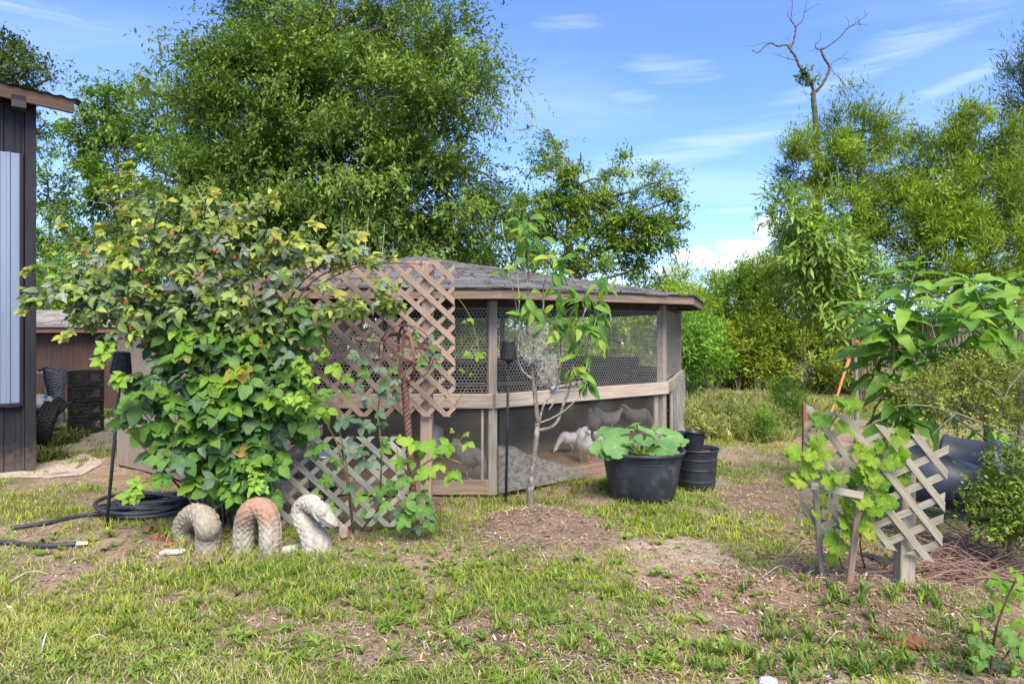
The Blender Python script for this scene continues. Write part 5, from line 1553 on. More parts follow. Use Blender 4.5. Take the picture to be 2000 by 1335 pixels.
def limb(mb, a, b, r0, r1, q, sag=.12, n=7, sides=6):
    a, b = Vector(a), Vector(b); d = (b - a); L = d.length
    m1 = a.lerp(b, .35) + Vector((q.uniform(-1, 1), q.uniform(-1, 1), q.uniform(.2, 1))) * L * sag
    m2 = a.lerp(b, .7) + Vector((q.uniform(-1, 1), q.uniform(-1, 1), q.uniform(-.3, .7))) * L * sag
    mb.tube(curve_pts([a, m1, m2, b], n), taper(n + 1, r0, r1), sides, caps=False)
def tree(name, label, base, trunk, r0, blobs, ncl, ntw, nlf, cls, leaf, tw, droop, c0, c1, seed, group=None, cat='tree', bark=None, twigs=60, mat=None, **kw):
    q = random.Random(seed)
    t = thing(name, base, label, cat, group)
    (V, T, C), cen, k = foliage(blobs, ncl, ntw, nlf, cls, leaf, tw, droop, c0, c1, seed, **kw)
    o = np_obj('crown', V, T, mat or M_leaf, C, t)
    tp = curve_pts([base] + [Vector(p) for p in trunk], 18)
    mb = MB(); mb.tube(tp, [r0 * (1 - .82 * (i / 18)) * (1.25 if i == 0 else 1) for i in range(19)], 10)
    tro = mb.build('trunk', bark or M_bark, t, smooth=True)
    mb = MB()
    for i, b in enumerate(blobs):
        bc_ = Vector(b[:3])
        j = min(range(19), key=lambda s: (tp[s] - (bc_ - Vector((0, 0, .5 * (bc_ - tp[s]).xy.length)))).length)
        j = max(3, j)
        limb(mb, tp[j], bc_, r0 * .38 * (1 - .5 * j / 18), r0 * .12, q)
        mine = [c for c, kk in zip(cen, k) if kk == i]
        q.shuffle(mine)
        for c in mine[:max(2, int(twigs * len(mine) / len(cen)))]:
            limb(mb, bc_, c, r0 * .10, r0 * .02, q, n=5, sides=4)
    mb.build('limbs', bark or M_bark, tro, smooth=True)['kind'] = 'stuff'
    return t

OAK0, OAK1 = (.062, .13, .026), (.22, .315, .056)
YO = 17.5
oak_bl = [EB(640, 60, 170, 110, YO, 2.2), EB(560, 30, 75, 75, YO, 1.6), EB(760, 40, 120, 100, YO, 1.8), EB(865, 130, 92, 88, YO, 1.7), EB(940, 165, 42, 42, YO, 1.0), EB(450, 160, 95, 55, YO - .5, 2.0), EB(345, 175, 60, 34, YO, 1.2), EB(270, 145, 32, 16, YO, .6),
          EB(560, 200, 150, 110, YO - 1.2, 2.0), EB(440, 270, 125, 85, YO - 1.6, 1.8), EB(360, 240, 70, 65, YO - 1, 1.4), EB(720, 210, 150, 110, YO - 1.0, 2.0), EB(860, 260, 100, 110, YO - .6, 1.7), EB(920, 330, 60, 70, YO, 1.2), EB(600, 330, 170, 90, YO - 1.8, 1.8), EB(470, 370, 120, 70, YO - 2.0, 1.6), EB(375, 360, 70, 75, YO - 1.6, 1.4), EB(760, 370, 150, 90, YO - 1.4, 1.8), EB(880, 430, 100, 80, YO - .8, 1.6), EB(960, 455, 60, 60, YO - .3, 1.2), EB(650, 450, 160, 60, YO - 1.6, 1.6), EB(480, 450, 130, 60, YO - 1.8, 1.6), EB(830, 480, 110, 45, YO - 1.0, 1.5), EB(370, 450, 70, 50, YO - 1.5, 1.2), EB(930, 500, 70, 40, YO - .4, 1.2)]
tree('oak_tree', 'huge dark oak tree towering behind the coop and trellis', Vector((P(650, 0, YO).x, YO, 0)), [P(650, 500, YO), P(640, 300, YO), P(645, 120, YO), P(650, 0, YO)], .38, oak_bl, 430, 44, 14, .76, (.105, .041), .60, .30, OAK0, OAK1, 101, twigs=160, upb=.05, shell=.5, flat=.75, out_w=1.0)
tree('leafy_tree', 'light green broadleaf tree between the metal building and the oak', Vector((P(215, 0, 20).x, 20, 0)), [P(215, 560, 20), P(230, 400, 20), P(225, 260, 20)], .16,
     [EB(180, 240, 60, 45, 20), EB(230, 300, 70, 60, 20), EB(160, 330, 30, 25, 20), EB(260, 380, 70, 60, 19.5), EB(200, 390, 50, 25, 20), EB(200, 470, 60, 30, 20), EB(300, 450, 60, 60, 19.5), EB(215, 205, 35, 30, 20)], 120, 20, 11, .34, (.12, .05), .36, .2, (.09, .175, .028), (.21, .33, .05), 102, twigs=90)
tree('slim_tree', 'slim pale trunked tree just right of the metal building', Vector((P(102, 0, 21).x, 21, 0)), [P(100, 560, 21), P(98, 450, 21), P(92, 340, 21)], .10,
     [EB(95, 370, 35, 45, 21), EB(120, 400, 30, 20, 21), EB(85, 300, 20, 30, 21), EB(115, 480, 45, 50, 21), EB(90, 560, 45, 40, 21), EB(140, 540, 40, 40, 21)], 70, 15, 10, .34, (.11, .045), .36, .2, (.085, .16, .025), (.19, .30, .045), 103, bark=M_barkgrey, twigs=40)
tree('leafy_tree', 'dark leafed tree whose branch tip shows above the metal roof', Vector((P(-60, 0, 22).x, 22, 0)), [P(-60, 450, 22), P(-50, 250, 22), P(-40, 120, 22)], .22,
     [EB(-30, 130, 80, 60, 22), EB(50, 145, 50, 28, 22), EB(15, 110, 40, 22, 22), EB(95, 155, 25, 16, 22), EB(90, 240, 30, 30, 22), EB(-60, 250, 90, 90, 22)], 150, 13, 10, .5, (.12, .05), .5, .2, (.05, .09, .025), (.12, .17, .05), 104, twigs=50)
tree('spreading_tree', 'airy broadleaf tree with dark branches rising behind the coop roof', Vector((P(1125, 0, 21).x, 21, 0)), [P(1120, 560, 21), P(1110, 450, 21), P(1120, 340, 21)], .2,
     [EB(1085, 330, 45, 40, 21), EB(1060, 400, 55, 40, 21), EB(1130, 370, 60, 40, 21), EB(1200, 340, 30, 28, 21), EB(1180, 410, 70, 40, 21), EB(1270, 360, 40, 22, 21), EB(1300, 395, 60, 16, 21), EB(1240, 460, 60, 35, 21), EB(1290, 450, 40, 25, 21), EB(1100, 470, 80, 50, 21), EB(1030, 450, 50, 60, 21), EB(1190, 510, 80, 30, 21), EB(1255, 520, 35, 20, 21), EB(1085, 285, 22, 12, 21), EB(1320, 430, 25, 14, 21)], 170, 24, 11, .36, (.11, .045), .42, .2, (.11, .20, .032), (.26, .37, .06), 105, twigs=140)
# conifers at the right: upright feathery sprays
CON0, CON1 = (.095, .165, .022), (.31, .42, .04)
tree('cedar_tree', 'feathery yellow green cedar behind the peach sapling', Vector((P(1672, 0, 16.5).x, 16.5, 0)), [P(1672, 600, 16.5), P(1674, 420, 16.5), P(1690, 200, 16.5)], .14,
     [EB(1690, 200, 20, 28, 16.5), EB(1660, 260, 60, 35, 16.5), EB(1740, 245, 45, 30, 16.5), EB(1590, 330, 70, 45, 16.5), EB(1690, 320, 70, 50, 16), EB(1760, 330, 55, 50, 16.5), EB(1620, 400, 80, 45, 16), EB(1720, 420, 70, 40, 16), EB(1570, 300, 35, 22, 16.5), EB(1780, 420, 60, 50, 16), EB(1560, 470, 40, 40, 17), EB(1640, 480, 70, 40, 16)], 165, 34, 11, .32, (.11, .02), .42, -.2, CON0, CON1, 106, upb=.45, twigs=120, out_w=.9)
tree('cedar_tree', 'tall feathery cedar at the far right behind the pokeweed', Vector((P(1870, 0, 15.5).x, 15.5, 0)), [P(1870, 600, 15.5), P(1875, 420, 15.5), P(1885, 230, 15.5)], .15,
     [EB(1890, 225, 30, 35, 15.5), EB(1870, 280, 65, 40, 15.5), EB(1930, 310, 60, 50, 15.5), EB(1850, 360, 70, 50, 15.2), EB(1950, 400, 70, 60, 15), EB(1850, 450, 80, 50, 15), EB(1930, 480, 80, 50, 14.6), EB(2000, 330, 50, 60, 15.5), EB(1990, 480, 50, 70, 14.8), EB(1800, 480, 50, 40, 15), EB(1880, 545, 80, 35, 14.6), EB(1780, 550, 60, 35, 15), EB(1965, 560, 60, 40, 14.6)], 215, 34, 11, .34, (.11, .02), .42, -.2, CON0, CON1, 107, upb=.45, twigs=120, out_w=.9)
tree('pine_tree', 'thin pine with bristly upswept tips at the right edge', Vector((P(1995, 0, 16).x, 16, 0)), [P(2000, 450, 16), P(2005, 200, 16), P(2008, 70, 16)], .12,
     [EB(2000, 110, 24, 25, 16), EB(1990, 165, 22, 18, 16), EB(1985, 210, 32, 16, 16), EB(1990, 250, 36, 18, 16), EB(2040, 180, 40, 80, 16), EB(2010, 290, 40, 30, 16)], 90, 9, 10, .3, (.16, .016), .4, -.25, (.04, .075, .018), (.10, .15, .03), 108, upb=.7, twigs=60)
tree('thicket_tree', 'dense dark green tree low behind the orange strap', Vector((P(1600, 0, 17.5).x, 17.5, 0)), [P(1600, 700, 17.5), P(1590, 600, 17.5), P(1600, 540, 17.5)], .12,
     [EB(1560, 600, 70, 50, 17.5), EB(1620, 640, 70, 60, 17.3), EB(1560, 690, 90, 60, 17), EB(1660, 700, 70, 60, 17), EB(1600, 560, 60, 40, 17.5), EB(1500, 640, 50, 50, 17.5)], 200, 15, 10, .45, (.11, .03), .45, .0, (.13, .19, .025), (.33, .40, .04), 109, twigs=60, upb=.3)
# treeline of bright young growth right of the coop: each bush its own
LINE = [('willow shrub right behind the coop eave', 1335, 640, 60, 95, 18, (.09, .16, .025), (.20, .27, .04)), ('tall pale shrub in the gap behind the weeds', 1400, 600, 55, 70, 21, (.11, .17, .03), (.22, .29, .05)), ('shrub with a pointed top under the white cloud', 1450, 590, 60, 80, 20, (.08, .16, .028), (.17, .27, .045)),
        ('yellowish shrub left of the dark thicket', 1500, 560, 60, 70, 20, (.11, .17, .025), (.24, .28, .035)), ('small dark pine like shrub near the pale board', 1365, 690, 45, 75, 16.5, (.05, .12, .022), (.12, .22, .035)), ('low yellow green shrub above the pale board', 1440, 690, 70, 75, 18.5, (.10, .155, .02), (.23, .27, .03)),
        ('hazy green shrub behind the others in the gap', 1300, 570, 45, 40, 24, (.10, .16, .035), (.17, .25, .05)), ('rounded shrub between yellow bush and thicket', 1505, 690, 45, 70, 17.5, (.08, .12, .02), (.19, .23, .03)), ('bushy shrub seen through the coop wire', 1190, 640, 120, 60, 19, (.10, .16, .025), (.23, .29, .045)),
        ('shrub seen through the coop wire beside the corner post', 1020, 640, 90, 60, 19, (.09, .15, .03), (.19, .26, .045)), ('shrub seen through the wire left of the corner post', 880, 640, 90, 55, 19, (.09, .15, .03), (.19, .26, .045)), ('shrub low behind the pokeweed at the right', 1860, 650, 110, 60, 17, (.08, .14, .025), (.17, .24, .04)), ('shrub behind the left half of the coop', 700, 620, 200, 60, 20, (.06, .12, .025), (.13, .2, .04)), ('leafy bush over the brown shed roof', 110, 580, 70, 50, 18, (.07, .15, .025), (.16, .27, .045)), ('green bush behind the shed and bramble', 300, 570, 120, 70, 19, (.06, .14, .025), (.14, .25, .045))]
for i, (lb, a, b, rx, ry, Y, c0, c1) in enumerate(LINE):
    q = random.Random(300 + i)
    bl_ = [EB(a, b, rx * .8, ry * .8, Y)] + [EB(a + q.uniform(-.7, .7) * rx, b + q.uniform(-.9, .8) * ry, rx * q.uniform(.3, .5), ry * q.uniform(.25, .45), Y + q.uniform(-.6, .4)) for _ in range(6)]
    tree('shrub', 'bright green ' + lb if 'green' not in lb else lb, Vector((P(a, 0, Y).x, Y, 0)), [P(a + 5, b + ry * .5, Y), P(a, b, Y), P(a - 4, b - ry * .5, Y)], .05, bl_, int(38 + rx * ry / 75), 14, 10, .36, (.10, .03), .42, .05, (c0[0] * 1.9, c0[1] * 1.85, c0[2] * 1.3), (c1[0] * 1.9, c1[1] * 1.8, c1[2] * 1.4), 310 + i, 'shrubs along the wood edge', 'shrub', twigs=25, upb=.35)
# distant wood closing the view
q = random.Random(5)
wb = []
for i in range(70):
    x = -34 + i * 1.0 + q.uniform(-.4, .4); Y = 27 + q.uniform(-1.5, 3)
    h = q.uniform(1.6, 2.6) + (1.2 if x > 10 else 0) + (.6 if x < -12 else 0)
    wb.append((x, Y, h * .6, 1.3, 1.2, h))
(V, T, C), _, _ = foliage(wb, 400, 12, 8, .8, (.20, .075), .6, .1, (.06, .115, .028), (.15, .22, .045), 400, upb=.3)
tag(np_obj('distant_wood', V, T, M_leaf, C), 'distant green wood edge closing the view behind everything', 'wood', kind='stuff')

# dead tree
YD = 19
M_deadbark = plain('dead_bark', (.10, .085, .07), .9, var=.4, scale=20, bump=.6, bd=.02)
dt = thing('dead_tree', (P(1592, 0, YD).x, YD, 0), 'bare dead tree with forked grey branches against the sky', 'tree')
def dl(c, r0, r1, nm='branch', seed=0):
    q = random.Random(seed); pts = curve_pts([P(a + q.uniform(-1.5, 1.5), b, YD) for a, b in c], 6 * len(c)); r0 *= .62; r1 *= .75
    return MB().tube(pts, [r0 + (r1 - r0) * i / (len(pts) - 1) + .006 * math.sin(i * 1.9) * (r0 > .03) for i in range(len(pts))], 7).build(nm, M_deadbark, dt, smooth=True)
trk_ = dl([(1600, 800), (1600, 500), (1594, 260), (1590, 200), (1588, 180)], .16, .085, 'trunk')
DB = [([(1589, 183), (1580, 155), (1562, 130), (1555, 112), (1542, 95), (1537, 88), (1518, 90), (1505, 84), (1492, 92), (1480, 103), (1466, 97)], .075, .012), ([(1542, 95), (1548, 85), (1553, 60), (1553, 50), (1545, 38), (1548, 10), (1546, -10)], .05, .01), ([(1553, 52), (1566, 40), (1573, 22), (1578, -5)], .03, .008), ([(1573, 24), (1590, 12), (1605, 8)], .015, .004),
      ([(1588, 185), (1605, 168), (1617, 145), (1621, 130), (1612, 115), (1604, 98), (1606, 95)], .075, .04), ([(1605, 97), (1620, 88), (1640, 72), (1655, 55), (1672, 45), (1690, 30), (1700, 25)], .04, .006), ([(1604, 98), (1594, 95), (1592, 88), (1602, 78), (1604, 62)], .03, .008), ([(1659, 52), (1658, 40), (1650, 32)], .016, .005), ([(1660, 52), (1678, 48), (1700, 50)], .012, .004), ([(1621, 128), (1630, 120), (1645, 112), (1655, 100)], .02, .005), ([(1620, 128), (1632, 145), (1645, 158), (1652, 170)], .016, .004), ([(1556, 118), (1540, 115), (1520, 108), (1508, 104)], .02, .005), ([(1584, 186), (1572, 182), (1562, 178)], .016, .005), ([(1608, 165), (1601, 148), (1607, 130)], .012, .004), ([(1593, 95), (1585, 100), (1578, 98)], .012, .004), ([(1505, 85), (1490, 84), (1472, 90), (1455, 88)], .014, .004), ([(1545, 40), (1538, 28), (1540, 20)], .01, .003), ([(1638, 116), (1650, 114), (1662, 118)], .01, .003), ([(1545, 90), (1540, 78), (1541, 68)], .012, .004)]
for i, (c, a, b) in enumerate(DB): dl(c, a, b, 'branch', i)
q = random.Random(44)
for i in range(46):
    c, a, b = q.choice(DB); f = q.uniform(.3, 1); k = min(len(c) - 2, int(f * (len(c) - 1)))
    x0, y0 = c[k]; an = q.uniform(0, 2 * PI); L = q.uniform(6, 20)
    x1, y1 = x0 + math.cos(an) * L, y0 + math.sin(an) * L - 4
    dl([(x0, y0), ((x0 + x1) / 2 + q.uniform(-3, 3), (y0 + y1) / 2), (x1, y1)], .010, .003, 'twig', i)
(V, T, C), _, _ = foliage([EB(1577, 148, 7, 7, YD), EB(1583, 165, 6, 8, YD)], 8, 6, 5, .12, (.12, .06), .15, .2, (.09, .13, .03), (.16, .2, .05), 45)
np_obj('ivy_tuft', V, T, M_leaf, C, dt)['kind'] = 'stuff'

# peach sapling
M_peach = M_leaf
tree('peach_tree', 'young peach tree with drooping narrow leaves tied by an orange strap', Vector((P(1673, 0, YPe).x, YPe, 0)), [P(1673, 800, YPe), P(1668, 680, YPe), P(1640, 600, YPe), P(1600, 500, YPe), P(1560, 420, YPe)], .035,
     [EB(1535, 395, 22, 34, YPe), EB(1560, 440, 34, 34, YPe), EB(1600, 470, 50, 36, YPe), EB(1645, 480, 34, 34, YPe), EB(1570, 500, 40, 36, YPe), EB(1625, 530, 44, 36, YPe), EB(1600, 570, 44, 30, YPe), EB(1640, 590, 34, 34, YPe), EB(1700, 540, 30, 30, YPe), EB(1620, 605, 26, 20, YPe)], 110, 7, 9, .15, (.125, .03), .24, .35, (.12, .215, .04), (.30, .43, .07), 111, bark=M_barkgrey, twigs=50, upb=.25)

# fine leaved shrub at the right
tree('yaupon_shrub', 'fine leaved shrub with grey horizontal branches at the right edge', Vector((P(1985, 0, 4.9).x, 4.9, 0)), [P(1985, 960, 4.9), P(1990, 860, 4.9), P(1995, 760, 4.9)], .03,
     [EB(1960, 780, 60, 40, 4.9, .4), EB(1880, 790, 60, 30, 4.9, .35), EB(1930, 740, 60, 30, 5.0, .35), EB(1800, 770, 40, 18, 4.9, .25), EB(1850, 750, 40, 22, 5.0, .3), EB(1990, 720, 40, 40, 5.0, .3), EB(1890, 730, 30, 22, 5.1, .3), EB(1760, 765, 22, 12, 4.9, .2)], 250, 6, 10, .08, (.021, .012), .14, .05, (.13, .17, .03), (.30, .33, .06), 112, cat='shrub', bark=M_barkgrey, twigs=220, upb=.3)
tree('dark_shrub', 'dense dark green small leaved bush beside the black barrels', Vector((P(1970, 0, 4.5).x, 4.5, 0)), [P(1972, 1060, 4.5), P(1970, 1000, 4.5), P(1968, 950, 4.5)], .02,
     [EB(1988, 975, 40, 45, 4.5, .3), EB(2000, 1010, 45, 40, 4.4, .3), EB(1945, 1012, 32, 22, 4.45, .2), EB(1995, 915, 30, 25, 4.5, .25)], 130, 7, 10, .09, (.026, .015), .12, .05, (.085, .15, .025), (.25, .33, .05), 113, cat='shrub', twigs=80, upb=.3)
dt2 = thing('grey_branch', P(2010, 790, 4.7), 'bare grey branch reaching left through the fine leaved shrub', 'branch')
for i, c in enumerate([[(2040, 870), (1940, 835), (1850, 800), (1780, 790), (1745, 795)], [(1945, 836), (1965, 770), (1985, 740), (2020, 700)], [(1960, 780), (1930, 750), (1905, 735)], [(1870, 805), (1840, 830), (1820, 850)]]):
    MB().tube(curve_pts([P(a, b, 4.65) for a, b in c], 16), taper(17, .009 if i == 0 else .005, .002), 6).build('stem', M_barkgrey, dt2, smooth=True)

# ------------------------------------------------------------------ grass, weeds and litter
def blades(pos, hgt, wid, lean, col, seed, curl=.6):
    rs = np.random.RandomState(seed); n = len(pos)
    a = rs.uniform(0, 2 * PI, n); d = np.stack([np.cos(a), np.sin(a), np.zeros(n)], 1)
    s = np.stack([-np.sin(a + rs.uniform(-.8, .8, n)), np.cos(a), np.zeros(n)], 1)
    h = hgt[:, None]; w = wid[:, None]; ln = lean[:, None]
    up = np.array([0, 0, 1.0])
    m1 = pos + up * h * .55 + d * h * ln * .45
    tp_ = pos + up * h * (1 - .35 * ln * curl) + d * h * ln * 1.25
    V = np.stack([pos - s * w / 2, pos + s * w / 2, m1 + s * w * .42, m1 - s * w * .42, tp_], 1).reshape(-1, 3)
    b = np.arange(n)[:, None] * 5
    T = np.concatenate([b + np.array([[0, 1, 2]]), b + np.array([[0, 2, 3]]), b + np.array([[3, 2, 4]])], 1).reshape(-1, 3)
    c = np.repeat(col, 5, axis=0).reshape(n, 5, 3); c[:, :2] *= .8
    return V, T, c.reshape(-1, 3)
rs = np.random.RandomState(17)
nt_ = 38000
u = rs.rand(nt_); Yv = 2.75 * (15.5 / 2.75) ** (u ** 1.05)
Xv = (rs.rand(nt_) * 2 - 1) * .82 * Yv
br_, kd_ = cover(Xv, Yv)
keep = rs.rand(nt_) > br_ ** .8 * 1.05 - .04
track_y = G(0, 940)[1]
intrack = (Xv < -3.1) & (Yv > 6.9) & (Yv < 8.4) & (Xv < -4.0 - (Yv - 7.4) * .2)
keep &= ~(intrack & (rs.rand(nt_) < .8)) & (np.hypot(Xv - CX, Yv - CY) > 3.95)
Xv, Yv = Xv[keep], Yv[keep]
nb = 7
N = len(Xv) * nb
ti = np.repeat(np.arange(len(Xv)), nb)
sp_ = .025 + .004 * Yv[ti]
px_ = Xv[ti] + rs.normal(size=N) * sp_; py_ = Yv[ti] + rs.normal(size=N) * sp_
pz_ = gz(px_, py_) - .004
tall = .6 + .9 * fbm(px_ * 1.1, py_ * 1.1, 81, 3)
near_obj = np.exp(-(((px_ - PB.x) / .6) ** 2 + ((py_ - PB.y) / .6) ** 2)) + np.exp(-(((py_ - (6.45 + .55 * np.clip(px_ + .1, 0, 3))) / .3) ** 2)) * (px_ > -.6) * (px_ < 1.9)
for (a_, b_) in ((400, 1070), (476, 1082), (528, 1082), (620, 1078), (350, 1060), (1765, 1150), (1657, 1160), (208, 1030), (988, 975), (1361, 965), (1330, 985)):
    gx_, gy_ = G(a_, b_ + 4); near_obj = near_obj + 1.2 * np.exp(-(((px_ - gx_) / .14) ** 2 + ((py_ - gy_) / .12) ** 2))
hg = (.020 + .032 * rs.rand(N)) * tall * (1 + .9 * np.clip(near_obj, 0, 1)) * (1 + .02 * Yv[ti])
wd2 = .0032 + .0022 * rs.rand(N) + .00035 * Yv[ti]
ln_ = .35 + .9 * rs.rand(N)
k1 = fbm(px_ * .8, py_ * .8, 91, 3)[:, None]; k2 = rs.rand(N)[:, None]; tf = rs.rand(len(Xv))[ti][:, None]
lush = np.array([.205, .335, .036]); yel = np.array([.40, .45, .058]); dry = np.array([.44, .38, .20]); dk = np.array([.10, .17, .03])
k1 = np.clip((k1 - .32) * 2.6, 0, 1)
cg = lush * (1 - k1) + yel * k1
cg = np.where(tf < .22, dk * .5 + cg * .5, cg)
leftdry = np.clip((-px_ + .2) * .25, 0, .35) * np.clip((5.2 - py_) * .5, 0, 1)
cg = np.where(k2 < .08 + leftdry[:, None], dry * (.7 + .6 * rs.rand(N)[:, None]), cg) * (.75 + .5 * rs.rand(N)[:, None])
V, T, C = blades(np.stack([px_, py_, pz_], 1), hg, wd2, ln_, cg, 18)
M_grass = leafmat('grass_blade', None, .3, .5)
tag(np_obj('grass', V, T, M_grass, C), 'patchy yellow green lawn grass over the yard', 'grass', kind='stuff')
# dead straw, needles and chips lying on the bare ground
ns = 100000
u = rs.rand(ns); Yv = 2.75 * (9.5 / 2.75) ** u; Xv = (rs.rand(ns) * 2 - 1) * .82 * Yv
br_, kd_ = cover(Xv, Yv)
strw = (kd_[3] + kd_[2] + .35 * kd_[0])
keep = (rs.rand(ns) < br_ * np.clip(.35 + strw, 0, 1)) & (np.hypot(Xv - CX, Yv - CY) > 3.8)
Xv, Yv = Xv[keep], Yv[keep]; N = len(Xv)
an = rs.uniform(0, 2 * PI, N); L = .015 + .085 * rs.rand(N) ** 2.2; w = .0025 + .010 * rs.rand(N) ** 2 * (rs.rand(N) < .5)
d = np.stack([np.cos(an), np.sin(an), rs.uniform(-.05, .2, N)], 1); s = np.stack([-np.sin(an), np.cos(an), np.zeros(N)], 1)
p0 = np.stack([Xv, Yv, gz(Xv, Yv) + .005 + .008 * rs.rand(N)], 1)
p1 = p0 + d * L[:, None]; pm = (p0 + p1) / 2 + np.array([0, 0, .006]) + s * (rs.uniform(-.15, .15, N) * L)[:, None]
w = w[:, None]
V = np.stack([p0 - s * w / 2, p0 + s * w / 2, pm + s * w / 2, pm - s * w / 2, p1], 1).reshape(-1, 3)
b = np.arange(N)[:, None] * 5
T = np.concatenate([b + np.array([[0, 1, 2]]), b + np.array([[0, 2, 3]]), b + np.array([[3, 2, 4]])], 1).reshape(-1, 3)
pal = np.array([(.42, .32, .21), (.30, .19, .12), (.20, .125, .085), (.62, .52, .39), (.11, .07, .05), (.38, .22, .13)])
C = np.repeat(pal[rs.randint(0, 6, N)] * (.7 + .6 * rs.rand(N)[:, None]), 5, axis=0)
tag(np_obj('straw_litter', V, T, leafmat('straw', None, .1, .8, spec=.1), C), 'dead straw, pine needles and bark bits on bare ground', 'litter', kind='stuff')
# broad leaved low weeds
def weeds(name, label, spots, n, hgt, wid, c0, c1, seed, lean=(.3, 1.0)):
    q = np.random.RandomState(seed); Ps = []; 
    for (a, b, rx, ry, k) in spots:
        x, y = G(a, b); y1 = G(a, b - ry)[1]
        m_ = int(n * k)
        ang_ = q.uniform(0, 2 * PI, m_); rr0 = np.sqrt(q.rand(m_))
        Ps.append(np.stack([x + rr0 * np.cos(ang_) * rx * y / F, y + rr0 * np.sin(ang_) * abs(y1 - y)], 1))
    Pn = np.concatenate(Ps); tuft = np.repeat(Pn, 9, axis=0) + q.normal(size=(len(Pn) * 9, 2)) * .008
    N = len(tuft); z = gz(tuft[:, 0], tuft[:, 1])
    sc_ = np.repeat(.5 + q.rand(len(Pn)), 9)
    f = np.repeat(q.rand(len(Pn)), 9)[:, None]
    col = (np.array(c0) * (1 - f) + np.array(c1) * f) * (.8 + .4 * q.rand(N)[:, None])
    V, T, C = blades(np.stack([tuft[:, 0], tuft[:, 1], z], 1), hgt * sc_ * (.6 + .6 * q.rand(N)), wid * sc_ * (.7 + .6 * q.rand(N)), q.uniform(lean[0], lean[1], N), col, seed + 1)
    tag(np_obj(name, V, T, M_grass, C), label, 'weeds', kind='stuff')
weeds('low_weeds', 'low green rosettes of weeds on the bare soil at the right', [(1470, 1180, 40, 20, 1), (1560, 1160, 30, 20, 1), (1630, 1190, 60, 20, 2), (1540, 1230, 60, 30, 2), (1700, 1230, 80, 30, 3), (1790, 1200, 50, 25, 2), (1870, 1220, 60, 40, 3), (1620, 1280, 120, 30, 4), (1800, 1290, 120, 30, 4), (1430, 1290, 80, 30, 3), (1330, 1270, 70, 30, 2), (1930, 1290, 60, 40, 3), (990, 1300, 40, 25, 1), (870, 1280, 50, 25, 1), (1560, 1310, 150, 20, 3), (1150, 1270, 60, 20, 1), (1600, 1040, 40, 20, 1), (1750, 1110, 40, 20, 1)], 8, .06, .008, (.09, .18, .035), (.22, .31, .045), 501)
weeds('low_weeds', 'yellow green grass tufts along the bottom of the view', [(1000, 1160, 250, 60, 5), (500, 1130, 200, 30, 5), (700, 1190, 200, 30, 4), (300, 1200, 250, 50, 5), (1450, 1080, 60, 20, 1), (1100, 950, 90, 20, 3), (1280, 1010, 120, 18, 4)], 26, .065, .005, (.16, .25, .035), (.34, .38, .055), 503)
weeds('broad_weeds', 'flat broad leaved weeds and clover scattered through the lawn', [(500, 1150, 420, 70, 9), (1100, 1180, 380, 90, 9), (350, 1270, 340, 50, 8), (950, 1270, 400, 60, 9), (1350, 1030, 200, 40, 4), (250, 1060, 240, 30, 4), (1500, 1290, 300, 40, 6), (700, 1100, 300, 30, 5)], 13, .034, .013, (.11, .21, .035), (.28, .37, .06), 515, lean=(.8, 1.5))
weeds('tall_weeds', 'tall weedy growth between the coop and the wood edge', [(1390, 830, 60, 30, 4), (1450, 800, 60, 20, 4), (1510, 820, 50, 25, 4), (1400, 775, 70, 8, 4), (1520, 780, 40, 10, 3), (1350, 800, 25, 15, 2), (1480, 850, 60, 15, 3), (1570, 790, 60, 10, 3), (1650, 800, 60, 20, 3)], 30, .17, .012, (.19, .25, .05), (.46, .44, .16), 505, lean=(.3, 1.0))
weeds('dry_reeds', 'dry tan reeds standing behind the pokeweed', [(1760, 790, 60, 10, 3), (1850, 790, 60, 10, 4), (1930, 795, 50, 10, 4), (1980, 800, 30, 10, 3)], 11, 1.5, .009, (.28, .23, .16), (.42, .35, .25), 507, lean=(.1, .6))
weeds('dry_stems', 'dry tan weed stalks beside the pale board', [(1375, 800, 20, 10, 1), (1480, 790, 60, 10, 2), (1540, 800, 40, 15, 2), (1420, 790, 40, 8, 1)], 3, .6, .006, (.30, .24, .16), (.44, .36, .26), 509, lean=(.05, .5))
weeds('track_weeds', 'scrappy weeds at the foot of the metal building', [(100, 900, 18, 8, 2), (130, 865, 25, 6, 2), (200, 815, 30, 8, 3), (85, 880, 10, 8, 1), (150, 855, 20, 5, 1)], 22, .14, .012, (.11, .15, .05), (.22, .26, .08), 511)
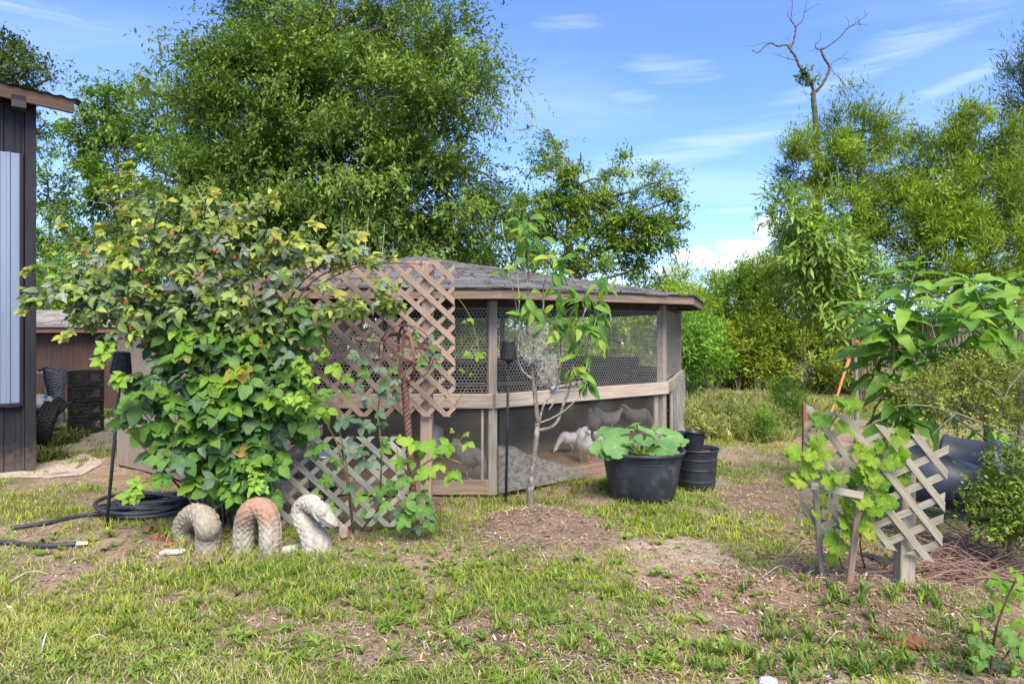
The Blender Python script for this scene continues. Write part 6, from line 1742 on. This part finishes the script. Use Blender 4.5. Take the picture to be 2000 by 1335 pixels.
# feathery dog fennel
for i, (a, b, hh) in enumerate([(1535, 830, .75), (1560, 825, .55), (1490, 850, .5), (1515, 800, .6)]):
    x, y = G(a, b + 15)
    bl_ = [(x, y, hh * .75, .13, .13, hh * .3), (x + .05, y, hh * .4, .16, .16, hh * .25)]
    tree('dog_fennel', ['feathery dog fennel, tallest of the clump left of the red stake', 'shorter feathery dog fennel next to the red stake', 'feathery dog fennel farthest from the red stake', 'feathery dog fennel rising behind the clump'][i], Vector((x, y, 0)), [Vector((x, y, hh * .4)), Vector((x, y, hh * .7)), Vector((x, y, hh))], .012, bl_, 40, 9, 7, .08, (.05, .008), .12, -.2, (.12, .22, .03), (.22, .34, .05), 520 + i, 'dog fennel clump', 'plant', bark=M_canegreen, twigs=14, upb=.8)
for i, (a, b, rx, ry, lb) in enumerate([(1390, 800, 45, 32, 'low weedy bush right of the coop corner'), (1455, 795, 45, 28, 'low weedy bush in the middle of the clearing'), (1360, 825, 28, 25, 'scrubby plant against the coop corner'), (1425, 835, 45, 18, 'ground hugging bush behind the pots'), (1515, 820, 40, 30, 'leafy bush around the dog fennel')]):
    Y = G(a, b + ry)[1]; b += ry * .45; ry *= .55
    bl_ = [EB(a, b, rx, ry, Y), EB(a - rx * .5, b + ry * .3, rx * .5, ry * .6, Y), EB(a + rx * .5, b + ry * .2, rx * .5, ry * .7, Y)]
    tree('weed_bush', lb, Vector((P(a, 0, Y).x, Y, 0)), [P(a, b + ry * .5, Y), P(a, b, Y), P(a, b - ry * .5, Y)], .015, bl_, 26, 9, 8, .12, (.06, .016), .22, .0, (.20, .25, .06), (.42, .44, .14), 560 + i, 'weedy bushes in the clearing', 'bush', bark=M_canegreen, twigs=20, upb=.5)
# ------------------------------------------------------------------ chickens
def feathers(name, c0, c1, c2):
    m = NT(name)
    a = m.noise(45, 5, .7); b = m.noise(9, 3)
    c = m.ramp(a, [(.3, c0), (.65, c1)]); c = m.mix(m.range(b, .5, .7, 0, .6), c, c2)
    return m.done(m.princ(c, .8, spec=.15, normal=m.bump(a, .5, .006)))
F_white = feathers('feathers_white', (.62, .59, .55), (.82, .80, .77), (.70, .66, .60))
F_grey = feathers('feathers_grey', (.16, .15, .14), (.34, .32, .30), (.45, .42, .38))
F_tan = feathers('feathers_tan', (.38, .32, .26), (.60, .53, .45), (.70, .64, .56))
M_comb = plain('comb_red', (.45, .04, .03), .5)
M_shank = plain('shank_yellow', (.50, .36, .16), .6)
def chicken(base, heading, mat, label, pose='stand', s=1.0, comb=True):
    """one continuous body lofted from tail to beak; local X forward"""
    M = Matrix.Translation(base) @ Matrix.Rotation(heading, 4, 'Z') @ Matrix.Scale(s, 4)
    Mr = Matrix.Translation(base)
    t = thing('chicken', base, label, 'chicken', 'chickens in the coop')
    body = [(-.235, .40, .006, .012), (-.215, .37, .02, .05), (-.17, .315, .042, .060), (-.12, .265, .072, .078), (-.06, .235, .092, .094), (.0, .225, .098, .100), (.06, .235, .092, .094), (.10, .262, .074, .078)]
    if pose == 'stand':
        neck = [(.125, .305, .052, .054), (.14, .345, .037, .038), (.15, .375, .031, .031), (.162, .398, .032, .032), (.178, .408, .029, .028), (.196, .405, .016, .015), (.208, .401, .009, .009), (.226, .394, .002, .002)]
        hp = Vector((.168, 0, .405))
    elif pose == 'peck':
        neck = [(.145, .235, .054, .056), (.185, .19, .040, .040), (.215, .14, .031, .032), (.235, .095, .031, .031), (.25, .07, .030, .029), (.26, .052, .016, .016), (.266, .04, .009, .009), (.274, .022, .002, .002)]
        hp = Vector((.245, 0, .08))
    else:
        neck = [(.13, .285, .052, .054), (.155, .31, .040, .040), (.175, .33, .032, .032), (.19, .348, .032, .031), (.207, .352, .028, .027), (.224, .347, .015, .015), (.236, .342, .009, .009), (.254, .334, .002, .002)]
        hp = Vector((.197, 0, .352))
    sec = body + neck
    pts = curve_pts([Vector((a, 0, b)) for a, b, _, _ in sec], 60)
    nk = 22; mb = MB()
    for i, p in enumerate(pts):
        f = i / 60 * (len(sec) - 1); k = min(int(f), len(sec) - 2); g = f - k
        a_ = sec[k][2] + (sec[k + 1][2] - sec[k][2]) * g; b_ = sec[k][3] + (sec[k + 1][3] - sec[k][3]) * g
        tg = (pts[min(i + 1, 60)] - pts[max(i - 1, 0)]).normalized(); upv = Vector((0, 1, 0)).cross(tg); upv = -upv if upv.dot(Vector((-tg.z, 0, tg.x))) < 0 else upv
        for q in range(nk):
            an = 2 * PI * q / nk
            wing = 1 + (.10 if (8 <= i <= 30 and abs(math.cos(an)) > .72 and -.55 < math.sin(an) < .62) else 0)
            ruff = 1 + .03 * math.sin(q * 3 + i * 2.3)
            mb.v.append(tuple(M @ (p + Vector((0, 1, 0)) * math.cos(an) * a_ * wing * ruff + upv * math.sin(an) * b_ * ruff)))
    for i in range(60):
        for q in range(nk):
            a = i * nk + q; b = i * nk + (q + 1) % nk; mb.f.append((a, b, b + nk, a + nk))
    # tail fan as part of the same skin
    for k in range(-3, 4):
        w0 = Vector((-.16, .012 * k, .33)); w1 = Vector((-.255 + .010 * abs(k), .016 * k, .405 - .015 * abs(k)))
        mb.tube([M @ w0, M @ w0.lerp(w1, .6), M @ w1], [.012 * s, .018 * s, .004 * s], 6)
    for sgn in (1, -1):                               # thighs
        mb.tube(curve_pts([M @ Vector((.0, .045 * sgn, .20)), M @ Vector((.02, .05 * sgn, .15)), M @ Vector((-.005, .048 * sgn, .10))], 6), [.045 * s, .042 * s, .036 * s, .030 * s, .022 * s, .015 * s, .011 * s], 10)
    mb.build('body', mat, t, smooth=True)
    for sgn in (1, -1):
        lg = MB(); hk = Vector((-.005, .048 * sgn, .105)); ft = Vector((.012, .05 * sgn, .012))
        lg.tube([M @ hk, M @ ft], [.008 * s, .0065 * s], 8)
        for a in (-28, 0, 28, 180):
            L = .055 if a != 180 else .028
            lg.tube([M @ ft, M @ (ft + Vector((math.cos(R(a)) * L * .6, math.sin(R(a)) * L * .6, .002))), M @ (ft + Vector((math.cos(R(a)) * L, math.sin(R(a)) * L, -.006)))], [.006 * s, .005 * s, .002 * s], 6)
        lg.build('leg', M_shank, t, smooth=True)
        MB().lathe([(.0003, -.004), (.0045, 0), (.0003, .003)], M @ Matrix.Translation(hp + Vector((.008, .027 * sgn, .004))) @ Matrix.Rotation(R(-90 * sgn), 4, 'X'), 8).build('eye', M_blackmatt, t)
    if comb:
        cb = MB()
        for k in range(4):
            c = hp + (Vector((.02 - .016 * k, 0, .036)) if pose != 'peck' else Vector((.036, 0, .02 + .012 * k - .01)))
            cb.lathe([(.0004, -.014), (.007, -.006), (.006, .006), (.0004, .016)], M @ Matrix.Translation(c) @ Matrix.Scale(.5, 4, (0, 1, 0)), 8)
        cb.build('comb', M_comb, t, smooth=True)
        wt = MB(); 
        for sgn in (1, -1):
            wt.lathe([(.0004, -.022), (.007, -.012), (.005, .0), (.0004, .004)], M @ Matrix.Translation(hp + Vector((.022, .008 * sgn, -.028))), 8)
        wt.build('wattle', M_comb, t, smooth=True)
    return t
def cpos(px, py, z=.04):
    x, y = G(px, py); x, y = P(px, py, y)[0], y
    return Vector((x, y, float(gz(x, y)) + .0))
chicken(cpos(1142, 903), R(-80), F_white, 'white hen standing upright nearest the screen, facing out', 'stand', .95, comb=False)
chicken(cpos(1116, 888), R(190), F_white, 'white hen bending to peck just behind the upright white hen', 'peck', .85, comb=False)
chicken(cpos(1158, 852), R(-110), F_tan, 'cream hen standing in the middle of the coop floor', 'stand', 1.05)
chicken(cpos(1190, 846), R(20), F_tan, 'tan hen in the middle of the coop, facing right', 'walk', 1.05)
chicken(cpos(1245, 842), R(15), F_grey, 'greyish hen at the back right of the coop', 'peck', 1.1)
chicken(cpos(1190, 893), R(10), F_white, 'white hen half hidden behind the squash leaves', 'peck', .8, comb=False)
chicken(cpos(918, 935), R(-40), F_grey, 'grey speckled hen pecking left of the corner post', 'peck', 1.0)
chicken(Vector((P(560, 900, 7.1).x, 7.1, .0)), R(185), F_grey, 'grey rooster with a red comb behind the lower lattice', 'stand', 1.45)

# ------------------------------------------------------------------ things by the brown shed
def crate(base, rz, label):
    t = thing('milk_crate', base, label, 'crate', 'stack of black milk crates')
    M = Matrix.Translation(base) @ Matrix.Rotation(rz, 4, 'Z'); W, Hc = .34, .225
    def bx(name, c, size, mat=M_blackmatt):
        MB().box((0, 0, 0), size).build(name, mat, t, M=M @ Matrix.Translation(c))
    for a, b in ((1, 1), (1, -1), (-1, 1), (-1, -1)): bx('corner_post', (a * (W / 2 - .02), b * (W / 2 - .02), Hc / 2), (.04, .04, Hc))
    for z, h in ((.02, .04), (Hc - .022, .044)):
        for q in range(4):
            Mq = Matrix.Rotation(R(90 * q), 4, 'Z'); MB().box((0, 0, 0), (W - .082, .014, h)).build('rim_rail', M_blackmatt, t, M=M @ Mq @ Matrix.Translation((0, -W / 2 + .008, z)))
    bx('floor', (0, 0, .008), (W - .05, W - .05, .01))
    for q in (0, 3, 1):                               # diagonal grid in each side
        Mq = Matrix.Rotation(R(90 * q), 4, 'Z'); mb = MB()
        for k in range(6):
            x = -.125 + k * .05
            for sg in (1, -1):
                mb.box((x, -W / 2 + .008, Hc / 2), (.010, .008, .19), Matrix.Rotation(R(34 * sg), 3, 'Y'))
        mb.build('side_grid', M_blackmatt, t, M=M @ Mq)
    return t
cb = gpt(150, 850)
for k in range(4):
    lb = ['bottom crate of the black milk crate stack', 'second black milk crate from the ground in the stack', 'third black milk crate from the ground in the stack', 'topmost black milk crate of the stack'][k]
    crate(Vector((cb.x, cb.y + .22, cb.z + .236 * k)), R(-4 + 5 * math.sin(k * 2)), lb)
r_ = random.Random(3)
for k, c in enumerate([(.25, .45, .48), (.60, .58, .55), (.55, .53, .50)]):
    bag = MB(); cc_ = Vector((cb.x + r_.uniform(-.06, .06), cb.y + .22, cb.z + .06 + .236 * k))
    for i in range(9):
        for j in range(12):
            th, ph = PI * i / 8, 2 * PI * j / 12
            g = 1 + .35 * (float(fbm(i * 1.3 + k * 9, j * 1.1, 95, 3)) - .5)
            bag.v.append((cc_.x + .13 * g * math.sin(th) * math.cos(ph), cc_.y + .13 * g * math.sin(th) * math.sin(ph), cc_.z + .02 + .055 * g * (1 + math.cos(th))))
    for i in range(8):
        for j in range(12):
            a = i * 12 + j; b = i * 12 + (j + 1) % 12; bag.f.append((a, b, b + 12, a + 12))
    ob = bag.build('rag_bundle', plain('rag_%d' % k, c, .8, var=.3, scale=20), None, at=cc_, smooth=True)
    tag(ob, ['pale blue rag bundle inside the lowest milk crate', 'white rag bundle inside the second milk crate', 'pale rag bundle inside the third milk crate'][k], 'rag')

def tyre(c, axis, Ro, w, label):
    t = thing('car_tyre', (c.x, c.y, 0), label, 'tyre')
    Q_ = Matrix.Translation(c) @ Vector(axis).to_track_quat('Z', 'Y').to_matrix().to_4x4()
    pr = [(Ro * .62, -w * .42), (Ro * .70, -w * .5), (Ro * .90, -w * .5), (Ro * .97, -w * .42), (Ro * .985, 0), (Ro * .97, w * .42), (Ro * .90, w * .5), (Ro * .70, w * .5), (Ro * .62, w * .42)]
    MB().lathe(pr, Q_, 48).build('carcass', M_blackmatt, t, smooth=True)
    mb = MB()
    for k in range(44):
        a = 2 * PI * k / 44
        for j, z in enumerate((-.34, -.11, .11, .34)):
            M_ = Q_ @ Matrix.Rotation(a + .07 * (j % 2), 4, 'Z') @ Matrix.Translation((Ro * .985, 0, z * w)) @ Matrix.Rotation(R(18 if j < 2 else -18), 4, 'X')
            mb.box((0, 0, 0), (.03, .032, w * .19)); 
            for i in range(len(mb.v) - 8, len(mb.v)): mb.v[i] = tuple(M_ @ Vector(mb.v[i]))
    o = mb.build('tread_blocks', M_blackmatt, t); o['kind'] = 'stuff'
    MB().lathe([(.0005, -.02), (Ro * .3, -.03), (Ro * .55, -w * .25), (Ro * .62, -w * .42), (Ro * .60, -w * .44), (Ro * .52, -w * .3), (.0005, -.05)], Q_, 32).build('rim', plain('steel_rim', (.35, .36, .37), .5, metal=.6), t, smooth=True)
    return t
tc_ = gpt(70, 882)
tyre(Vector((P(86, 0, tc_.y + .2).x, tc_.y + .2, .31)), (-.82, -.45, .30), .31, .20, 'worn black car tyre leaning behind the metal building corner')
tyre(Vector((P(92, 0, tc_.y + .85).x, tc_.y + .85, .36)), (-.6, -.3, .65), .28, .19, 'second black tyre lying behind the leaning tyre')
bb = board('brick_block', (tc_.x - .06, tc_.y - .12, .055), (tc_.x + .10, tc_.y - .12, .055), .10, .10, (0, -1, 0), plain('pink_brick', (.36, .24, .19), .9, var=.3, scale=25), None)
tag(bb, 'pinkish block wedged under the leaning tyre', 'block')
# rolled plastic mesh, bent over
YM = 10.4
roll = thing('plastic_mesh_roll', (P(100, 0, YM).x, YM, 0), 'dark blue plastic mesh sheet rolled upright beside the crates', 'roll')
m = NT('blue_mesh'); wv = m.n('ShaderNodeTexVoronoi'); wv.inputs['Scale'].default_value = 38; m.l(m.n('ShaderNodeTexCoord').outputs['Object'], wv.inputs['Vector'])
vd = wv.outputs['Distance']
M_bm = m.done(m.princ(m.ramp(vd, [(.1, (.075, .085, .125)), (.6, (.15, .165, .215))]), .45, normal=m.bump(vd, .8, .02)))
mb = MB(); nn_ = 22
for i in range(nn_ + 1):
    f = i / nn_
    c = P(97 + 10 * f * f, 722 + 105 * f, YM - .1 * f); w = (.165 - .09 * f) * (1 + .05 * math.sin(f * 9))
    for j in range(25):
        a = PI * (-.15 + 1.3 * j / 24)
        mb.v.append((c.x - w * math.cos(a), c.y + .12 - w * .8 * math.sin(a), c.z + .02 * math.sin(a * 3)))
for i in range(nn_):
    for j in range(24):
        a = i * 25 + j; mb.f.append((a, a + 1, a + 26, a + 25))
mb.build('sheet', M_bm, roll, smooth=True)
MB().tube(curve_pts([P(76, 724, YM - .2), P(95, 717, YM - .3), P(118, 724, YM - .2)], 10), .014, 8).build('rolled_edge', M_bm, roll, smooth=True)
sack = MB(); cc_ = P(78, 790, 9.9)
for i in range(13):
    for j in range(18):
        th, ph = PI * i / 12, 2 * PI * j / 18; g = 1 + .5 * (float(fbm(i * .9, j * .8, 97, 3)) - .5)
        sack.v.append((cc_.x + .18 * g * math.sin(th) * math.cos(ph), cc_.y + .2 * g * math.sin(th) * math.sin(ph), max(0, cc_.z + .14 * g * math.cos(th))))
for i in range(12):
    for j in range(18):
        a = i * 18 + j; b = i * 18 + (j + 1) % 18; sack.f.append((a, b, b + 18, a + 18))
ms = NT('printed_sack'); sb_ = ms.noise(7, 4)
M_sack = ms.done(ms.princ(ms.ramp(sb_, [(.40, (.03, .14, .42)), (.46, (.62, .60, .56)), (.60, (.55, .52, .47))]), .5))
tag(sack.build('feed_sack', M_sack, None, at=(cc_.x, cc_.y, 0), smooth=True), 'crumpled blue and white sack beside the rolled mesh', 'sack')
MB_ = MB(); tb = P(90, 735, 11.2)
tbl = thing('work_table', (tb.x - .2, 11.3, 0), 'low pale topped table behind the mesh roll', 'table')
board('top', (tb.x - .8, 11.3, .85), (tb.x + .25, 11.3, .85), .6, .04, (0, 0, 1), M_rail, tbl)
for q in ((-.75, 0), (.2, 0), (-.75, .5), (.2, .5)): board('leg', (tb.x + q[0], 11.05 + q[1], 0), (tb.x + q[0], 11.05 + q[1], .83), .06, .06, (0, -1, 0), M_grey_wood, tbl)

# ------------------------------------------------------------------ behind the lower lattice
bk = Vector((P(630, 0, 5.95).x, 5.95, 0))
bkt = thing('metal_bucket', bk, 'dented galvanised bucket behind the lower lattice', 'bucket')
M_galv = plain('galvanised', (.42, .43, .43), .35, metal=.7, var=.25, scale=10)
MB().lathe([(.0005, 0), (.11, 0), (.115, .02), (.15, .26), (.158, .27), (.158, .285), (.148, .285), (.112, .02), (.0005, .015)], Matrix.Translation(bk + Vector((0, 0, .22))), 28).build('pail', M_galv, bkt, smooth=True)
MB().lathe([(.13, 0), (.13, .2), (.0005, .2)], Matrix.Translation(bk), 20).build('stand', M_dark, bkt)
MB().tube([bk + Vector((.155 * math.cos(a / 10 * PI), -.03, .49 + .10 * math.sin(a / 10 * PI))) for a in range(11)], .004, 6).build('handle', M_wire, bkt, smooth=True)
wbx = thing('white_jug', (P(512, 0, 5.9).x, 5.9, 0), 'white plastic jug and lid behind the lower lattice', 'jug')
M_wpl = plain('white_plastic', (.62, .63, .64), .4, var=.12)
jc = Vector((P(512, 0, 5.9).x, 5.9, 0))
MB().lathe([(.0005, 0), (.12, 0), (.135, .03), (.14, .30), (.11, .37), (.04, .41), (.04, .45), (.0005, .45)], Matrix.Translation(jc), 8).build('body', M_wpl, wbx, smooth=False)
MB().lathe([(.047, .44), (.047, .475), (.0005, .475)], Matrix.Translation(jc), 14).build('lid', M_blackmatt, wbx)
MB().tube(curve_pts([jc + Vector((.10, -.07, .38)), jc + Vector((.17, -.09, .30)), jc + Vector((.145, -.08, .16))], 10), .014, 8).build('handle', M_wpl, wbx, smooth=True)

# ------------------------------------------------------------------ black barrels at the right
M_barrel = plain('black_plastic_sky', (.055, .06, .082), .42, var=.25, scale=6, bump=.04)  # black plastic with the bluish sky reflection put into its base colour
M_crate = plain('crate_plastic', (.05, .05, .052), .55, var=.3)
def barrel(a, b, prof, label, hole=None):
    t = thing('black_barrel', Vector((a.x, a.y, 0)), label, 'barrel', 'black plastic barrels lying at the right')
    d = (b - a); L = d.length; Q_ = Matrix.Translation(a) @ d.to_track_quat('Z', 'Y').to_matrix().to_4x4()
    MB().lathe([(r, z * L) for r, z in prof], Q_, 40).build('shell', M_barrel, t, smooth=True)
    rr0, z0 = prof[-1]
    return t, Q_, L
ba, bb2 = P(1905, 960, 4.95), P(1735, 905, 5.35)
t, Q_, L = barrel(ba, bb2, [(.0005, .0), (.17, .0), (.185, .02), (.20, .5), (.215, .9), (.225, .92), (.225, .97), (.21, .99), (.19, .6), (.0005, .5)], 'black tapered barrel with a torn hole, lying nearest the leaning trellis')
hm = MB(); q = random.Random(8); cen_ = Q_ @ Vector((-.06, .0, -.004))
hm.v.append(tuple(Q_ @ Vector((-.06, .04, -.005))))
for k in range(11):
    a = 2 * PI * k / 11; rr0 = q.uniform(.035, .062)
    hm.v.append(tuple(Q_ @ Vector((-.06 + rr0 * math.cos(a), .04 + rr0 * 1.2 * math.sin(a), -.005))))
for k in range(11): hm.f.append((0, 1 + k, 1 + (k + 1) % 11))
hm.build('hole_shade_patch', plain('hole_shade', (.004, .004, .004), .9), t)  # flat near-black patch painted for the shade inside the torn hole
ba, bb2 = P(2040, 930, 5.3), P(1840, 905, 5.75)
t, Q_, L = barrel(ba, bb2, [(.0005, 0), (.21, 0), (.22, .03), (.225, .42), (.25, .44), (.25, .48), (.226, .50), (.235, .93), (.25, .95), (.25, .985), (.23, 1.0), (.21, .7), (.0005, .6)], 'black ringed barrel lying behind the torn one')

# ------------------------------------------------------------------ odds and ends on the ground
M_brick = plain('broken_brick', (.30, .105, .06), .9, var=.35, scale=40, bump=.5)
r_ = random.Random(6)
for i, (a, b, w, hh) in enumerate([(291, 1042, .055, .05), (302, 1060, .045, .05), (318, 1062, .04, .05), (338, 1058, .07, .02), (330, 1070, .06, .02), (356, 1070, .05, .03), (345, 1062, .08, .018), (312, 1052, .04, .03)]):
    p = gpt(a, b, hh * .35); mb = MB()
    M_ = Matrix.Translation(p) @ Euler((r_.uniform(-.4, .4), r_.uniform(-.4, .4), r_.uniform(0, 3))).to_matrix().to_4x4()
    vs = [Vector((x * w / 2 * r_.uniform(.7, 1.1), y * w * .4 * r_.uniform(.7, 1.1), z * hh / 2 * r_.uniform(.7, 1.1))) for x in (-1, 1) for y in (-1, 1) for z in (-1, 1)]
    mb.add(vs, [(0, 1, 3, 2), (4, 6, 7, 5), (0, 4, 5, 1), (2, 3, 7, 6), (0, 2, 6, 4), (1, 5, 7, 3)])
    tag(mb.build('brick_fragment', M_brick, None, M=M_), ['broken red brick piece farthest left, nearest the hose', 'upright broken brick piece standing by the leftmost piece', 'narrow upright broken brick piece in the middle of the pile', 'long thin brick sliver at the back of the pile', 'flat brick sliver at the front of the pile', 'broken brick piece touching the tan serpent coil', 'longest flat brick sliver on the pile', 'small broken brick lump behind the upright pieces'][i], 'brick', 'broken brick fragments')
def slab(name, a, b, w, d_, h, mat, label, cat, rz=0, seed=0, tilt=0):
    q = random.Random(seed); mb = MB(); n = 12; p = gpt(a, b, h * .3)
    rg = [(1 + q.uniform(-.25, .2)) for _ in range(n)]
    M_ = Matrix.Translation(p) @ Matrix.Rotation(rz, 4, 'Z') @ Matrix.Rotation(tilt, 4, 'X')
    for z, sc_ in ((0, 1), (h * .6, 1), (h, .85)):
        for k in range(n):
            an = 2 * PI * k / n; mb.v.append((w / 2 * rg[k] * sc_ * math.cos(an), d_ / 2 * rg[k] * sc_ * math.sin(an), z + q.uniform(-.1, .1) * h))
    for i in range(2):
        for k in range(n):
            x = i * n + k; y = i * n + (k + 1) % n; mb.f.append((x, y, y + n, x + n))
    mb.f.append(tuple(range(2 * n, 3 * n)))
    return tag(mb.build(name, mat, None, M=M_), label, cat)
M_pale = plain('pale_stone', (.46, .42, .37), .9, var=.2, scale=20)
slab('flat_stone', 337, 1083, .17, .06, .025, M_pale, 'pale flat stone in front of the tan serpent coil', 'stone', R(12), 1)
slab('flat_stone', 568, 1077, .17, .06, .03, M_pale, 'tan flat stone leaning in grass between serpent arch and head', 'stone', R(35), 2)
slab('flat_stone', 672, 1054, .07, .06, .08, plain('pink_stone', (.33, .25, .21), .9), 'small rounded pinkish stone right of the serpent head', 'stone', 0, 3)
slab('bark_slab', 1772, 1258, .30, .13, .022, plain('red_bark', (.23, .085, .05), .95, var=.45, scale=50, bump=1.0, bd=.02), 'curled red bark slab on the ground at lower right', 'bark', R(-25), 4)
slab('litter_scrap', 1468, 1020, .05, .03, .01, plain('white_scrap', (.7, .68, .66), .7), 'small white scrap in the grass left of the trellis', 'scrap', 0, 5)
slab('litter_scrap', 14, 1183, .05, .035, .015, bpy.data.materials['white_scrap'], 'small white scrap in grass at the far left', 'scrap', 0, 6)
slab('crumpled_wrapper', 1500, 1330, .10, .05, .03, plain('foil', (.60, .62, .72), .35, var=.3, scale=60, bump=1, bd=.02), 'crumpled silvery wrapper at the bottom edge', 'wrapper', 0, 7)
slab('dark_bag', 1612, 1052, .14, .05, .06, plain('blue_bag', (.06, .08, .14), .4, var=.5, scale=40, bump=1, bd=.02), 'crumpled dark blue bag behind the low frame', 'bag', R(20), 8)
slab('orange_leaf', 1150, 892, .04, .03, .006, plain('orange_leafm', (.6, .26, .05), .8), 'orange scrap on the coop floor', 'scrap', 0, 9)
# black ground cloth by the right trellis
mb = MB()
for i in range(17):
    for j in range(6):
        f, g = i / 16, j / 5
        a = gpt(1690 + 170 * f, 1092 + 40 * f); p = a + Vector((0, (.10 + .05 * math.sin(i)) * (g - .5) * 2, 0))
        mb.v.append((p.x, p.y, float(gz(p.x, p.y)) + .012 + .02 * float(fbm(i * .8, j * .9, 98, 3))))
for i in range(16):
    for j in range(5):
        a = i * 6 + j; mb.f.append((a, a + 1, a + 7, a + 6))
tag(mb.build('weed_cloth', M_black, None, at=gpt(1760, 1110), smooth=True), 'strip of black weed cloth on the mulch behind the trellis post', 'cloth')
# dry brush heap
q = random.Random(19); Vb = MB()
for i in range(260):
    p0 = gpt(q.uniform(1780, 2010), q.uniform(1050, 1150), q.uniform(0, .04))
    an = q.choice([q.uniform(-.5, .5), q.uniform(2.6, 3.6), q.uniform(0, 6.28)]); L = q.uniform(.15, .6)
    hgt_ = q.uniform(0, .22) * (1 if q.random() < .45 else .1)
    p1 = p0 + Vector((math.cos(an) * L, math.sin(an) * L * .4, hgt_)); mid = p0.lerp(p1, .5) + rv(q, .05) + Vector((0, 0, .03))
    Vb.tube(curve_pts([p0, mid, p1], 5), taper(6, .004, .0015), 4, caps=False)
o = Vb.build('dry_brush', plain('brush_stems', (.24, .15, .115), .85, var=.4, scale=20), None, at=gpt(1890, 1100)); tag(o, 'heap of thin dry reddish twigs below the dark shrub', 'brush', kind='stuff')
STK = [([(1835, 1110), (1920, 1075), (2010, 1035)], 'long dry cane slanting across the brush heap', M_canedry, .004), ([(80, 1285), (90, 1258), (98, 1235)], 'forked white twig in grass at lower left', M_pale, .006), ([(160, 1262), (190, 1250), (212, 1248)], 'short pale stick in grass at lower left', M_canedry, .006), ([(20, 1135), (60, 1125), (95, 1122)], 'grey stick lying in the left grass', M_canedry, .006), ([(1470, 1165), (1520, 1135), (1545, 1128)], 'straw coloured stick across the dirt mound', M_canedry, .004), ([(1612, 1085), (1580, 1060), (1540, 1090), (1530, 1080)], 'thin curved dry stem beside the low frame', M_canedry, .003), ([(1690, 1155), (1720, 1168), (1745, 1176)], 'thin twig on the mulch between frame and post', M_canedry, .004), ([(1612, 1260), (1635, 1252), (1650, 1245)], 'short tan stick among the weeds at lower right', M_canedry, .004), ([(850, 985), (860, 1000), (858, 1050)], 'dead bramble loop right of the lower lattice', M_cane, .005)]
for c, lb, mt, r0 in STK:
    pts = [gpt(a, b, .015 + .03 * (i == 1)) for i, (a, b) in enumerate(c)]
    tag(MB().tube(curve_pts(pts, 12), taper(13, r0, r0 * .5), 6).build('stick', mt, None, at=pts[0], smooth=True), lb, 'stick')
# pale boards in the clearing
pbm = wood('pale_board', (.55, .53, .49), (.38, .36, .33), None, 18)
b_ = board('pale_board', P(1395, 766, 16.8), P(1512, 771, 16.2), .10, .05, (0, -1, 0), pbm, None); tag(b_, 'long pale board lying in the clearing beyond the coop', 'board')
b_ = board('grey_board', P(1322, 762, 17.2), P(1400, 768, 16.4), .14, .05, (0, -1, .4), M_grey_wood, None); tag(b_, 'short grey board beside the coop in the clearing', 'board')
# pipe resting on the coop rail and a bolt with a white ring
pr_ = thing('rail_pipe', P(1110, 752, 6.95), 'grey pipe with a blue taped end resting on the coop rail', 'pipe')
MB().tube(curve_pts([P(1086, 757, 6.9), P(1120, 749, 7.0), P(1160, 742, 7.15)], 8), .016, 8).build('pipe', M_barkgrey, pr_, smooth=True)
MB().tube([P(1076, 759, 6.88), P(1088, 756.5, 6.9)], .021, 8).build('taped_end', plain('blue_tape', (.30, .38, .55), .5), pr_, smooth=True)
eb = thing('eye_bolt', P(1214, 670, 7.5), 'small white ended rod poking through the wire of the front right panel', 'rod')
MB().tube([P(1190, 663, 7.9), P(1213, 670, 7.45)], .007, 8).build('rod', M_dark, eb, smooth=True)
MB().lathe([(.0005, -.012), (.014, -.008), (.017, 0), (.014, .008), (.0005, .012)], Matrix.Translation(P(1215, 670.5, 7.43)), 12).build('knob', M_wpl, eb, smooth=True)
